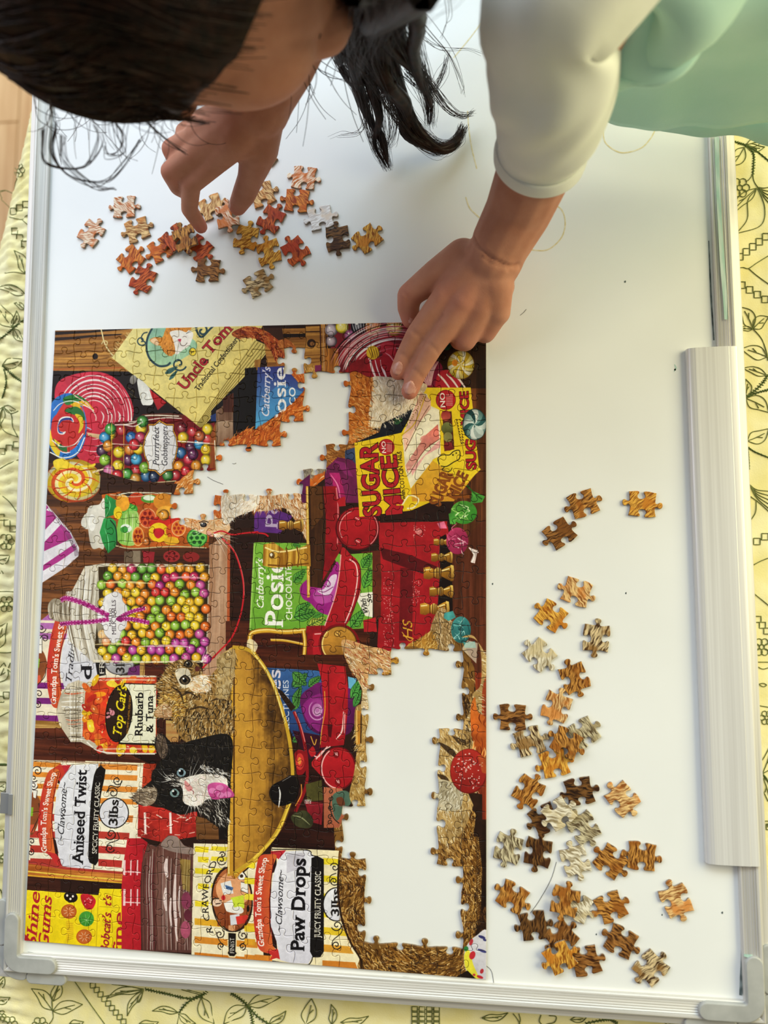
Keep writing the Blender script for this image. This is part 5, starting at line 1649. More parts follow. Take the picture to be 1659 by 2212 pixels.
    poly([(497, 1400), (506, 1395), (506, 1888), (494, 1890)], '#e0ae38', '#c8902a'); line([(499, 1400), (497, 1640), (497, 1885)], 2.5, '#f8e49a', sm=False); line([(508, 1400), (508, 1880)], 3, '#4a2a0e', sm=False)
    VW('F')
    poly([140, 1000, 160, 940, 230, 900, 290, 870, 335, 890, 345, 960, 320, 1040, 230, 1080, 170, 1060], '#191210', '#0e0a09', sm=True, n=.2)
    line([(205, 950), (215, 1000), (205, 1090)], 10, '#e8e4e0', taper=.6); line([(230, 910), (290, 875)], 8, '#8a8480', taper=.6)
    poly([(190, 265), (230, 290), (320, 400), (290, 430), (220, 330)], '#2a1a0e', n=.2)


def paint_tin_aniseed():
    VW('E')
    poly([(100, 762), (560, 780), (880, 790), (860, 1010), (845, 1640), (560, 1560), (80, 1490)], '#f4ead0', n=.05)
    for k, y in enumerate((775, 845, 925, 1010)):
        poly([(105, y), (300, y + 8), (300, y + 42), (102, y + 34)], '#e08a2e', n=.08)
        poly([(560, y + 15), (830, y + 25), (826, y + 62), (560, y + 52)], '#e08a34', n=.08)
    for k, y in enumerate((1110, 1230, 1330, 1420)):
        poly([(92, y + 20), (300, y + 28), (300, y + 76), (88, y + 68)], '#b8382c', n=.08)
        poly([(560, y + 25), (800 - k * 25, y + 36), (795 - k * 25, y + 84), (560, y + 74)], ('#cf7a36', '#b83a2e', '#b8332c', '#b8332c')[k], n=.08)
    poly([(470, 770), (880, 785), (880, 800), (470, 788)], '#f4e8c4'); line([(105, 770), (480, 782), (880, 800)], 4, '#7a4a2a')
    # picture strip, scrolls
    poly([100, 1000, 140, 1010, 165, 1080, 150, 1180, 120, 1260, 90, 1260], '#8a4a26', sm=True, n=.2); poly([(95, 1090), (112, 1090), (108, 1150), (92, 1150)], '#8ab82c'); poly([(88, 1210), (118, 1206), (116, 1262), (84, 1262)], '#d8583a')
    ell(110, 940, 30, 34, '#f4efe4'); scroll(112, 940, 32, '#2a1a1a', 5, 0, 1.5); poly([(108, 970), (140, 975), (130, 1030), (112, 1020)], '#f4efe4'); line([(108, 970), (140, 975), (130, 1030)], 4, '#2a1a1a', sm=False)
    scroll(140, 840, 36, '#2a1a1a', 6, 200, 1.4); scroll(115, 890, 28, '#2a1a1a', 6, 30, 1.3); line([(150, 1060), (155, 1140), (100, 1260)], 5, '#2a1a1a')
    scroll(100, 1325, 28, '#2a1a1a', 6, 90, 1.4); scroll(95, 1400, 24, '#2a1a1a', 6, -90, 1.4)
    # ribbon
    poly([(290, 800), (370, 800), (330, 870), (290, 900)], '#c42a34'); poly([(285, 870), (330, 845), (300, 935), (275, 920)], '#2a1410'); poly([(300, 790), (345, 880), (310, 935), (235, 830)], '#c83a28')
    poly([235, 830, 290, 840, 270, 960, 248, 1060, 243, 1180, 250, 1300, 270, 1420, 190, 1400, 160, 1360, 145, 1250, 150, 1130, 170, 990, 200, 880], '#c52f2a', '#dd7a32', ang=0, sm=True)
    line([(285, 850), (262, 960), (244, 1080), (240, 1200), (252, 1320), (275, 1440)], 6, '#8a1a1a')
    poly([(245, 1290), (275, 1330), (285, 1440), (265, 1420)], '#2a1410')
    poly([(190, 1390), (270, 1410), (330, 1500), (280, 1490), (250, 1460), (240, 1440)], '#c42f2c'); poly([(278, 1440), (330, 1500), (300, 1490)], '#8a1a20')
    text("Grandpa Tom's Sweet Shop", 205, 1400, 268, 852, 38, '#fdf3ea', .02, True, bow=30)
    # white label
    poly([(385, 800), (560, 790), (560, 1200), (500, 1560), (330, 1540), (300, 1470), (262, 1300), (255, 1150), (270, 1000), (300, 900), (340, 850)], '#ecebf0', '#dcdae2', n=.04)
    line([(385, 798), (340, 850), (300, 905)], 4, '#8a8890')
    text('~Clawsome~', 318, 1330, 345, 925, 46, '#1d1a1e', .0, True, shear=.35)
    text('Aniseed Twist', 452, 1485, 480, 830, 76, '#161316', .02, True)
    poly([(545, 830), (575, 800), (610, 830), (600, 900), (578, 1000), (562, 1150), (560, 1460), (540, 1490), (500, 1470), (490, 1440), (500, 1150), (512, 980), (530, 870)], '#17120f')
    text('SPCICY FRUITY CLASSIC', 548, 1410, 572, 920, 34, '#efe8da', .01, True)
    line([(530, 1470), (528, 1520)], 5, '#17120f'); line([(575, 805), (580, 780)], 5, '#17120f')
    # weight roundel with scrolls
    ell(667, 1128, 104, 108, '#1a1614'); ell(667, 1128, 97, 101, '#e9e7ec', '#d8d6de')
    text('3lbs', 690, 1215, 698, 1038, 62, '#1a1614', .02, True)
    scroll(660, 990, 42, '#1a1614', 6, 180, 1.4); scroll(690, 905, 34, '#1a1614', 6, 0, 1.4); line([(628, 985), (640, 940), (700, 950), (722, 905)], 5, '#1a1614')
    scroll(645, 1275, 42, '#1a1614', 6, 150, 1.4, -1); scroll(640, 1370, 34, '#1a1614', 6, 20, 1.4); line([(690, 1260), (700, 1310), (630, 1340), (610, 1385)], 5, '#1a1614')
    # glass of red rock sweets behind the kitten
    poly([(870, 790), (960, 790), (930, 900), (860, 960)], '#b8381e', n=.3)
    poly([(835, 1060), (960, 1090), (1240, 1110), (1240, 1290), (1000, 1330), (830, 1290)], '#b02a22', n=.35)
    for k in range(26):
        x = pr.uniform(850, 1210); y = pr.uniform(1110, 1290)
        line([(x, y), (x + 40, y + pr.uniform(-30, 30))], pr.uniform(8, 16), pr.choice(['#e8b0a0', '#d84a3a', '#f0d0c0', '#c22a26']), taper=.5)
    for x in (880, 1055):
        line([(x, 1125), (x + 4, 1270)], 15, '#fbf2ec', sm=False, a=.9)
    wood([(1230, 1150), (1390, 1190), (1390, 1310), (1235, 1310)], '#8a5a32', '#5d3a1c'); poly([(1385, 1195), (1450, 1230), (1450, 1310), (1390, 1310)], '#1a1210')


def paint_bottom_left():
    VW('G')
    # shelf strip
    wood([(66, 240), (330, 290), (730, 320), (730, 410), (66, 358)], '#d98a3a', '#a3521c', k=3)
    poly([(68, 238), (330, 288), (730, 322), (730, 338), (330, 306), (68, 262)], '#b03a30')
    line([(68, 318), (400, 350), (725, 376)], 10, '#f0c84a'); line([(68, 345), (400, 372), (725, 398)], 8, '#e8b030')
    poly([(66, 352), (730, 402), (728, 440), (570, 440), (560, 482), (66, 446)], '#2c1812', n=.2); wood([(66, 352), (300, 372), (300, 465), (66, 446)], '#4a2418', '#2c150e')
    # yellow gums box
    poly([(62, 446), (560, 482), (570, 436), (735, 440), (720, 870), (40, 806)], '#f6dc1e', '#f0d012', n=.05)
    line([(560, 482), (545, 840)], 4, '#b89a14', sm=False); line([(565, 560), (715, 570)], 4, '#c8a818', sm=False)
    text('Shine', 128, 850, 158, 470, 74, '#b3202a', .012, True, shear=.25)
    text('Gums', 212, 870, 240, 500, 74, '#b3202a', .012, True, shear=.25)
    poly([(44, 740), (105, 808), (40, 805)], '#b3202a')
    text("Bobcat's", 628, 880, 648, 610, 60, '#a3242a', .02, True, shear=.3); text("t's", 645, 565, 650, 490, 55, '#a3242a', .02, True, shear=.3)
    text('fine', 728, 900, 735, 600, 74, '#b3202a', .012, True)
    ell(370, 495, 48, 38, '#1c1210', rot=15); 
    for q in ((345, 485), (385, 490), (368, 508)):
        ell(q[0], q[1], 8, 9, '#efe6dc', k=8)
    poly([440, 480, 500, 478, 542, 520, 520, 575, 480, 578, 450, 540], '#c8222c', sm=True, n=.15)
    for k in range(8):
        ell(460 + pr.uniform(0, 60), 495 + pr.uniform(0, 60), 5, 5, '#f0a0a0', k=6)
    for x, y in ((357, 595), (462, 768)):
        ell(x, y, 54, 50, '#b8541c'); ell(x, y, 47, 43, '#c8662a')
        for k in range(8):
            a = k * .785 + .3
            line([(x + 12 * math.cos(a), y + 12 * math.sin(a)), (x + 38 * math.cos(a), y + 34 * math.sin(a))], 8, '#f0c8a0', taper=.6)
    ell(478, 645, 52, 52, '#4fa63a', '#3a8a2a', n=.15)
    for k in range(7):
        line([(478, 655), (478 + 44 * math.cos(k * .9), 655 + 44 * math.sin(k * .9))], 4, '#b8e0a0', taper=.6)
    poly([335, 665, 370, 665, 392, 720, 375, 780, 335, 808, 345, 740], '#efc81c', sm=True)
    for k in range(9):
        line([(340, 680 + k * 14), (388, 676 + k * 13)], 3, '#c89a14', sm=False)
    # red-lidded jar
    poly([760, 90, 860, 90, 900, 120, 860, 260, 850, 420, 855, 860, 720, 868, 720, 420, 735, 250], '#c4232c', '#b01c26', ang=0, sm=False, n=.08)
    for y0, y1 in ((240, 345), (440, 555)):
        for x in (740, 785, 830):
            line([(x, y0), (x - 2, y1)], 16 if x == 740 else 9, '#f7e6e4', sm=False, a=.85)
        line([(735, y1 - 25), (850, y1 - 20)], 8, '#f4dad8', sm=False, a=.8)
    poly([900, 125, 960, 150, 1040, 70, 1100, 75, 1150, 140, 1215, 160, 1200, 880, 860, 866, 850, 420, 862, 260], '#6a4238', '#5a3630', n=.2)
    rj2 = random.Random(2)
    for k in range(40):
        x = 865 + k * 8.6
        line([(x + rj2.uniform(-5, 5), 180 + rj2.uniform(-40, 60)), (x - 8, 420), (x + rj2.uniform(-8, 8), 660), (x + rj2.uniform(-4, 4), 860)], rj2.uniform(4, 14),
             rj2.choice(['#8a1c28', '#a8303a', '#7a5c4e', '#a8968a', '#4a2a24', '#c8b8b0', '#6a3a34', '#5a1a1e'] if x < 960 else ['#7a5248', '#5a3830', '#a88a80', '#8a6258', '#cdbab0', '#4a2c26']), taper=.5, a=.7)
    poly([990, 140, 1040, 78, 1100, 80, 1150, 140, 1210, 160, 1200, 200, 1060, 180], '#a89a90', sm=True, a=.7, n=.2)
    for x0, y0, y1, w in ((1030, 230, 360, 26), (1024, 430, 590, 22), (1090, 340, 700, 22), (1120, 420, 640, 14), (1060, 500, 700, 16), (1100, 640, 800, 14)):
        line([(x0, y0), (x0 - 6, (y0 + y1) / 2), (x0 + 4, y1)], w, '#efdcd8', taper=.5, a=.85)
    ell(1165, 520, 34, 60, '#8a3a54', n=.2); ell(1160, 720, 34, 60, '#a04a62', n=.2); ell(1175, 620, 26, 40, '#5a2430', n=.2)
    poly([(1120, 230), (1195, 240), (1190, 460), (1140, 440)], '#b8a03a', a=.55, n=.2)


def paint_bottom_mid():
    VW('G')
    # Crawford tin
    poly([(1215, 125), (1450, 130), (1500, 380), (1659, 240), (1700, 960), (1200, 905)], '#f2e6c4', n=.05)
    for k, y in enumerate((145, 215, 295, 400, 520)):
        poly([(1225 + 20 * (k % 2), y), (1320, y + 6), (1315, y + 44), (1225 + 20 * (k % 2), y + 38)], '#ecd42a', n=.06); poly([(1340, y), (1450, y + 6), (1440, y + 34), (1330, y + 30)], '#ead432', n=.06)
    for k, y in enumerate((640, 765, 875)):
        poly([(1222, y), (1659, y + 40), (1655, y + 82), (1222, y + 46)], ('#e2a82a', '#d98a2c', '#cf7820')[k], n=.06)
    ell(1480, 510, 142, 228, '#2a1a10', rot=-6); ell(1480, 510, 134, 220, '#b8683a', '#8a4420', rot=-6, n=.12)
    poly([1370, 420, 1440, 330, 1540, 320, 1590, 400, 1600, 500, 1500, 560, 1400, 520], '#e2a070', sm=True, n=.1)
    for k in range(8):
        wood([(1380 + (k % 4) * 22, 600 + (k // 4) * 50), (1396 + (k % 4) * 22, 602 + (k // 4) * 50), (1394 + (k % 4) * 22, 646 + (k // 4) * 50), (1378 + (k % 4) * 22, 644 + (k // 4) * 50)], '#6a2a14', '#b8622e', True)
    poly([(1470, 500), (1560, 480), (1565, 570), (1480, 590)], '#c8d83a', n=.1); poly([(1420, 540), (1480, 510), (1500, 600), (1440, 590)], '#f2ede4')
    ell(1375, 535, 34, 26, '#f0cfb4'); line([(1340, 545), (1350, 508), (1390, 505)], 8, '#3a2a1e'); line([(1365, 545), (1400, 540)], 4, '#3a2018'); ell(1420, 500, 14, 18, '#c8282c'); line([(1392, 520), (1410, 522)], 5, '#3a2018')
    poly([1440, 590, 1530, 560, 1560, 590, 1530, 610], '#e8e4dc', sm=True); poly([(1400, 400), (1470, 380), (1490, 470), (1420, 480)], '#e9e6e4'); poly([(1430, 410), (1490, 430), (1480, 450), (1440, 440)], '#4a6a9a')
    ell(1545, 350, 26, 28, '#f4efe6'); ell(1545, 350, 12, 12, '#3a2a1e'); poly([(1540, 390), (1590, 400), (1590, 470), (1540, 450)], '#f2ece2'); line([(1540, 390), (1590, 400), (1590, 470), (1540, 450)], 4, '#2a1a10', sm=False)
    poly([(1465, 620), (1530, 610), (1540, 680), (1470, 690)], '#d8d8de'); poly([(1505, 630), (1590, 615), (1585, 670), (1515, 685)], '#c8342a', n=.2); poly([(1455, 690), (1500, 690), (1500, 735), (1455, 730)], '#d89a6a')
    ell(1590, 575, 10, 22, '#1a120e')
    line([(1480 + 138 * math.cos(t), 510 + 224 * math.sin(t)) for t in np.linspace(0, 6.28, 40)], 6, '#241710')
    text('R. CRAWFORD', 1352, 745, 1380, 250, 46, '#1f1a18', .0, True, bow=-46 * -1.1)
    scroll(1405, 240, 36, '#2a1e16', 6, 30, 1.4); scroll(1415, 205, 22, '#2a1e16', 6, 200, 1.2)
    scroll(1395, 750, 34, '#2a1e16', 6, -60, 1.4); scroll(1405, 830, 26, '#2a1e16', 6, 90, 1.4); line([(1370, 735), (1390, 790), (1420, 830)], 5, '#2a1e16')
    scroll(1555, 760, 34, '#2a1e16', 6, 240, 1.4, -1); scroll(1550, 835, 26, '#2a1e16', 6, 90, 1.4, -1); line([(1585, 745), (1570, 800), (1530, 830)], 5, '#2a1e16')
    poly([(1448, 740), (1512, 744), (1510, 865), (1525, 880), (1500, 912), (1460, 910), (1440, 880), (1450, 862)], '#efdcae'); poly([(1454, 742), (1506, 746), (1503, 870), (1512, 882), (1494, 902), (1464, 900), (1450, 880), (1457, 866)], '#181210')
    text('FINEST', 1494, 882, 1494, 776, 30, '#f2ece0', .0, True)
    # pan tip over the tin
    poly([(1445, -10), (1660, -10), (1660, 230), (1520, 330), (1500, 372), (1478, 360)], '#a8682a', n=.25); line([(1460, -5), (1475, 180), (1492, 350)], 12, '#d9a032'); line([(1660, 235), (1560, 300), (1500, 360)], 18, '#c98c28'); line([(1655, 232), (1560, 296)], 5, '#f0cc62')
    line([(1480, 0), (1492, 160), (1500, 320)], 8, '#4a2a10')
    # Paw Drops tin
    VW('H')
    poly([(155, 152), (630, 176), (620, 240), (625, 640), (700, 820), (770, 920), (765, 1002), (150, 940)], '#f4e6bc', n=.05)
    for k, y in enumerate((225, 345, 470, 590)):
        poly([(510, y), (620, y + 8), (618, y + 52), (510, y + 44)], '#ecd42a', n=.06)
    for k, (y, c) in enumerate(((700, '#e3c02a'), (820, '#d99a32'), (930, '#cf7d28'))):
        poly([(505, y), (650 + k * 40, y + 14), (690 + k * 30, y + 66), (505, y + 50)], c, n=.06)
    for y, c in ((250, '#ecd42a'), (360, '#ead22a'), (470, '#f0dc3a'), (690, '#e8c42a'), (780, '#e0a02a'), (890, '#d8862c')):
        poly([(-30, y), (45, y + 6), (42, y + 48), (-30, y + 42)], c, n=.06)
    poly([(40, 890), (160, 900), (160, 940), (40, 930)], '#d8842c')
    # ribbon
    poly([(150, 180), (255, 172), (215, 240), (190, 225), (185, 320), (155, 330)], '#c22a34'); poly([(160, 245), (190, 225), (190, 320), (158, 330)], '#2a1410')
    poly([75, 215, 130, 200, 190, 210, 160, 300, 145, 450, 140, 600, 145, 720, 180, 850, 190, 880, 120, 880, 70, 850, 45, 760, 32, 620, 35, 450, 50, 300], '#c3302a', '#dd7a34', ang=0, sm=True)
    poly([(150, 700), (185, 740), (195, 860), (165, 830)], '#2a1410'); poly([(120, 870), (195, 850), (245, 935), (190, 915), (140, 930), (160, 900)], '#c42f2c')
    text("Grandpa Tom's Sweet Shop", 108, 835, 128, 225, 42, '#fdf3ea', .02, True, bow=34)
    line([(170, 230), (146, 450), (142, 600), (160, 780)], 5, '#8a1a1a')
    # label
    poly([(250, 180), (410, 172), (450, 215), (450, 880), (410, 955), (290, 950), (215, 930), (190, 800), (150, 690), (148, 500), (165, 350), (200, 240)], '#ebe9f0', '#d9d6e2', ang=40, n=.05)
    poly([(260, 200), (380, 190), (380, 290), (260, 330)], '#8f8496', a=.35, n=.2)
    line([(160, 935), (290, 958), (400, 962), (430, 935), (440, 905), (470, 895)], 6, '#1d1814'); line([(160, 165), (400, 172), (430, 205), (470, 218)], 6, '#1d1814')
    text('~Clawsome~', 225, 740, 238, 315, 46, '#1d1a1e', .0, True, shear=.35)
    text('Paw Drops', 378, 868, 390, 230, 96, '#141114', .025, True)
    poly([(430, 225), (470, 212), (515, 235), (515, 870), (490, 910), (440, 910), (420, 870)], '#151110')
    text('JUICY FRUITY CLASSIC', 490, 775, 495, 318, 42, '#efe8da', .01, True)
    ell(600, 545, 94, 118, '#1a1614'); ell(602, 545, 88, 111, '#efeef2', '#dcdae2')
    text('3lbs', 618, 625, 622, 440, 56, '#1a1614', .02, True)
    scroll(590, 290, 32, '#1a1614', 6, 200, 1.4); scroll(585, 385, 32, '#1a1614', 6, 30, 1.4); line([(600, 330), (560, 350), (552, 400)], 5, '#1a1614')
    scroll(605, 690, 40, '#1a1614', 6, 160, 1.4, -1); scroll(600, 825, 34, '#1a1614', 6, 20, 1.4); line([(640, 690), (635, 740), (580, 790), (570, 830)], 5, '#1a1614')
    # basket-like brown fur arch
    Bf = ['#b8863e', '#6a3f14', '#e6c07c', '#3a200a', '#96682c', '#241204', '#c8994e']
    fur([620, 170, 690, 200, 795, 240, 800, 500, 790, 830, 1060, 830, 1440, 860, 1460, 760, 1455, -60, 1560, -60, 1600, 300, 1590, 700, 1520, 860, 1440, 1060, 1100, 1060, 770, 1005, 760, 900, 690, 800, 635, 650, 615, 450],
        Bf, [(700, 300, 40), (700, 500, 130), (720, 680, 60), (840, 900, 55), (1000, 940, 30), (1200, 930, 20), (1380, 940, -30), (1440, 900, -60), (1510, 100, 70), (1500, 400, 75), (1500, 700, 100), (1450, 800, 120)], 2600, 44, 6, base='#6a4418')
    line([(620, 240), (612, 450), (640, 650), (700, 810), (765, 920), (770, 1005)], 12, '#2c1a0c')
    fur([1200, 900, 1420, 920, 1380, 1010, 1150, 1000], ['#3a220c', '#5d3a18', '#8a6028'], [(1300, 950, -15)], 130, 60, 6)
    poly([(1560, -40), (1640, -40), (1640, 760), (1540, 800), (1590, 600), (1600, 300)], '#241409', n=.4)
    fur([1530, 700, 1640, 520, 1640, 760, 1540, 800], ['#3a2412', '#241409', '#6a4420'], [(1590, 680, 90)], 70, 50, 5)
    for k in range(40):
        y = 40 + k * 16
        line([(1600, y), (1570, y + 20), (1560, y + 50)], 4, '#4a2f14', taper=.8)
    fur([1300, 20, 1450, 0, 1450, 280, 1400, 270, 1300, 270], Bf, [(1370, 150, 60)], 210, 46, 6, base='#8a6432')
    # painted egg
    poly([1475, 900, 1500, 820, 1560, 760, 1640, 740, 1660, 1100, 1560, 1070, 1490, 1000], '#dedbe0', '#c8c4cc', sm=True, n=.06)
    poly([1478, 890, 1510, 860, 1540, 960, 1580, 1060, 1530, 1040, 1485, 980], '#e8dc2a', sm=True, a=.9)
    for x, y, rx, ry, c in ((1533, 895, 20, 30, '#c02a34'), (1525, 805, 12, 24, '#b8323a'), (1490, 850, 16, 18, '#2f7a3e'), (1598, 1005, 12, 18, '#b8323a'), (1585, 1045, 24, 10, '#c02a34'), (1545, 1030, 10, 8, '#c8343c'), (1600, 865, 34, 9, '#3a3a72'), (1598, 770, 26, 10, '#34346a'), (1618, 790, 14, 8, '#3a3a72')):
        ell(x, y, rx, ry, c, rot=20, k=14)
    poly([(1400, 1055), (1500, 1000), (1570, 1070), (1560, 1100)], '#1d110a')


def paint_holes():
    """fur of the two cats that are still missing"""
    VW('P')
    fur([600, 740, 700, 790, 770, 800, 770, 980, 720, 1020, 640, 1070, 480, 1090, 470, 1130, 370, 1130, 370, 1060, 460, 950, 600, 900, 650, 820], ['#b34a16', '#dc7a28', '#8f3a10', '#eca04e', '#f0d0a0'], [(700, 850, 70), (650, 980, 120), (500, 1040, 150)], 900, 14, 2, base='#c4601f')
    fur([830, 1380, 1010, 1380, 1010, 1600, 960, 1600, 960, 1850, 1010, 1860, 1010, 2060, 780, 2060, 780, 1860, 730, 1850, 730, 1740, 785, 1740, 785, 1460, 840, 1440], ['#7a4f1e', '#b8863e', '#4a2c10', '#d9b06a', '#2c1808'], [(900, 1500, 70), (860, 1700, 100), (900, 1950, 60)], 1800, 16, 2, base='#7a5424')


def paint_print():
    paint_back()
    paint_holes()
    paint_green_box()
    paint_top_left()
    paint_lollipops()
    paint_gobstoppers()
    paint_top_mid()
    paint_tin_purple()
    paint_left_mid()
    paint_topcat()
    paint_tin_aniseed()
    paint_scales()
    paint_mice_box()
    paint_bottom_left()
    paint_bottom_mid()
    paint_pan_area()
    paint_kittens()
    tex = (_vnoise(CH, CW, 2.6, 2.6, 31) - .5) * .05 + (_vnoise(CH, CW, 9, 9, 32) - .5) * .06 + (_vnoise(CH, CW, 30, 30, 33) - .5) * .05
    IMG[...] = IMG * (1 + tex[..., None]) + tex[..., None] * .03
    np.clip(IMG, 0, 1, out=IMG)
    im = bpy.data.images.new('puzzle_print', CW, CH)
    out = np.ones((CH, CW, 4), np.float32)
    out[..., :3] = IMG[::-1]
    im.pixels.foreach_set(out.ravel())
    im.update()
    im.pack()
    return im


PRINT_IMG = paint_print()

# ================================================================== jigsaw puzzle
NR, NC = 25, 20
PIECE_T = 0.0019
CORN = [at(*c) for c in ((121, 715), (1050.5, 693), (1051, 2114), (55, 2030))]     # tl, tr, br, bl
PTL, PTR, PBR, PBL = [np.array(c[:2]) for c in CORN]


def st_world(s, t):
    return (PTL * (1 - s) + PTR * s) * (1 - t) + (PBL * (1 - s) + PBR * s) * t


rj = random.Random(5)
node = {}
for i in range(NR + 1):
    for j in range(NC + 1):
        s, t = j / NC, i / NR
        if 0 < j < NC:
            s += rj.uniform(-0.0020, 0.0020)
        if 0 < i < NR:
            t += rj.uniform(-0.0016, 0.0016)
        node[i, j] = st_world(s, t)

TAB = [(0.0, 0.0), (0.10, -0.010), (0.22, -0.030), (0.34, -0.040), (0.405, -0.022), (0.425, 0.025), (0.405, 0.075), (0.372, 0.120),
       (0.362, 0.170), (0.380, 0.218), (0.430, 0.252), (0.5, 0.264), (0.570, 0.252), (0.620, 0.218), (0.638, 0.170), (0.628, 0.120),
       (0.595, 0.075), (0.575, 0.025), (0.595, -0.022), (0.66, -0.040), (0.78, -0.030), (0.90, -0.010), (1.0, 0.0)]


def cut(A, B, d, r):
    """cut line from A to B with a tab on the left (d=+1) or right (d=-1)"""
    A, B = np.array(A), np.array(B)
    v = B - A
    nrm = np.array([-v[1], v[0]])
    off = r.uniform(-0.045, 0.045)
    k = r.uniform(0.94, 1.06)
    wob = r.uniform(-0.02, 0.02)
    out = []
    for a, h in TAB:
        w = 4 * a * (1 - a)
        out.append(A + v * (a + off * w) + nrm * (d * h * k + wob * math.sin(a * 2 * math.pi)))
    return out


edges_h, edges_v = {}, {}      # h: between (i,j)-(i,j+1); v: between (i,j)-(i+1,j)
for i in range(NR + 1):
    for j in range(NC):
        A, B = node[i, j], node[i, j + 1]
        if i in (0, NR):
            edges_h[i, j] = [A, (A + B) / 2, B]
        else:
            # pieces with (row + column) odd push their tabs up and down
            d = 1 if (i + j) % 2 == 1 else -1      # tab towards +y belongs to the piece below (row i)
            edges_h[i, j] = cut(A, B, d, rj)
for i in range(NR):
    for j in range(NC + 1):
        A, B = node[i, j], node[i + 1, j]
        if j in (0, NC):
            edges_v[i, j] = [A, (A + B) / 2, B]
        else:
            # pieces with (row + column) even push their tabs left and right; walking down, left is +x
            d = 1 if (i + j - 1) % 2 == 0 else -1
            edges_v[i, j] = cut(A, B, d, rj)


def outline(i, j):
    top = edges_h[i, j]
    right = edges_v[i, j + 1]
    bot = edges_h[i + 1, j][::-1]
    left = edges_v[i, j][::-1]
    return top[:-1] + right[:-1] + bot[:-1] + left[:-1]      # clockwise seen from above


def offset_loop(L, d):
    """move a clockwise loop inwards by d"""
    L = np.array(L)
    t = np.roll(L, -1, 0) - np.roll(L, 1, 0)
    t /= np.maximum(np.linalg.norm(t, axis=1, keepdims=True), 1e-9)
    n = np.stack([t[:, 1], -t[:, 0]], 1)
    return L + n * d


def piece_geo(L, origin, T=PIECE_T, tilt=(0, 0), dz=0.0):
    """verts, faces and the number of the top face; rings: bottom, side top, bevel, top"""
    L = [np.array(p) - origin for p in L]
    n = len(L)
    o0 = offset_loop(L, 0.00010)
    o1 = offset_loop(L, 0.00013)
    o2 = offset_loop(L, 0.00022)
    o3 = offset_loop(L, 0.00052)
    V = []
    for ring, z in ((o0, 0.0), (o1, T - 0.00060), (o2, T - 0.00020), (o3, T)):
        for p in ring:
            V.append((p[0], p[1], z + (0 if z == 0 else tilt[0] * p[0] + tilt[1] * p[1] + dz)))
    Fc = []
    for r in range(3):
        for k in range(n):
            a, b = r * n + k, r * n + (k + 1) % n
            Fc.append((b, a, a + n, b + n))
    Fc.append(tuple(reversed([3 * n + k for k in range(n)])))
    Fc.append(tuple(k for k in range(n)))
    mi = [1] * n + [0] * (2 * n) + [0, 1]
    return V, Fc, mi


MISSING = {(1, 11), (2, 12), (2, 13), (3, 12), (3, 13), (4, 11), (4, 12), (4, 13)}
MISSING |= {(5, c) for c in range(8, 13)} | {(6, c) for c in range(7, 12)} | {(7, 6), (7, 7)}
MISSING |= {(13, 16), (13, 17), (13, 18)} | {(r, c) for r in (14, 15) for c in range(15, 19)}
MISSING |= {(r, c) for r in (16, 17, 18) for c in range(15, 18)} | {(r, c) for r in (19, 20) for c in range(14, 18)}
MISSING |= {(r, c) for r in (21, 22, 23) for c in range(15, 19)}

M_print = mat('printed_card', (0.5, 0.4, 0.3), 0.5, spec=0.2)
if PRINT_IMG is not None:
    _uv = nd(M_print, 'ShaderNodeUVMap'); _uv.uv_map = 'print'
    _tx = nd(M_print, 'ShaderNodeTexImage'); _tx.image = PRINT_IMG; _tx.interpolation = 'Linear'; _tx.extension = 'EXTEND'
    ln(M_print, _uv.outputs[0], _tx.inputs['Vector'])
    ln(M_print, _tx.outputs[0], bsdf(M_print).inputs['Base Color'])
_tc = nd(M_print, 'ShaderNodeTexCoord')
_nz = nd(M_print, 'ShaderNodeTexNoise'); _nz.inputs['Scale'].default_value = 260; _nz.inputs['Detail'].default_value = 2
ln(M_print, _tc.outputs['Object'], _nz.inputs['Vector'])
_bp = nd(M_print, 'ShaderNodeBump'); _bp.inputs['Strength'].default_value = 0.06; _bp.inputs['Distance'].default_value = 0.001
ln(M_print, _nz.outputs['Fac'], _bp.inputs['Height']); ln(M_print, _bp.outputs[0], bsdf(M_print).inputs['Normal'])
M_card = mat('grey_card_edge', srgb('8f7f6b'), 0.8)
noise_color(M_card, srgb('7c6c58'), srgb('a59681'), scale=(400, 400, 900))

PO = np.array([(PTL + PBR)[0] / 2, (PTL + PBR)[1] / 2])
puzzle = empty('jigsaw_puzzle', (PO[0], PO[1], Z0))
tag(puzzle, 'half finished rectangular jigsaw puzzle of kittens in a sweet shop on whiteboard', 'jigsaw puzzle')


def uv_of(x, y):
    """print coordinates of a point of the assembled puzzle"""
    p = np.array([x, y])
    s, t = 0.5, 0.5
    for _ in range(3):
        e = p - st_world(s, t)
        ds = (PTR - PTL) * (1 - t) + (PBR - PBL) * t
        dt = (PBL - PTL) * (1 - s) + (PBR - PTR) * s
        A = np.array([ds, dt]).T
        q = np.linalg.solve(A, e)
        s += q[0]; t += q[1]
    return s, 1 - t


def finish_piece_mesh(me, V, Fc, mi, ox, oy):
    me.from_pydata(V, [], Fc)
    me.materials.append(M_print); me.materials.append(M_card)
    me.polygons.foreach_set('material_index', mi)
    uvl = me.uv_layers.new(name='print')
    vi = np.empty(len(me.loops), dtype=np.int32)
    me.loops.foreach_get('vertex_index', vi)
    UV = np.array([uv_of(v[0] + ox, v[1] + oy) for v in V], dtype=np.float32)
    uvl.data.foreach_set('uv', UV[vi].ravel())
    me.update()


cells = [(i, j) for i in range(NR) for j in range(NC) if (i, j) not in MISSING]
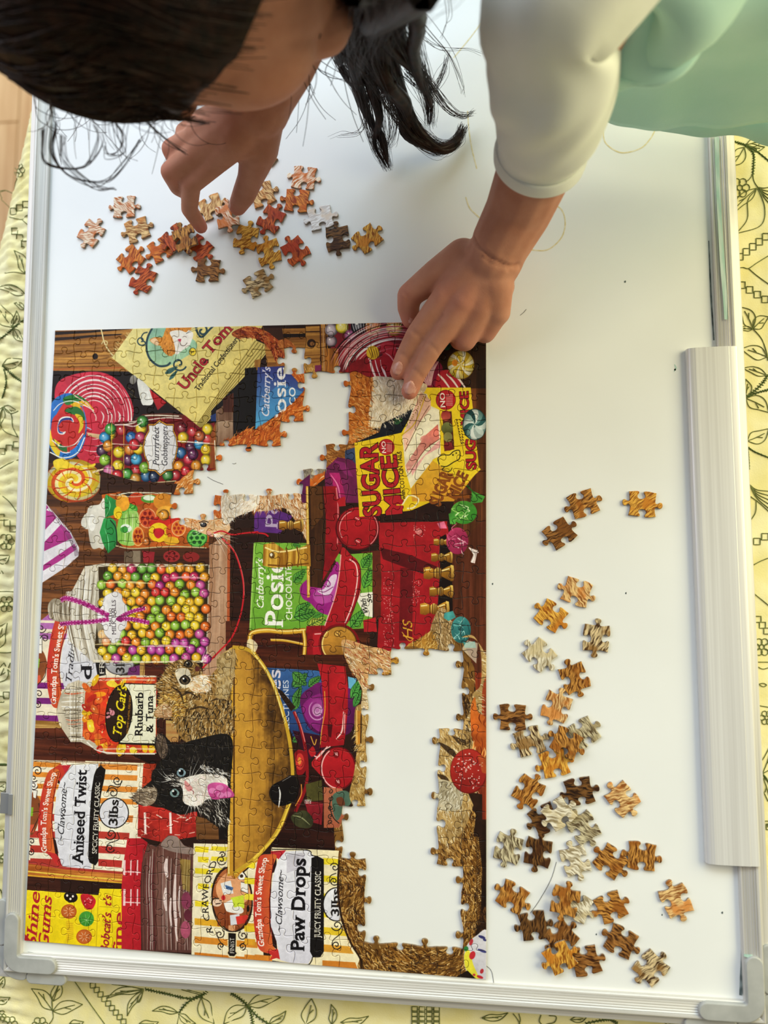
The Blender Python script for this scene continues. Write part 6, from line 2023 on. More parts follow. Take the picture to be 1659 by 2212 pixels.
# the ones that show largest: nearest to the camera and not under the hand
def shown(c):
    i, j = c
    p = (node[i, j] + node[i + 1, j + 1]) / 2
    d = math.dist((p[0], p[1], 0), CAM)
    under_hand = i <= 2 and 15 <= j <= 19
    return (1 / d) - (0.8 if under_hand else 0)
cells.sort(key=shown, reverse=True)
stuffV, stuffF, stuffM = [], [], []
for k, (i, j) in enumerate(cells):
    L = outline(i, j)
    cxy = np.mean(np.array(L), axis=0)
    tilt = (rj.uniform(-0.009, 0.009), rj.uniform(-0.009, 0.009))
    dz = rj.uniform(-0.00005, 0.00006)
    if k < 300:
        V, Fc, mi = piece_geo(L, cxy, tilt=tilt, dz=dz)
        me = bpy.data.meshes.new('puzzle_piece')
        finish_piece_mesh(me, V, Fc, mi, *cxy)
        o = link(bpy.data.objects.new('puzzle_piece', me), puzzle)
        o.location = (cxy[0] - PO[0], cxy[1] - PO[1], 0)
    else:
        V, Fc, mi = piece_geo(L, cxy, tilt=tilt, dz=dz)
        b = len(stuffV)
        stuffV += [(v[0] + cxy[0] - PO[0], v[1] + cxy[1] - PO[1], v[2]) for v in V]
        stuffF += [tuple(b + a for a in f) for f in Fc]
        stuffM += mi
me = bpy.data.meshes.new('puzzle_pieces_rest')
finish_piece_mesh(me, stuffV, stuffF, stuffM, PO[0], PO[1])
o = link(bpy.data.objects.new('joined_puzzle_pieces', me), puzzle)
o['kind'] = 'stuff'

# ------------------------------------------------------------------ loose pieces
M_loose = mat('printed_fur_card', (0.6, 0.4, 0.2), 0.5, spec=0.2)


def attr(name):
    n = nd(M_loose, 'ShaderNodeAttribute')
    n.attribute_type = 'OBJECT'
    n.attribute_name = name
    return n


_tc = nd(M_loose, 'ShaderNodeTexCoord'); _oi = nd(M_loose, 'ShaderNodeObjectInfo')
_off = nd(M_loose, 'ShaderNodeVectorMath', operation='SCALE'); _off.inputs[0].default_value = (7.1, 3.3, 5.7)
_cmb = nd(M_loose, 'ShaderNodeVectorMath', operation='ADD')
_sc20 = nd(M_loose, 'ShaderNodeMath', operation='MULTIPLY'); _sc20.inputs[1].default_value = 9.0
ln(M_loose, _oi.outputs['Random'], _sc20.inputs[0]); ln(M_loose, _sc20.outputs[0], _off.inputs['Scale'])
ln(M_loose, _tc.outputs['Object'], _cmb.inputs[0]); ln(M_loose, _off.outputs[0], _cmb.inputs[1])
_rot = nd(M_loose, 'ShaderNodeVectorRotate', rotation_type='Z_AXIS')
ln(M_loose, _cmb.outputs[0], _rot.inputs['Vector']); ln(M_loose, attr('fur_angle').outputs['Fac'], _rot.inputs['Angle'])
_wp = nd(M_loose, 'ShaderNodeTexNoise'); _wp.inputs['Scale'].default_value = 120
ln(M_loose, _rot.outputs[0], _wp.inputs['Vector'])
_wa = nd(M_loose, 'ShaderNodeVectorMath', operation='MULTIPLY_ADD'); _wa.inputs[1].default_value = (0.006, 0.006, 0)
ln(M_loose, _wp.outputs['Color'], _wa.inputs[0]); ln(M_loose, _rot.outputs[0], _wa.inputs[2])
_mp = nd(M_loose, 'ShaderNodeMapping'); _mp.inputs['Scale'].default_value = (150, 900, 1)
ln(M_loose, _wa.outputs[0], _mp.inputs['Vector'])
_n1 = nd(M_loose, 'ShaderNodeTexNoise'); _n1.inputs['Scale'].default_value = 1.0; _n1.inputs['Detail'].default_value = 3
ln(M_loose, _mp.outputs[0], _n1.inputs['Vector'])
_r1 = nd(M_loose, 'ShaderNodeValToRGB')
_r1.color_ramp.elements[0].position = 0.40; _r1.color_ramp.elements[1].position = 0.60
ln(M_loose, _n1.outputs['Fac'], _r1.inputs[0])
_mx = nd(M_loose, 'ShaderNodeMix', data_type='RGBA')
ln(M_loose, _r1.outputs[0], _mx.inputs[0]); ln(M_loose, attr('fur_dark').outputs['Color'], _mx.inputs[6]); ln(M_loose, attr('fur_light').outputs['Color'], _mx.inputs[7])
_n2 = nd(M_loose, 'ShaderNodeTexNoise'); _n2.inputs['Scale'].default_value = 95; _n2.inputs['Detail'].default_value = 2
ln(M_loose, _cmb.outputs[0], _n2.inputs['Vector'])
_r2 = nd(M_loose, 'ShaderNodeValToRGB')
_r2.color_ramp.elements[0].position = 0.50; _r2.color_ramp.elements[1].position = 0.62
ln(M_loose, _n2.outputs['Fac'], _r2.inputs[0])
_mul = nd(M_loose, 'ShaderNodeMath', operation='MULTIPLY'); ln(M_loose, _r2.outputs[0], _mul.inputs[0])
_add = nd(M_loose, 'ShaderNodeMath', operation='MULTIPLY_ADD'); _add.inputs[1].default_value = 0.45; _add.inputs[2].default_value = 0.5
ln(M_loose, _r1.outputs[0], _add.inputs[0]); ln(M_loose, _add.outputs[0], _mul.inputs[1])
_mx2 = nd(M_loose, 'ShaderNodeMix', data_type='RGBA')
ln(M_loose, _mul.outputs[0], _mx2.inputs[0]); ln(M_loose, _mx.outputs[2], _mx2.inputs[6]); ln(M_loose, attr('fur_patch').outputs['Color'], _mx2.inputs[7])
ln(M_loose, _mx2.outputs[2], bsdf(M_loose).inputs['Base Color'])

# colour families seen on the loose pieces: dark streak, light streak, patch
FURS = dict(
    orange=('8f3410', 'e08a38', 'c65a1c'), deep=('6e1f0a', 'd0642a', 'a83416'), tan=('8f5422', 'edc888', 'd98c42'), cream=('b8601f', 'f8e8cc', 'd9752a'),
    white=('cfc6c0', 'fbf8f6', 'e3cfba'), gold=('8a4a12', 'edb64c', 'c87a22'), brown=('3a1d0b', 'a87238', '7a4a1c'), dark=('20110a', '7a5228', '452612'),
    stripe=('3f2610', 'e0c898', '94692f'), grey=('55442c', 'd4c8a2', 'a8966c'), umber=('552a0a', 'cf9344', '9a5a1e'), pale=('94835f', 'f0e8d0', 'd4c294'))
loose_shapes = []
for q in range(6):
    r = random.Random(40 + q)
    a, b = 0.0098, 0.0090          # half length along the tabs, half width
    c = [(-a, b), (a, b), (a, -b), (-a, -b)]
    c = [np.array([x + r.uniform(-0.0004, 0.0004), y + r.uniform(-0.0004, 0.0004)]) for x, y in c]
    top = cut(c[0], c[1], -1, r)           # blank
    right = cut(c[1], c[2], 1, r)          # tab
    bot = cut(c[2], c[3], -1, r)
    left = cut(c[3], c[0], 1, r)
    L = top[:-1] + right[:-1] + bot[:-1] + left[:-1]
    V, Fc, mi = piece_geo(L, np.array([0, 0]), tilt=(0, 0))
    me = bpy.data.meshes.new('loose_puzzle_piece')
    me.from_pydata(V, [], Fc)
    me.materials.append(M_loose); me.materials.append(M_card)
    me.polygons.foreach_set('material_index', mi)
    me.update()
    loose_shapes.append(me)

# (photo x, photo y, tab direction in degrees clockwise from the photo's right, fur, height level, where)
ORANGE = [
    (268, 447, 1, 'cream', 0), (196, 503, -55, 'cream', 0), (296, 495, -19, 'tan', 0), (282, 558, -43, 'orange', 0), (308, 603, -65, 'deep', 0),
    (347, 538, -28, 'orange', 0), (380, 516, -40, 'deep', 1), (403, 519, 70, 'umber', 2), (429, 536, 40, 'deep', 0), (449, 583, 3, 'brown', 0),
    (457, 446, -25, 'tan', 0), (493, 468, 80, 'cream', 1), (531, 512, -77, 'gold', 0), (567, 419, -20, 'tan', 0), (585, 472, -60, 'deep', 0),
    (641, 433, 8, 'orange', 0), (656, 383, 9, 'cream', 0), (693, 470, -13, 'white', 0), (729, 515, 83, 'dark', 0), (793, 515, -38, 'gold', 0),
    (580, 545, 75, 'gold', 0), (637, 541, 55, 'deep', 0), (557, 612, -28, 'stripe', 0), (566, 345, -45, 'tan', 0)]


def R1(x, y): return 1050 + x / 2.7241, 1020 + y / 2.7241
def R2(x, y): return 1050 + x / 2.7241, 1480 + y / 2.7241
def R3(x, y): return 1050 + x / 2.7241, 1860 + y / 2.7241


TABBY = [
    (*R1(570, 185), -21, 'umber', 0), (*R1(435, 360), -36, 'brown', 0), (*R1(922, 188), 4, 'gold', 0), (*R1(535, 705), 19, 'tan', 0), (*R1(380, 845), 34, 'gold', 0),
    (*R1(650, 975), 95, 'stripe', 0), (*R1(315, 1075), 46, 'pale', 0), (*R1(522, 1213), 68, 'umber', 0),
    (*R2(415, 130), 110, 'tan', 0), (*R2(157, 190), 0, 'brown', 0), (*R2(255, 335), -21, 'stripe', 0), (*R2(572, 282), -32, 'grey', 0), (*R2(470, 335), 26, 'umber', 1),
    (*R2(402, 462), -16, 'gold', 0), (*R2(250, 625), -60, 'umber', 0), (*R2(550, 627), -13, 'dark', 0), (*R2(805, 672), 48, 'tan', 0), (*R2(424, 752), -38, 'pale', 1),
    (*R2(345, 788), -30, 'dark', 0), (*R2(572, 840), 57, 'grey', 0), (*R2(132, 963), 107, 'grey', 0), (*R2(305, 986), 102, 'dark', 0), (*R2(523, 1035), 72, 'pale', 0),
    (*R2(732, 1040), 37, 'umber', 0), (*R2(914, 1010), 5, 'umber', 0),
    (*R3(155, 212), 27, 'umber', 0), (*R3(462, 228), 103, 'umber', 1), (*R3(530, 268), 25, 'pale', 0), (*R3(733, 272), -25, 'umber', 0), (*R3(1122, 236), 66, 'tan', 0),
    (*R3(282, 381), -14, 'dark', 0), (*R3(442, 450), -42, 'brown', 0), (*R3(432, 560), -32, 'gold', 1), (*R3(585, 592), -17, 'brown', 0), (*R3(792, 476), 24, 'brown', 0),
    (*R3(972, 632), -48, 'stripe', 0)]
# what sets look-alikes apart: named by neighbours
rl = random.Random(77)
LABEL_O = [
    'orange and cream puzzle piece with level tabs touching a light tan one', 'orange and white puzzle piece lying alone nearest the left rail',
    'light tan fur puzzle piece above two deep orange pieces near the left rail', 'bright orange puzzle piece touching a dark red one near the left rail',
    'dark red-orange puzzle piece below a bright orange one near the left rail', 'orange puzzle piece at the open end of a small heap of four',
    'red-orange puzzle piece lying across a heap of four pieces', 'brownish puzzle piece tilted on top of the heap by the index fingertip', 'red and yellow puzzle piece at the end of the heap under the index fingertip',
    'dark brown-orange puzzle piece with level tabs below the heap of four', 'light tan puzzle piece between the pinching finger and thumb', 'white and orange puzzle piece under the tip of the thumb',
    'golden orange puzzle piece standing upright below the thumb tip', 'tan striped puzzle piece partly hidden beside the thumb', 'red-orange tilted puzzle piece between gold and orange pieces',
    'orange puzzle piece with level tabs under the orange and white one', 'orange and white puzzle piece with level tabs beside the orange one, clear of the hand', 'almost white puzzle piece with a tan edge touching a dark brown one',
    'dark brown puzzle piece with an orange tab between white and yellow pieces', 'yellow and orange puzzle piece at the heap end beside a dark brown one',
    'yellow-orange upright puzzle piece touching a dark red-orange one', 'dark red-orange puzzle piece beside a yellow-orange upright one', 'brown and white striped puzzle piece, the loose orange heap member closest to the puzzle',
    'tan puzzle piece half hidden under the back of the pinching hand']
LABEL_T = [
    'golden brown puzzle piece touching a darker one, between puzzle and pen tray', 'dark brown puzzle piece with a reddish tab below a golden brown one', 'golden puzzle piece with a black tab lying alone closest to the pen tray',
    'light tan puzzle piece with an orange corner above a gold one', 'gold puzzle piece with a maroon corner below a light tan one', 'brown and cream striped upright puzzle piece beside the gold one',
    'pale beige puzzle piece lying alone below the gold one', 'golden brown puzzle piece pointing at a tan one with a white patch', 'tan puzzle piece with a white patch and dark tabs',
    'brown puzzle piece with level tabs lying right against the puzzle edge', 'black and cream striped puzzle piece under the golden one', 'greyish beige puzzle piece sticking out under a golden one', 'golden brown puzzle piece lying on top of three others',
    'gold puzzle piece with a dark lower corner under the heap', 'orange-brown puzzle piece tilted steeply between pale and golden pieces', 'very dark brown puzzle piece with one pale tab', 'tan and cream puzzle piece with a dark corner lying alone toward the tray end',
    'pale puzzle piece lying on a dark one', 'very dark puzzle piece under a pale one', 'greyish beige puzzle piece with black corners beside pale piece', 'beige puzzle piece with one dark round tab next to the puzzle',
    'very dark striped upright puzzle piece beside a beige one', 'almost white puzzle piece with brown streaks at its lower end', 'golden brown tilted puzzle piece touching one with level tabs', 'golden brown puzzle piece with level tabs and a pale left tab',
    'golden brown puzzle piece near the puzzle edge above a black-striped one', 'golden brown upright puzzle piece lying on a pale one', 'pale puzzle piece mostly covered by a golden brown one', 'golden brown tilted puzzle piece above a dark brown one',
    'tan and brown puzzle piece lying alone nearest the grey corner cap', 'very dark puzzle piece with black stripes above a golden heap', 'brown puzzle piece half covered by a gold one near the bottom rail', 'gold puzzle piece on top of two brown ones near the bottom rail', 'brown striped puzzle piece under a gold one near the bottom rail',
    'dark brown tilted puzzle piece between a golden brown and a cream striped one', 'cream striped puzzle piece with a dark tab closest to the bottom rail']
for lst, labs, grp in ((ORANGE, LABEL_O, 'loose orange fur puzzle pieces'), (TABBY, LABEL_T, 'loose tabby fur puzzle pieces')):
    for (u, v, a, fur, lev), lab in zip(lst, labs):
        o = bpy.data.objects.new('loose_puzzle_piece', loose_shapes[rl.randrange(6)])
        p = at(u, v, PIECE_T)
        tilt = 0.0 if lev == 0 else rl.uniform(0.02, 0.05)
        o.location = (p.x, p.y, Z0 + 0.0001 + lev * (PIECE_T + 0.0004))
        o.rotation_euler = (tilt, 0.0, math.radians(-a) + rl.choice((0, math.pi)))
        link(o)
        tag(o, lab, 'puzzle piece', grp)
        d, l, pt = FURS[fur]
        o['fur_dark'] = srgb(d); o['fur_light'] = srgb(l); o['fur_patch'] = srgb(pt)
        o['fur_angle'] = rl.uniform(0, 3.1)

# ================================================================== the child
person = empty('person', at(1500, -250, 0)[:2] + (Z0 - 0.016,))
tag(person, 'child with long dark hair and mint shirt leaning over the whiteboard, placing puzzle pieces', 'person')


def A(u, v, z):
    return np.array(at(u, v, z))


BONES = []      # (p0, r0, p1, r1) tapered capsules


def chain(*pts):
    """joints given as (u, v, z, radius)"""
    P = [(A(u, v, z), r) for u, v, z, r in pts]
    for (a, ra), (b, rb) in zip(P, P[1:]):
        BONES.append((a, ra, b, rb))
    return P


def blob(c, rx, ry, rz, ax=None):
    BLOBS.append((np.array(c), rx, ry, rz, ax))


BLOBS = []
# ---- the hand resting on the finished corner
chain((1195, 150, .165, .028), (1170, 330, .098, .0262), (1120, 455, .062, .0236), (1077, 535, .047, .0215), (1066, 562, .043, .0215))
for u, v, z, r in ((968, 636, .035, .0106), (1002, 652, .0375, .0108), (1038, 664, .034, .0105), (1074, 674, .029, .0102)):
    chain((1062, 560, .043, .0165), ((1062 + u) / 2 + 2, (560 + v) / 2, .040, .0135), (u, v, z, r))
chain((1010, 560, .038, .013), (985, 610, .034, .0115), (1050, 620, .036, .0125))
chain((1000, 600, .036, .0125), (1075, 620, .032, .0125))
chain((962, 640, .0350, .0100), (899, 722, .0215, .0080), (874, 771, .0130, .0074), (860, 803, .0094, .0067))
chain((1000, 657, .0365, .0102), (934, 750, .0220, .0083), (901, 806, .0135, .0076), (885, 845, .0096, .0068))
chain((1038, 668, .0335, .0098), (1004, 734, .0205, .0090), (992, 735, .0115, .0076), (1002, 712, .0095, .0064))
chain((1072, 676, .0285, .0096), (1048, 718, .0175, .0084), (1040, 716, .0105, .0070), (1050, 700, .0090, .0060))
chain((1000, 556, .036, .0140), (942, 596, .0275, .0122), (884, 638, .0190, .0094), (882, 664, .0140, .0088), (887, 690, .0096, .0074))
# ---- the pinching hand under the head
chain((730, -200, .185, .030), (672, -40, .165, .026), (610, 130, .128, .0222), (575, 205, .108, .0200), (562, 232, .103, .0205))
for u, v, z, r in ((465, 345, .0745, .0102), (437, 322, .080, .0105), (428, 294, .081, .0100), (434, 268, .079, .0095)):
    chain((556, 236, .102, .0165), ((556 + u) / 2, (236 + v) / 2 + 4, .094, .0138), (u, v, z, r))
chain((520, 300, .090, .0135), (545, 300, .086, .0140))
chain((463, 350, .0735, .0094), (413, 398, .0600, .0074), (409, 452, .0320, .0066), (434, 490, .0098, .0056))
chain((436, 326, .0790, .0096), (369, 371, .0660, .0078), (385, 404, .0430, .0068), (408, 418, .0270, .0060))
chain((428, 298, .0795, .0092), (370, 322, .0670, .0074), (382, 352, .0480, .0065), (402, 366, .0330, .0057))
chain((434, 270, .0775, .0086), (398, 285, .0690, .0067), (400, 310, .0530, .0060), (415, 322, .0420, .0053))
chain((562, 262, .094, .0165), (560, 320, .078, .0140), (541, 385, .0520, .0098), (527, 420, .0330, .0092), (513, 446, .0160, .0074))
# ---- upper arms, shoulders, torso, neck, legs


def Wp(x, y, z):
    return np.array([x, y, Z0 + z])


def wchain(*pts):
    for (x0, y0, z0, r0), (x1, y1, z1, r1) in zip(pts, pts[1:]):
        BONES.append((Wp(x0, y0, z0), r0, Wp(x1, y1, z1), r1))


def jn(u, v, z, r):
    p = A(u, v, z)
    return (p[0], p[1], p[2] - Z0, r)


EL_R, EL_L = jn(1195, 150, .165, .028), jn(730, -200, .185, .030)
SH_R, SH_L = (.515, .765, .285, .040), (.335, .860, .285, .040)
wchain(SH_R, EL_R)
wchain(SH_L, EL_L)
wchain(SH_R, (.43, .83, .30, .058), SH_L)
wchain((.43, .83, .30, .066), (.52, .95, .27, .078), (.62, 1.06, .20, .086))
wchain((.43, .83, .31, .044), (.37, .76, .275, .032), (.285, .655, .218, .034))
wchain((.60, 1.05, .17, .070), (.575, .76, .165, .048), (.66, .93, .03, .034), (.72, .98, .025, .026))
wchain((.68, 1.08, .17, .070), (.80, .86, .10, .050), (.86, 1.08, .03, .036), (.90, 1.14, .025, .028))
# ---- head: crown towards the left of the photo, chin to the right, face down towards the board
HC = A(296, -84, .215)
hx_ = (A(700, -118, .215) - HC); hx_ /= np.linalg.norm(hx_)          # towards the chin
fn = np.array([0.0, 0.10, -0.99]); fn -= hx_ * fn.dot(hx_); fn /= np.linalg.norm(fn)    # the way the face looks
sd = np.cross(hx_, fn); sd /= np.linalg.norm(sd)
if sd[2] < 0:
    sd = -sd                                                         # side of the head that is seen from above
HAX = np.array([hx_, fn, sd])


def H(a, b, c):
    """head coordinates in metres: a towards the chin, b out of the face, c towards the seen side"""
    return HC + a * hx_ + b * fn + c * sd


def hbone(p0, r0, p1, r1):
    BONES.append((H(*p0), r0, H(*p1), r1))


blob(H(-.018, -.012, 0), .082, .084, .070, HAX)       # skull
blob(H(.030, .010, 0), .078, .064, .066, HAX)         # face
for s in (-1, 1):
    blob(H(.050, .022, s * .034), .044, .036, .033, HAX)       # cheeks
    hbone((.030, .005, s * .050), .016, (.094, .036, s * .018), .017)      # jaw
    blob(H(-.004, .066, s * .030), .014, .012, .022, HAX)      # brow
    blob(H(.016, -.014, s * .063), .024, .014, .0050, HAX)      # ear
hbone((.096, .040, -.012), .016, (.096, .040, .012), .016)     # chin
hbone((.004, .070, 0), .007, (.034, .084, 0), .0095)           # nose
hbone((.036, .078, -.009), .0065, (.036, .078, .009), .0065)
hbone((.056, .070, -.016), .0055, (.056, .070, .016), .0055)   # lips
hbone((.063, .068, -.013), .0058, (.063, .068, .013), .0058)


def capsule(bm, a, ra, b, rb, n=14, k=5):
    a, b = Vector(a), Vector(b)
    d = b - a
    L = d.length
    if L < 1e-6:
        d = Vector((0, 0, 1)); L = 1e-6
    q = d.normalized().to_track_quat('Z', 'Y').to_matrix()
    rings = []
    for i in range(k + 1):
        t = -math.pi / 2 + (math.pi / 2) * i / k
        rings.append((ra * math.sin(t), ra * math.cos(t)))
    for i in range(k + 1):
        t = (math.pi / 2) * i / k
        rings.append((L + rb * math.sin(t), rb * math.cos(t)))
    vs = []
    for z, r in rings:
        vs.append([bm.verts.new(a + q @ Vector((max(r, 1e-5) * math.cos(2 * math.pi * j / n), max(r, 1e-5) * math.sin(2 * math.pi * j / n), z))) for j in range(n)])
    for i in range(len(vs) - 1):
        for j in range(n):
            bm.faces.new((vs[i][j], vs[i][(j + 1) % n], vs[i + 1][(j + 1) % n], vs[i + 1][j]))
    bm.faces.new(list(reversed(vs[0]))); bm.faces.new(vs[-1])


def ellipsoid(bm, c, rx, ry, rz, ax):
    r = bmesh.ops.create_uvsphere(bm, u_segments=28, v_segments=18, radius=1.0)
    ax = np.eye(3) if ax is None else ax
    M = np.array([ax[0] * rx, ax[1] * ry, ax[2] * rz]).T
    for v in r['verts']:
        v.co = Vector(np.array(c) + M @ np.array(v.co))


def remeshed(name, build, voxel, smooth_it, material, parent, smooth_f=0.5):
    bm = bmesh.new()
    build(bm)
    bmesh.ops.recalc_face_normals(bm, faces=bm.faces)
    me = bpy.data.meshes.new(name)
    bm.to_mesh(me); bm.free()
    tmp = bpy.data.objects.new(name, me)
    COL.objects.link(tmp)
    r = tmp.modifiers.new('r', 'REMESH'); r.mode = 'VOXEL'; r.voxel_size = voxel; r.use_smooth_shade = True
    s = tmp.modifiers.new('s', 'SMOOTH'); s.iterations = smooth_it; s.factor = smooth_f
    dg = bpy.context.evaluated_depsgraph_get()
    out = bpy.data.meshes.new_from_object(tmp.evaluated_get(dg))
    out.name = name
    bpy.data.objects.remove(tmp); bpy.data.meshes.remove(me)
    out.materials.clear(); out.materials.append(material)
    out.polygons.foreach_set('use_smooth', [True] * len(out.polygons))
    return out


M_skin = mat('child_skin', srgb('c08a72'), 0.58, spec=0.22)
_b = bsdf(M_skin)
_va = nd(M_skin, 'ShaderNodeVertexColor'); _va.layer_name = 'flush'
_tc = nd(M_skin, 'ShaderNodeTexCoord')
_nz = nd(M_skin, 'ShaderNodeTexNoise'); _nz.inputs['Scale'].default_value = 70; _nz.inputs['Detail'].default_value = 4
ln(M_skin, _tc.outputs['Object'], _nz.inputs['Vector'])
_cr = nd(M_skin, 'ShaderNodeValToRGB'); _cr.color_ramp.elements[0].position = .35; _cr.color_ramp.elements[1].position = .65
_cr.color_ramp.elements[0].color = (*srgb('bb8066'), 1); _cr.color_ramp.elements[1].color = (*srgb('c68c72'), 1)
ln(M_skin, _nz.outputs['Fac'], _cr.inputs[0])
_mx = nd(M_skin, 'ShaderNodeMix', data_type='RGBA')
ln(M_skin, _va.outputs['Color'], _mx.inputs[0]); ln(M_skin, _cr.outputs[0], _mx.inputs[6]); _mx.inputs[7].default_value = (*srgb('cf7f6d'), 1)
ln(M_skin, _mx.outputs[2], _b.inputs['Base Color'])
_b.inputs['Subsurface Weight'].default_value = 0.12
_b.inputs['Subsurface Radius'].default_value = (1.0, 0.35, 0.2)
_b.inputs['Subsurface Scale'].default_value = 0.004
_n2 = nd(M_skin, 'ShaderNodeTexVoronoi'); _n2.inputs['Scale'].default_value = 900
ln(M_skin, _tc.outputs['Object'], _n2.inputs['Vector'])
_bp = nd(M_skin, 'ShaderNodeBump'); _bp.inputs['Strength'].default_value = .12; _bp.inputs['Distance'].default_value = .0004
ln(M_skin, _n2.outputs['Distance'], _bp.inputs['Height']); ln(M_skin, _bp.outputs[0], _b.inputs['Normal'])


def build_body(bm):
    for a, ra, b, rb in BONES:
        capsule(bm, a, ra, b, rb)
    for c, rx, ry, rz, ax in BLOBS:
        ellipsoid(bm, c, rx, ry, rz, ax)


body = remeshed('body', build_body, 0.0016, 7, M_skin, person)
nv = len(body.vertices)
co = np.empty(nv * 3, np.float32); body.vertices.foreach_get('co', co); co = co.reshape(-1, 3).astype(np.float64)
no = np.empty(nv * 3, np.float32); body.vertex_normals.foreach_get('vector', no); no = no.reshape(-1, 3)


def crease(pts, depth, width):
    """skin fold pressed in along a line drawn on the photo-facing side"""
    P = [np.array(p) for p in spline(pts, 8)]
    P = np.array(P)
    lo, hi = P.min(0) - .01, P.max(0) + .01
    sel = np.nonzero(((co > lo) & (co < hi)).all(1))[0]
    if not len(sel):
        return
    d = np.sqrt(((co[sel][:, None, :2] - P[None, :, :2]) ** 2).sum(2)).min(1)
    k = np.exp(-(d / width) ** 2) * np.clip(no[sel][:, 2] * 2, 0, 1)
    co[sel] -= no[sel] * (depth * k)[:, None]


def cr(depth, width, *pts):
    crease([A(u, v, z) for u, v, z in pts], depth, width)


cr(.0022, .0011, (1018, 500, .055), (1032, 528, .062), (1062, 556, .064), (1100, 572, .06), (1124, 574, .05))
cr(.0012, .0009, (1040, 553, .062), (1066, 568, .063), (1100, 577, .06))
for (u, v, z), (du, dv) in (((897, 721, .027), (14, 11)), ((932, 749, .028), (14, 11)), ((874, 771, .018), (12, 8)), ((901, 805, .019), (12, 9))):
    for o in (-4, 0, 4):
        cr(.0005, .0005, (u - du + o * .6, v - dv + o, z), (u + o * .6, v + o * 1.3, z), (u + du + o * .6, v + dv + o, z))
cr(.0012, .0012, (955, 690, .03), (930, 720, .03), (900, 770, .02), (880, 810, .015))
cr(.0007, .0008, (871, 632, .025), (879, 640, .027), (884, 652, .025))
body.vertices.foreach_set('co', co.astype(np.float32).ravel())
# flushed fingertips and knuckles
fl = np.zeros(nv)
for (u, v, z, r, s) in ((859, 806, .009, .010, .9), (884, 848, .009, .010, .9), (886, 692, .010, .010, .7), (434, 490, .012, .010, .9), (513, 446, .016, .011, .8), (369, 371, .066, .009, .6), (370, 322, .067, .009, .5),
                        (881, 638, .02, .010, .5), (968, 636, .042, .012, .35), (1002, 652, .045, .012, .35), (1004, 734, .022, .010, .4), (1048, 718, .018, .010, .4)):
    d = np.linalg.norm(co - A(u, v, z), axis=1)
    fl = np.maximum(fl, s * np.exp(-(d / r) ** 2))
ca = body.color_attributes.new('flush', 'FLOAT_COLOR', 'POINT')
cc = np.ones((nv, 4), np.float32); cc[:, :3] = fl[:, None]
ca.data.foreach_set('color', cc.ravel())
co -= np.array(person.location)
body.vertices.foreach_set('co', co.astype(np.float32).ravel())
body.update()
link(bpy.data.objects.new('body', body), person)

# fingernails
M_nail = mat('nail', srgb('e4aa9a'), 0.28)
noise_color(M_nail, srgb('cf9080'), srgb('dba392'), scale=(300, 300, 300))


def nail(tip, base, r, lift=0.0):
    """thin curved plate on the back of a fingertip"""
    t, b = A(*tip), A(*base)
    d = t - b; d /= np.linalg.norm(d)
    s = np.cross(d, [0, 0, 1.0]); s /= np.linalg.norm(s)
    n = np.cross(s, d)
    if n[2] < 0:
        n = -n
    bm = bmesh.new()
    rows, cols = 8, 9
    g = []
    for i in range(rows):
        v = i / (rows - 1)
        wv = 0.80 * r * (1 - 0.5 * abs(v * 2 - 1) ** 4) ** 0.8
        row = []
        for j in range(cols):
            a = (j / (cols - 1) * 2 - 1)
            h = math.cos(a * 1.0) - 0.10 * v * v
            row.append(bm.verts.new(t + d * ((v - 0.78) * 1.55 * r) + s * (a * wv) + n * (r * 0.99 * h + 0.0006 + lift)))
        g.append(row)
    for i in range(rows - 1):
        for j in range(cols - 1):
            bm.faces.new((g[i][j], g[i][j + 1], g[i + 1][j + 1], g[i + 1][j]))
    bmesh.ops.recalc_face_normals(bm, faces=bm.faces)
    if sum((f.normal.z for f in bm.faces)) < 0:
        bmesh.ops.reverse_faces(bm, faces=bm.faces)
    bmesh.ops.solidify(bm, geom=list(bm.faces), thickness=0.0003)
    for v in bm.verts:
        v.co -= person.location
    me = bpy.data.meshes.new('fingernail'); bm.to_mesh(me); bm.free()
    me.materials.append(M_nail)
    me.polygons.foreach_set('use_smooth', [True] * len(me.polygons))
    return link(bpy.data.objects.new('fingernail', me), person)


nail((860, 803, .0094), (874, 771, .0130), .0067)
nail((885, 845, .0096), (901, 806, .0135), .0068)
nail((887, 690, .0096), (882, 664, .0140), .0072)
nail((513, 446, .0160), (527, 420, .0330), .0074)

# ---- shirt
M_shirt = mat('mint_jersey', srgb('c4e2cb'), 0.9, spec=0.15)
noise_color(M_shirt, srgb('c4f0e2'), srgb('d0f6ea'), scale=(25, 25, 25))
M_sleeve = mat('white_jersey', srgb('dfe3d3'), 0.9, spec=0.15)
noise_color(M_sleeve, srgb('eef1e6'), srgb('f5f7ef'), scale=(25, 25, 25))
for m_ in (M_shirt, M_sleeve):
    bsdf(m_).inputs['Sheen Weight'].default_value = 0.15
    t_ = nd(m_, 'ShaderNodeTexCoord'); w_ = nd(m_, 'ShaderNodeTexNoise'); w_.inputs['Scale'].default_value = 900
    ln(m_, t_.outputs['Object'], w_.inputs['Vector'])
    b_ = nd(m_, 'ShaderNodeBump'); b_.inputs['Strength'].default_value = .2; b_.inputs['Distance'].default_value = .0006
    ln(m_, w_.outputs['Fac'], b_.inputs['Height']); ln(m_, b_.outputs[0], bsdf(m_).inputs['Normal'])


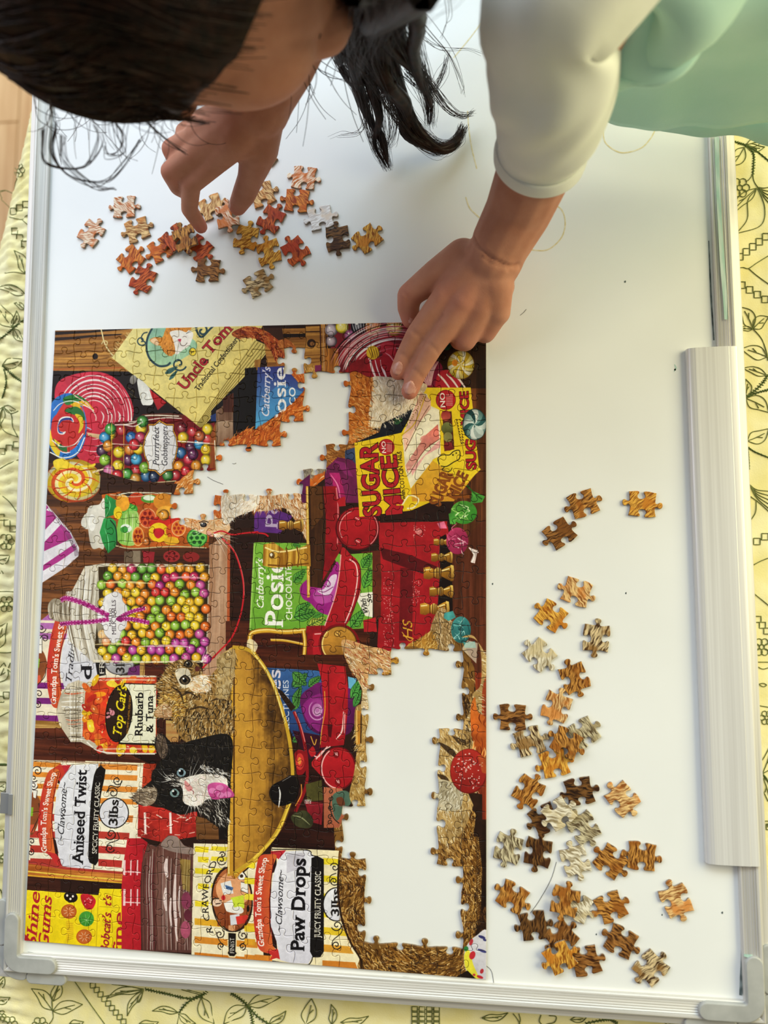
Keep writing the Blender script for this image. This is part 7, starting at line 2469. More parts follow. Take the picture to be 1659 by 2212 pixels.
def thin_cloth(m, col, fac):
    """jersey that lets some light through"""
    out = next(n for n in m.node_tree.nodes if n.type == 'OUTPUT_MATERIAL')
    tr = nd(m, 'ShaderNodeBsdfTranslucent'); tr.inputs['Color'].default_value = (*col, 1)
    mx = nd(m, 'ShaderNodeMixShader'); mx.inputs[0].default_value = fac
    ln(m, bsdf(m).outputs[0], mx.inputs[1]); ln(m, tr.outputs[0], mx.inputs[2]); ln(m, mx.outputs[0], out.inputs['Surface'])


thin_cloth(M_shirt, srgb('cdf6ea'), .12)
thin_cloth(M_sleeve, srgb('f4f8f0'), .12)


def loft(name, secs, material, parent, n=64, thick=0.0016, fold=None, sub=4):
    """cloth tube through cross-sections (centre, radius_a, radius_b, axis_a, axis_b)"""
    C = np.array([np.concatenate([s[0], [s[1], s[2]], s[3], s[4]]) for s in secs])
    C = np.array(spline(C, sub))
    V, Fc = [], []
    for i, c in enumerate(C):
        t = i / (len(C) - 1)
        for j in range(n):
            a = 2 * math.pi * j / n
            k = 1.0 + (fold(t, a) if fold else 0.0)
            V.append(c[:3] + c[5:8] * (c[3] * k * math.cos(a)) + c[8:11] * (c[4] * k * math.sin(a)))
    for i in range(len(C) - 1):
        for j in range(n):
            a = i * n + j; b = i * n + (j + 1) % n
            Fc.append((a, b, b + n, a + n))
    o = mesh_obj(name, [Vector(v) - person.location for v in V], Fc, material, parent, smooth=True)
    bm = bmesh.new(); bm.from_mesh(o.data); bmesh.ops.recalc_face_normals(bm, faces=bm.faces); bm.to_mesh(o.data); bm.free()
    s = o.modifiers.new('thickness', 'SOLIDIFY'); s.thickness = thick; s.offset = 0
    return o


def sec(u, v, z, ra, rb, d, upv=(0, 0, 1)):
    """cross-section square to direction d"""
    d = np.array(d, float); d /= np.linalg.norm(d)
    a = np.cross(d, np.array(upv, float)); a /= np.linalg.norm(a)
    return (A(u, v, z), ra, rb, a, np.cross(a, d))


def sfold(t, a):
    return 0.030 * math.sin(3 * a + 5 * t) * (1 - t * .6) + 0.022 * math.sin(7 * a + 9 * t + 1) * math.sin(math.pi * min(1, t * 1.15)) + 0.02 * math.sin(12 * t + 2 * a)


def wsec(x, y, z, ra, rb, d, upv=(0, 0, 1)):
    d = np.array(d, float); d /= np.linalg.norm(d)
    a = np.cross(d, np.array(upv, float)); a /= np.linalg.norm(a)
    return (Wp(x, y, z), ra, rb, a, np.cross(a, d))


def wloft(name, pts, material, parent, **kw):
    P = np.array(pts)
    D = np.gradient(P[:, :3], axis=0)
    return loft(name, [wsec(*p, d) for p, d in zip(pts, D)], material, parent, **kw)


def jj(u, v, z, ra, rb):
    p = A(u, v, z)
    return (p[0], p[1], p[2] - Z0, ra, rb)


def bfold(t, a):
    return 0.018 * math.sin(5 * a + 8 * t) + 0.012 * math.sin(11 * a - 6 * t) + 0.03 * math.sin(2 * a + 3 * t + 1)


shirt = wloft('shirt', [(.385, .775, .305, .050, .050), (.43, .83, .30, .105, .086), (.48, .89, .285, .112, .096), (.55, .98, .25, .118, .104), (.63, 1.07, .20, .128, .114)], M_shirt, person, n=96, fold=bfold, sub=6)
wloft('sleeve', [(*SH_R[:3], .058, .056), (.500, .715, .255, .050, .048), jj(1196, 20, .200, .0385, .038), jj(1197, 120, .172, .0362, .036), jj(1194, 205, .150, .0352, .034), jj(1184, 268, .126, .0325, .031), jj(1174, 305, .110, .0286, .0278), jj(1169, 328, .101, .0280, .0272)],
      M_sleeve, shirt, n=72, fold=sfold, sub=6)
wloft('cuff', [jj(1171, 320, .1045, .0288, .0280), jj(1168, 333, .0990, .0293, .0285), jj(1165, 347, .0935, .0288, .0280)], M_sleeve, shirt, n=72, thick=.0024, fold=lambda t, a: .012 * math.sin(3 * a + 2), sub=5)
wloft('sleeve', [(*SH_L[:3], .058, .056), (.325, .80, .245, .048, .046), (.315, .745, .205, .042, .040)], M_sleeve, shirt, n=48, fold=sfold, sub=4)


# skirt of the mint dress, drawn tight over the bent leg and hanging towards the board
def drape(name, rows, amp, n=64, nw=36, thick=.0016):
    L = [spline([A(*p) for p in r], 16) for r in rows]
    V, Fc = [], []
    for i in range(len(L[0])):
        S = spline([l[i] for l in L], max(2, nw // (len(L) - 1)))
        m = len(S)
        for k, p in enumerate(S):
            t = k / (m - 1)
            w = amp * (math.sin(i * .16 + t * 3) * t + .4 * math.sin(i * .33 - t * 2) * t)
            V.append(np.array(p) + np.array([.2 * w, w, .5 * w]))
    for i in range(len(L[0]) - 1):
        for k in range(m - 1):
            a = i * m + k
            Fc.append((a, a + 1, a + 1 + m, a + m))
    o = mesh_obj(name, [Vector(v) - person.location for v in V], Fc, M_shirt, shirt, smooth=True)
    s_ = o.modifiers.new('thickness', 'SOLIDIFY'); s_.thickness = thick
    return o


drape('skirt', [[(1340, -260, .20), (1480, -260, .20), (1640, -240, .20), (1850, -200, .20), (2050, -150, .19)],
                [(1318, 60, .155), (1425, 72, .165), (1520, 45, .178), (1660, 40, .17), (1900, 20, .16)],
                [(1316, 160, .110), (1420, 168, .110), (1530, 160, .110), (1670, 165, .105), (1900, 170, .10)],
                [(1312, 262, .050), (1400, 276, .045), (1500, 284, .042), (1640, 262, .046), (1860, 235, .05)]], .0022)
drape('skirt_hem', [[(1400, 215, .058), (1500, 225, .055), (1600, 215, .052), (1700, 205, .05), (1860, 205, .05)],
                    [(1400, 274, .036), (1500, 291, .032), (1600, 303, .028), (1700, 318, .026), (1860, 325, .026)]], .0016, nw=16)
wloft('skirt_fold', [(.585, .98, .20, .085, .075), (.580, .86, .205, .062, .058), jj(1400, 20, .172, .040, .038), jj(1395, 52, .160, .034, .033), jj(1392, 70, .150, .016, .016), jj(1392, 74, .148, .002, .002)], M_shirt, shirt, n=64, fold=lambda t, a: .03 * math.sin(4 * a + 6 * t), sub=6)

# ---- hair
M_hair = mat('dark_hair', srgb('20130e'), 0.42, spec=0.22)
noise_color(M_hair, srgb('150c08'), srgb('3c2216'), scale=(160, 160, 160), lo=.35, hi=.75)
hv, hf = [], []
rh = random.Random(9)


def strand(P, r0, r1, sides=4, seg=5):
    S = spline(P, seg)
    n = len(S)
    tube_geo(S, [r0 + (r1 - r0) * i / (n - 1) for i in range(n)], sides, hv, hf, cap=False)


def lock(path, n, spread, r=.00022, tipr=.00008, core=True, wob=.0012):
    """bundle of strands; path of (u, v, z), spread per point in metres"""
    P = [A(*p) for p in path]
    if core:
        for q in range(3):
            off = [np.array([rh.gauss(0, s * .35), rh.gauss(0, s * .35), rh.gauss(0, s * .3)]) for s in spread]
            strand([p + o for p, o in zip(P, off)], max(spread[0] * .38, .0005), .0003, 7)
    for _ in range(n):
        a = rh.uniform(0, 6.28); rr = math.sqrt(rh.random())
        c = np.array([math.cos(a) * rr, math.sin(a) * rr, rh.uniform(-.6, .6)])
        Q = [p + c * s + np.array([rh.gauss(0, wob), rh.gauss(0, wob), rh.gauss(0, wob * .6)]) for p, s in zip(P, spread)]
        k = rh.random()
        if k < .35:
            Q = Q[:-1] + [Q[-2] + (Q[-1] - Q[-2]) * rh.uniform(.3, .9)]
        strand(Q, r, tipr)


# added out-of-view lock over neck and shoulder, blocks side light from the face
lock([(790, -460, .33), (850, -330, .32), (880, -200, .29), (865, -90, .23), (840, -20, .19)], 200, [.026, .032, .034, .030, .022])
# long hair falling to the right of the face down to the board
lock([(850, -120, .24), (820, -20, .18), (800, 70, .13), (830, 160, .085), (860, 230, .050), (900, 290, .024), (950, 322, .012), (985, 305, .008), (1000, 275, .008)], 150, [.030, .026, .020, .013, .010, .008, .006, .004, .004])
lock([(830, -120, .24), (800, -10, .17), (770, 80, .12), (790, 170, .075), (805, 250, .040), (820, 320, .016), (838, 362, .008)], 110, [.024, .022, .018, .012, .009, .006, .003])
lock([(830, -120, .24), (850, 0, .17), (880, 90, .12), (910, 170, .075), (925, 220, .045), (930, 270, .020)], 70, [.020, .016, .011, .008, .006, .004])
lock([(830, -100, .24), (785, 20, .15), (735, 100, .10), (765, 170, .06), (790, 215, .04)], 60, [.020, .014, .010, .007, .006])
lock([(900, 150, .09), (935, 200, .05), (970, 240, .02), (1000, 252, .012), (1024, 243, .010)], 26, [.005, .004, .003, .002, .0015], core=False)
lock([(880, 150, .09), (930, 195, .05), (955, 160, .04), (968, 118, .04)], 22, [.005, .004, .003, .002], core=False)
lock([(870, -20, .17), (930, 60, .10), (975, 120, .06), (1000, 180, .03), (1002, 205, .02)], 7, [.004, .003, .002, .002, .001], core=False)
lock([(870, 0, .17), (900, 70, .10), (950, 102, .06), (1010, 108, .03), (1060, 125, .02)], 4, [.003, .003, .002, .002, .002], core=False)
lock([(830, 180, .07), (850, 250, .03), (845, 300, .015), (832, 330, .010)], 26, [.006, .006, .005, .004], core=False)
lock([(800, 240, .03), (780, 285, .018), (745, 292, .015), (715, 295, .012)], 5, [.003, .003, .004, .004], core=False)
lock([(960, -60, .2), (972, 20, .12), (965, 60, .09), (955, 85, .07)], 3, [.002, .002, .002, .002], core=False)
# wisps of the fringe in front of the forehead
for k in range(46):
    u = rh.uniform(60, 420)
    v = 235 + rh.uniform(-10, 25)
    z = rh.uniform(.14, .20)
    ang = rh.uniform(-.5, 1.2)
    L = rh.uniform(40, 130)
    P = [(u, v - 40, z + .02), (u + 6, v, z)]
    cu = rh.uniform(-.9, .9)
    x, y = u + 6, v
    for q in range(5):
        ang2 = math.pi / 2 - ang + cu * q * .55
        x += math.cos(ang2) * L / 5; y += math.sin(ang2) * L / 5
        P.append((x, y, z - .012 * q))
    strand([A(*p) for p in P], .00028, .00014, 4)
for P in ([(120, 270, .20), (110, 330, .18), (150, 380, .16), (220, 395, .15), (262, 360, .14), (300, 300, .14)], [(90, 280, .20), (100, 350, .17), (180, 360, .16), (215, 310, .16), (205, 270, .18)], [(240, 250, .18), (262, 290, .16), (262, 330, .15), (235, 335, .15), (225, 310, .16)],
          [(300, 250, .18), (360, 300, .15), (400, 330, .13)], [(130, 290, .2), (140, 350, .17), (200, 400, .15), (250, 410, .14)]):
    for q in range(5):
        j = [(u + rh.gauss(0, 5), v + rh.gauss(0, 4), z + rh.gauss(0, .003)) for u, v, z in P]
        strand([A(*p) for p in j], .00032, .00018, 5)
for k in range(26):
    u0, v0 = rh.uniform(600, 700), rh.uniform(60, 150)
    z = rh.uniform(.10, .17)
    P = [(u0 + 60, v0 - 70, z + .03), (u0 + rh.uniform(-10, 40), v0, z)]
    x, y = P[-1][0], P[-1][1]
    d = rh.uniform(.8, 2.4); cu = rh.uniform(-.35, .35); L = rh.uniform(20, 55)
    for q in range(4):
        d += cu
        x += math.cos(d) * L; y += math.sin(d) * L
        P.append((x, y, max(.05, z - .012 * q)))
    strand([A(*p) for p in P], .00035, .00018, 4)

# scalp hair: thick shell over the crown and back of the head, combed strands on it
def scalp(a, ph, k=1.0):
    """a along the head from crown to chin (metres), ph around; ph = 0 is the face side"""
    def el(x, c, r):
        return math.sqrt(max(0.0, 1 - ((x - c) / r) ** 2))
    es, ef = el(a, -.018, .0845), el(a, .030, .081)
    bmax = max(-.012 + .084 * es, .014 + .064 * ef)
    bmin = min(-.012 - .084 * es, .014 - .064 * ef)
    rc = max(.070 * es, .070 * ef) * 1.09 + .0015
    return H(a, (bmax + bmin) / 2 + (bmax - bmin) / 2 * 1.07 * k * math.cos(ph), rc * k * math.sin(ph))


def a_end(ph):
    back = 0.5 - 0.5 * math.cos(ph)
    return -.030 + .126 * back ** 0.8 + (.004 if math.sin(ph) > 0 else -.006) * abs(math.sin(ph))  # edge drawn far towards the chin, dark hair standing in for shaded skin


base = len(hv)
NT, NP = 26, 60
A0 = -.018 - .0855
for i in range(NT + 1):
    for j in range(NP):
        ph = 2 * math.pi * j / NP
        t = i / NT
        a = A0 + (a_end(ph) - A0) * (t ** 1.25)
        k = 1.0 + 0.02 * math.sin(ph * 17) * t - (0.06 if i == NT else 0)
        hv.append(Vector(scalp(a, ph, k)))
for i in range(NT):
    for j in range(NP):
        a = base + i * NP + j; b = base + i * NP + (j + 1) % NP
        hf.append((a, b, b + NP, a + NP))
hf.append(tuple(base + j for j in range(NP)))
for q in range(520):
    ph = rh.uniform(0, 2 * math.pi)
    e = a_end(ph) * rh.uniform(.96, 1.0) + rh.uniform(-.006, .004) + (rh.random() < .06) * .008
    a0_ = rh.uniform(-.09, -.02)
    dph = rh.uniform(-.4, .4)
    P = [scalp(a0_ + (e - a0_) * m / 5, ph + dph * m / 5, 1.012 + .008 * rh.random()) for m in range(6)]
    strand(P, .0007, .00025, 4, 3)
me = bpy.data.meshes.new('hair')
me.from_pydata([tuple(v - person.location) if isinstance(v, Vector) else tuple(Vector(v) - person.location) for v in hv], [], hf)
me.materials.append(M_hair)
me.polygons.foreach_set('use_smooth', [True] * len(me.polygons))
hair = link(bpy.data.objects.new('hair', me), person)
hair['label'] = 'long dark brown hair'
# eyes and mouth on the face that looks at the board
M_eye = mat('eye_white', srgb('efece6'), 0.2); M_iris = mat('iris', srgb('2c1a10'), 0.2); M_lip = mat('lips', srgb('b5685c'), 0.45)
for s in (-1, 1):
    for nm, r, out, m_ in (('eye', .0105, .058, M_eye), ('iris', .0052, .0655, M_iris)):
        bm = bmesh.new()
        bmesh.ops.create_uvsphere(bm, u_segments=16, v_segments=10, radius=r)
        c = H(.008, out, s * .030)
        for v in bm.verts:
            v.co = v.co + Vector(c) - person.location
        me = bpy.data.meshes.new(nm); bm.to_mesh(me); bm.free(); me.materials.append(m_)
        me.polygons.foreach_set('use_smooth', [True] * len(me.polygons))
        link(bpy.data.objects.new(nm, me), person)
V, Fc = tube_geo([H(.0595, .0745, c) for c in np.linspace(-.019, .019, 9)], [.001, .003, .0042, .0046, .004, .0046, .0042, .003, .001], 8)
mesh_obj('lips', [v - person.location for v in V], Fc, M_lip, person, smooth=True)

# ================================================================== embroidery on the quilt
M_thread = mat('green_thread', srgb('6f7440'), 0.8, spec=0.2)
noise_color(M_thread, srgb('5d6434'), srgb('80854e'), scale=(500, 500, 500))
M_thread_d = mat('dark_green_thread', srgb('4a5a2a'), 0.8, spec=0.2)
noise_color(M_thread_d, srgb('3c4a22'), srgb('5a6a36'), scale=(500, 500, 500))


def on_quilt(u, v, lift=.0003):
    p = at(u, v, -0.0165)
    for _ in range(3):
        z = q_z(p.x, p.y)
        p = at(u, v, z - Z0)
    return Vector((p.x, p.y, q_z(p.x, p.y) + lift))


def dense(P, step=4.0):
    out = []
    for a, b in zip(P, P[1:]):
        n = max(1, int(math.dist(a, b) / step))
        out += [(a[0] + (b[0] - a[0]) * i / n, a[1] + (b[1] - a[1]) * i / n) for i in range(n)]
    return out + [P[-1]]


class Stitch:
    def __init__(self):
        self.V, self.F = [], []

    def run(self, pts, r=.00034, sm=True):
        P = [tuple(p) for p in (spline(pts, 6) if sm and len(pts) > 2 else pts)]
        P = dense(P)
        tube_geo([on_quilt(*p) for p in P], r, 5, self.V, self.F)

    def done(self, name, material=None):
        return mesh_obj(name, local(self.V, quilt), self.F, material or M_thread, quilt, smooth=True)


def fr(ox, oy, s):
    return lambda *q: [(ox + q[i] / s, oy + q[i + 1] / s) for i in range(0, len(q), 2)]


def st_leaf(a, b, w, curl=0.1, vein=True):
    a, b = np.array(a), np.array(b)
    d = b - a; n = np.array([-d[1], d[0]]) / (np.linalg.norm(d) + 1e-9)
    s = Stitch()
    c = n * np.linalg.norm(d) * curl
    s.run([a, a + d * .3 + n * w + c * .5, a + d * .65 + n * w * .8 + c, b])
    s.run([a, a + d * .3 - n * w + c * .5, a + d * .65 - n * w * .8 + c, b])
    if vein:
        s.run([a, a + d * .4 + c * .6, a + d * .75 + c * .8])
        s.run([a + d * .4 + c * .5, a + d * .6 + n * w * .5 + c * .6])
    return s.done('stitched_leaf')


def st_line(pts, r=.00034):
    s = Stitch(); s.run(pts, r)
    return s.done('stitched_line')


def st_vine(pts, w=5):
    """thick vine worked in close cross stitches"""
    s = Stitch()
    P = np.array(dense([tuple(p) for p in spline(pts, 8)], 2.6))
    s.run([tuple(p) for p in P[::4]], .0005)
    t = np.gradient(P, axis=0); t /= np.maximum(np.linalg.norm(t, axis=1, keepdims=True), 1e-6)
    n = np.stack([-t[:, 1], t[:, 0]], 1)
    for i in range(0, len(P), 2):
        k = random.uniform(.7, 1.1) * w / 2
        s.run([P[i] - n[i] * k - t[i] * 1.5, P[i] + n[i] * k + t[i] * 1.5], .00032, False)
    return s.done('stitched_vine', M_thread_d)


def st_lattice(a, b, size):
    """row of little squares stepping from a to b"""
    a, b = np.array(a), np.array(b)
    n = max(2, int(math.dist(a, b) / (size * 1.15)))
    d = (b - a) / n
    s = Stitch()
    for i in range(n):
        c = a + d * (i + .5)
        h = size * .5
        q = [(c[0] - h, c[1] - h), (c[0] + h, c[1] - h), (c[0] + h, c[1] + h), (c[0] - h, c[1] + h), (c[0] - h, c[1] - h)]
        s.run(q, .00036, False)
        if i:
            s.run([a + d * (i + .5) - d + np.sign(d) * h, c - np.sign(d) * h], .00034, False)
    return s.done('stitched_lattice')


def st_flower(c, r):
    s = Stitch()
    for k in range(6):
        a = k * math.pi / 3
        p = (c[0] + r * .62 * math.cos(a), c[1] + r * .62 * math.sin(a))
        s.run([(p[0] + r * .36 * math.cos(t), p[1] + r * .36 * math.sin(t)) for t in np.linspace(0, 2 * math.pi, 9)], .00032)
    s.run([(c[0] + r * .25 * math.cos(t), c[1] + r * .25 * math.sin(t)) for t in np.linspace(0, 2 * math.pi, 8)], .00032)
    return s.done('stitched_flower')


# bottom strip
g = fr(0, 1900, 5.53)
st_line(g(680, 1180, 700, 1250, 660, 1350, 622, 1440, 630, 1560, 636, 1650, 590, 1725))
st_leaf(g(628, 1560)[0], g(378, 1300)[0], 13); st_leaf(g(630, 1570)[0], g(988, 1490)[0], 13, -.05); st_leaf(g(640, 1450)[0], g(700, 1190)[0], 11, .08)
st_leaf(g(-60, 1450)[0], g(122, 1405)[0], 8); st_leaf(g(-60, 1320)[0], g(52, 1150)[0], 8); st_flower(g(120, 1720)[0], 17); st_flower(g(480, 1735)[0], 18); st_flower(g(10, 1620)[0], 12)
st_line(g(885, 1200, 1070, 1470, 1265, 1740)); st_lattice(g(1090, 1235)[0], g(1500, 1720)[0], 11)
g = fr(80, 2060, 2.127)
st_line(g(345, 140, 420, 150, 490, 162)); st_line(g(310, 195, 400, 180, 490, 164)); st_leaf(g(490, 165)[0], g(320, 205)[0], 8); st_leaf(g(490, 168)[0], g(415, 285)[0], 7); st_line(g(490, 165, 475, 215, 460, 220, 470, 190))
st_vine(g(500, 163, 600, 185, 690, 205, 745, 198, 780, 175), 8); st_vine(g(655, 268, 690, 225, 770, 180), 8); st_line(g(655, 270, 645, 323))
st_leaf(g(650, 270)[0], g(530, 262)[0], 7); st_leaf(g(755, 200)[0], g(815, 320)[0], 15, .1); st_leaf(g(650, 275)[0], g(730, 320)[0], 8); st_line(g(665, 165, 720, 180, 755, 190)); st_line(g(690, 165, 740, 178, 765, 185))
st_vine(g(893, 182, 930, 205, 970, 240, 1010, 285, 1070, 325), 9); st_vine(g(968, 238, 985, 280, 992, 325), 8)
st_leaf(g(968, 236)[0], g(1120, 200)[0], 13, -.05); st_leaf(g(965, 240)[0], g(858, 322)[0], 14, .08); st_leaf(g(1065, 322)[0], g(1145, 262)[0], 8); st_leaf(g(1235, 325)[0], g(1262, 205)[0], 15, .05); st_leaf(g(1355, 325)[0], g(1352, 232)[0], 8); st_leaf(g(1395, 315)[0], g(1524, 286)[0], 8)
st_leaf(g(470, 320)[0], g(560, 312)[0], 8); st_leaf(g(150, 320)[0], g(215, 312)[0], 8)
g = fr(800, 2060, 1.931)
for yy in (232, 250, 272, 290):
    st_lattice(g(170, yy)[0], g(292, yy)[0], 12)
st_leaf(g(465, 268)[0], g(575, 246)[0], 7); st_line(g(596, 250, 612, 270, 625, 294)); st_line(g(620, 250, 626, 275, 620, 294)); st_line(g(712, 255, 705, 280, 715, 294)); st_line(g(745, 258, 775, 262, 768, 285, 735, 294)); st_leaf(g(835, 275)[0], g(905, 262)[0], 6)
st_vine(g(900, 290, 960, 278, 1000, 275, 1030, 290), 7); st_leaf(g(1225, 285)[0], g(1310, 292)[0], 6)
# right strip
g = fr(1540, 280, 2.765)
st_vine(g(95, 62, 150, 80, 195, 95, 240, 140, 243, 200, 238, 268), 7); st_vine(g(200, 98, 260, 130, 329, 185), 5); st_line(g(238, 268, 245, 310, 270, 348)); st_line(g(238, 268, 215, 300, 195, 310))
st_leaf(g(188, 105)[0], g(100, 218)[0], 13, -.1); st_leaf(g(195, 98)[0], g(310, 105)[0], 8); st_leaf(g(200, 92)[0], g(300, 45)[0], 8); st_flower(g(160, 348)[0], 22)
st_leaf(g(262, 350)[0], g(118, 508)[0], 11, .08); st_leaf(g(268, 350)[0], g(140, 622)[0], 20, -.22, False)
for k in range(5):
    st_line(g(272, 345, 300, 350 + k * 12, 335, 345 + k * 24))
st_lattice(g(142, 775)[0], g(335, 625)[0], 14); st_line(g(145, 828, 180, 824, 212, 830, 265, 795, 335, 752)); st_line(g(212, 830, 265, 875, 335, 925)); st_lattice(g(150, 915)[0], g(335, 1028)[0], 14)
st_leaf(g(240, 1188)[0], g(158, 1058)[0], 14, .1); st_leaf(g(240, 1190)[0], g(335, 1118)[0], 12, -.1); st_leaf(g(238, 1192)[0], g(150, 1200)[0], 5); st_line(g(240, 1190, 290, 1250, 320, 1330, 328, 1380))
st_leaf(g(325, 1358)[0], g(168, 1310)[0], 14, .05); st_leaf(g(322, 1468)[0], g(178, 1425)[0], 8, .05); st_vine(g(328, 1465, 300, 1510, 250, 1560, 192, 1602), 9); st_vine(g(330, 1555, 270, 1570, 192, 1602), 6)
st_leaf(g(190, 1602)[0], g(195, 1490)[0], 9, .15); st_leaf(g(195, 1604)[0], g(335, 1690)[0], 15, -.1); st_leaf(g(205, 1860)[0], g(335, 1785)[0], 14, .1); st_vine(g(205, 1895, 250, 1925, 335, 1960), 5); st_vine(g(208, 1900, 212, 1960, 215, 2030), 4)
for k in range(5):
    st_line(g(218, 2120, 260, 2150 + k * 12, 335, 2160 + k * 26))
g = fr(1540, 1080, 2.765)
st_line(g(258, 0, 255, 70, 228, 118)); st_line(g(225, -20, 280, 20, 335, 70)); st_lattice(g(238, 262)[0], g(335, 205)[0], 14); st_line(g(242, 388, 285, 365, 335, 345)); st_line(g(246, 560, 290, 595, 335, 632)); st_lattice(g(256, 695)[0], g(335, 800)[0], 13)
st_flower(g(292, 878)[0], 20); st_line(g(270, 968, 335, 968)); st_line(g(270, 998, 300, 1010, 335, 1000)); st_line(g(272, 1100, 300, 1115, 320, 1105, 300, 1095, 272, 1100)); st_line(g(278, 1228, 335, 1238)); st_flower(g(322, 1300)[0], 16)
st_leaf(g(295, 1635)[0], g(335, 1480)[0], 13, .1); st_vine(g(298, 1640, 315, 1660, 335, 1690), 5); st_leaf(g(300, 1660)[0], g(330, 1800)[0], 12, -.1); st_lattice(g(318, 1925)[0], g(340, 1960)[0], 12)
# left strip
g = fr(0, 400, 2.765)
st_line(g(20, 110, 10, 60, 40, 20)); st_line(g(-10, 40, 60, 10, 100, -40)); st_flower(g(105, -90)[0], 16); st_lattice(g(60, 165)[0], g(172, 105)[0], 13); st_line(g(55, 190, 130, 205, 172, 175)); st_line(g(130, 205, 170, 240)); st_lattice(g(72, 255)[0], g(162, 372)[0], 13)
st_leaf(g(150, 528)[0], g(85, 390)[0], 10, .12); st_line(g(30, 525, 90, 520, 150, 530)); st_line(g(-20, 610, 60, 600, 120, 620, 155, 655)); st_leaf(g(152, 655)[0], g(-20, 615)[0], 9); st_leaf(g(148, 742)[0], g(85, 705)[0], 6)
st_vine(g(-20, 935, 40, 890, 80, 855, 150, 800), 7); st_leaf(g(75, 850)[0], g(-10, 700)[0], 16, -.1); st_leaf(g(80, 855)[0], g(145, 935)[0], 8, .1); st_leaf(g(75, 850)[0], g(100, 750)[0], 7)
st_vine(g(15, 1080, 60, 1120, 95, 1150, 135, 1175), 6); st_vine(g(20, 1085, 38, 1160, 30, 1220, 15, 1270), 4); st_leaf(g(15, 1075)[0], g(140, 1040)[0], 11, .05)
st_leaf(g(22, 1320)[0], g(110, 1350)[0], 7); st_leaf(g(22, 1325)[0], g(108, 1505)[0], 13, .15, False); st_leaf(g(18, 1325)[0], g(-20, 1480)[0], 12); st_lattice(g(-10, 1600)[0], g(120, 1540)[0], 13); st_line(g(-10, 1700, 50, 1665, 115, 1638)); st_line(g(-10, 1838, 50, 1885, 100, 1950)); st_lattice(g(-10, 1965)[0], g(95, 2070)[0], 13); st_flower(g(38, 2130)[0], 18)
g = fr(0, 1200, 2.765)
st_leaf(g(-20, 30)[0], g(60, 0)[0], 10); st_line(g(-10, 100, 20, 110, 10, 90)); st_line(g(-10, 215, 40, 214, 82, 216)); st_flower(g(40, 290)[0], 18); st_leaf(g(-15, 560)[0], g(45, 400)[0], 14, -.12); st_line(g(-10, 578, 40, 580, 72, 576)); st_leaf(g(-20, 760)[0], g(25, 640)[0], 14); st_line(g(62, 640, 50, 680, 70, 700))
st_lattice(g(-10, 870)[0], g(55, 820)[0], 13); st_line(g(-10, 965, 30, 945, 60, 930)); st_vine(g(-10, 1248, 20, 1248, 42, 1248), 5); st_leaf(g(-20, 1390)[0], g(38, 1352)[0], 11); st_line(g(-10, 1500, 20, 1480, 30, 1490)); st_line(g(-10, 1650, 20, 1640, 25, 1690)); st_flower(g(-5, 1800)[0], 14); st_line(g(-10, 1980, 10, 2010, 15, 2060))

# ================================================================== marks on the whiteboard
M_ink = mat('faded_yellow_ink', srgb('d9c48c'), 0.4)
noise_color(M_ink, srgb('e0d2a0'), srgb('ece4c8'), scale=(300, 300, 300))
M_teal = mat('teal_ink', srgb('86bfae'), 0.5)
noise_color(M_teal, srgb('a2cabb'), srgb('cbdcd4'), scale=(400, 40, 200))
M_dark = mat('dark_ink', srgb('4a5a58'), 0.6)
noise_color(M_dark, srgb('2c3a3a'), srgb('8a9694'), scale=(260, 120, 200))


def ribbon(name, pts, w, z, material, sm=True, thick=.00006):
    """a thin layer of ink on the board or its rail"""
    P = [bl(at(*p, z)) for p in (spline(pts, 8) if sm and len(pts) > 2 else pts)]
    ws = w if hasattr(w, '__len__') else [w] * len(P)
    ws = np.interp(np.linspace(0, 1, len(P)), np.linspace(0, 1, len(ws)), ws)
    V, Fc = [], []
    for i, p in enumerate(P):
        t = (P[min(i + 1, len(P) - 1)] - P[max(i - 1, 0)]).normalized()
        n = Vector((-t.y, t.x, 0)) * (ws[i] / 2)
        for s, dz in ((1, thick), (-1, thick), (-1, 0), (1, 0)):
            V.append(Vector((p.x, p.y, z)) + n * s + Vector((0, 0, dz)))
    for i in range(len(P) - 1):
        for k in range(4):
            a = i * 4 + k; b = i * 4 + (k + 1) % 4
            Fc.append((b, a, a + 4, b + 4))
    Fc.append((0, 1, 2, 3)); Fc.append(tuple(len(V) - 4 + k for k in (3, 2, 1, 0)))
    return mesh_obj(name, V, Fc, material, board)


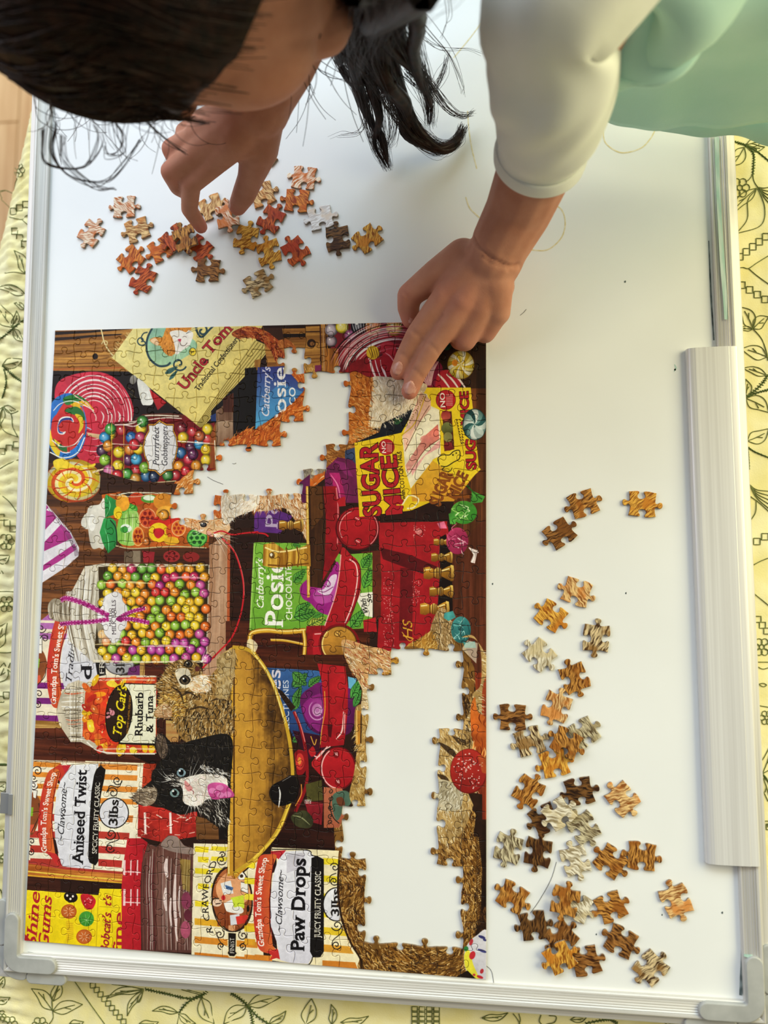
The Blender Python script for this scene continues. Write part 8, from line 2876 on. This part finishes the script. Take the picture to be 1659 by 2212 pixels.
g = fr(830, 0, 2.001)
for P in ((360, 480, 366, 560, 378, 640, 400, 730), (945, 560, 955, 615, 1000, 652, 1045, 660, 1110, 640, 1150, 600, 1172, 560), (720, 880, 765, 905, 782, 960, 770, 1020, 730, 1065, 690, 1083, 630, 1080), (352, 852, 370, 900, 412, 942), (424, 93, 370, 165, 300, 250), (520, 95, 485, 115, 470, 150, 500, 180), (500, 545, 488, 575, 500, 605)):
    ribbon('marker_line', g(*P), .0011, .00004, M_ink)
for P, w in (([(1548, 296), (1552, 420), (1560, 560), (1566, 640), (1568, 690)], [.0034, .0030, .0034, .0030, .0022]), ([(1607, 2063), (1616, 2065), (1626, 2064)], [.0016, .0022, .0014])):
    ribbon('marker_stain', P, w, .0050, M_teal)
for P, w in (([(1531, 520), (1536, 640), (1542, 735)], [.0006, .0012, .0010]), ([(1602, 1960), (1605, 2050), (1604, 2110), (1600, 2150)], [.0014, .0028, .0036, .0020]), ([(50, 1960), (47, 2010), (46, 2045)], [.0006, .0014, .0008]), ([(60, 2057), (90, 2061), (125, 2064)], [.0006, .0010, .0004]), ([(870, 2110), (920, 2115), (990, 2121)], [.0003, .0008, .0003])):
    ribbon('ink_smudge', P, w, .0001, M_dark)
for u, v, r in ((1350, 607, .0010), (1458, 797, .0009), (1352, 1280, .0007), (1560, 1970, .0009), (1288, 2017, .0006), (1265, 1690, .0005), (1064, 1260, .0007), (1430, 1975, .0005), (285, 590, .0004), (312, 1020, .0003), (1125, 2130, .0008)):
    ribbon('ink_speck', [(u - r * 1300, v), (u, v + 2), (u + r * 1300, v - 1)], [r * .6, r * 1.6, r * .5], .00005, M_dark)
ribbon('marker_line', [(1457, 787), (1460, 795), (1456, 803)], [.0004, .0014, .0005], .00005, M_teal)

# ================================================================== stray hairs that fell on the board
for P, lab in (([(1124, 681), (1131, 675), (1137, 668)], 'short straight dark hair lying beside the resting hand'),
               ([(1202, 1862), (1190, 1900), (1165, 1945), (1146, 1972)], 'long thin hair lying among the loose brown pieces'),
               ([(1040, 2080), (1060, 2095), (1066, 2120), (1068, 2148)], 'thin curved hair at the lower corner of the puzzle'),
               ([(448, 1030), (462, 1038), (482, 1046)], 'short thin hair in the upper hole of the puzzle'),
               ([(502, 1001), (506, 1002), (510, 1000)], 'tiny hair under the orange cat tail in the puzzle hole')):
    S = [at(u, v, .0002) for u, v in P]
    c = S[0].copy()
    V, Fc = tube_geo([Vector(p) - c for p in spline(S, 6)], .00013, 5)
    o = mesh_obj('stray_hair', V, Fc, M_hair)
    o.location = c
    tag(o, lab, 'hair strand', 'stray hairs on the whiteboard')
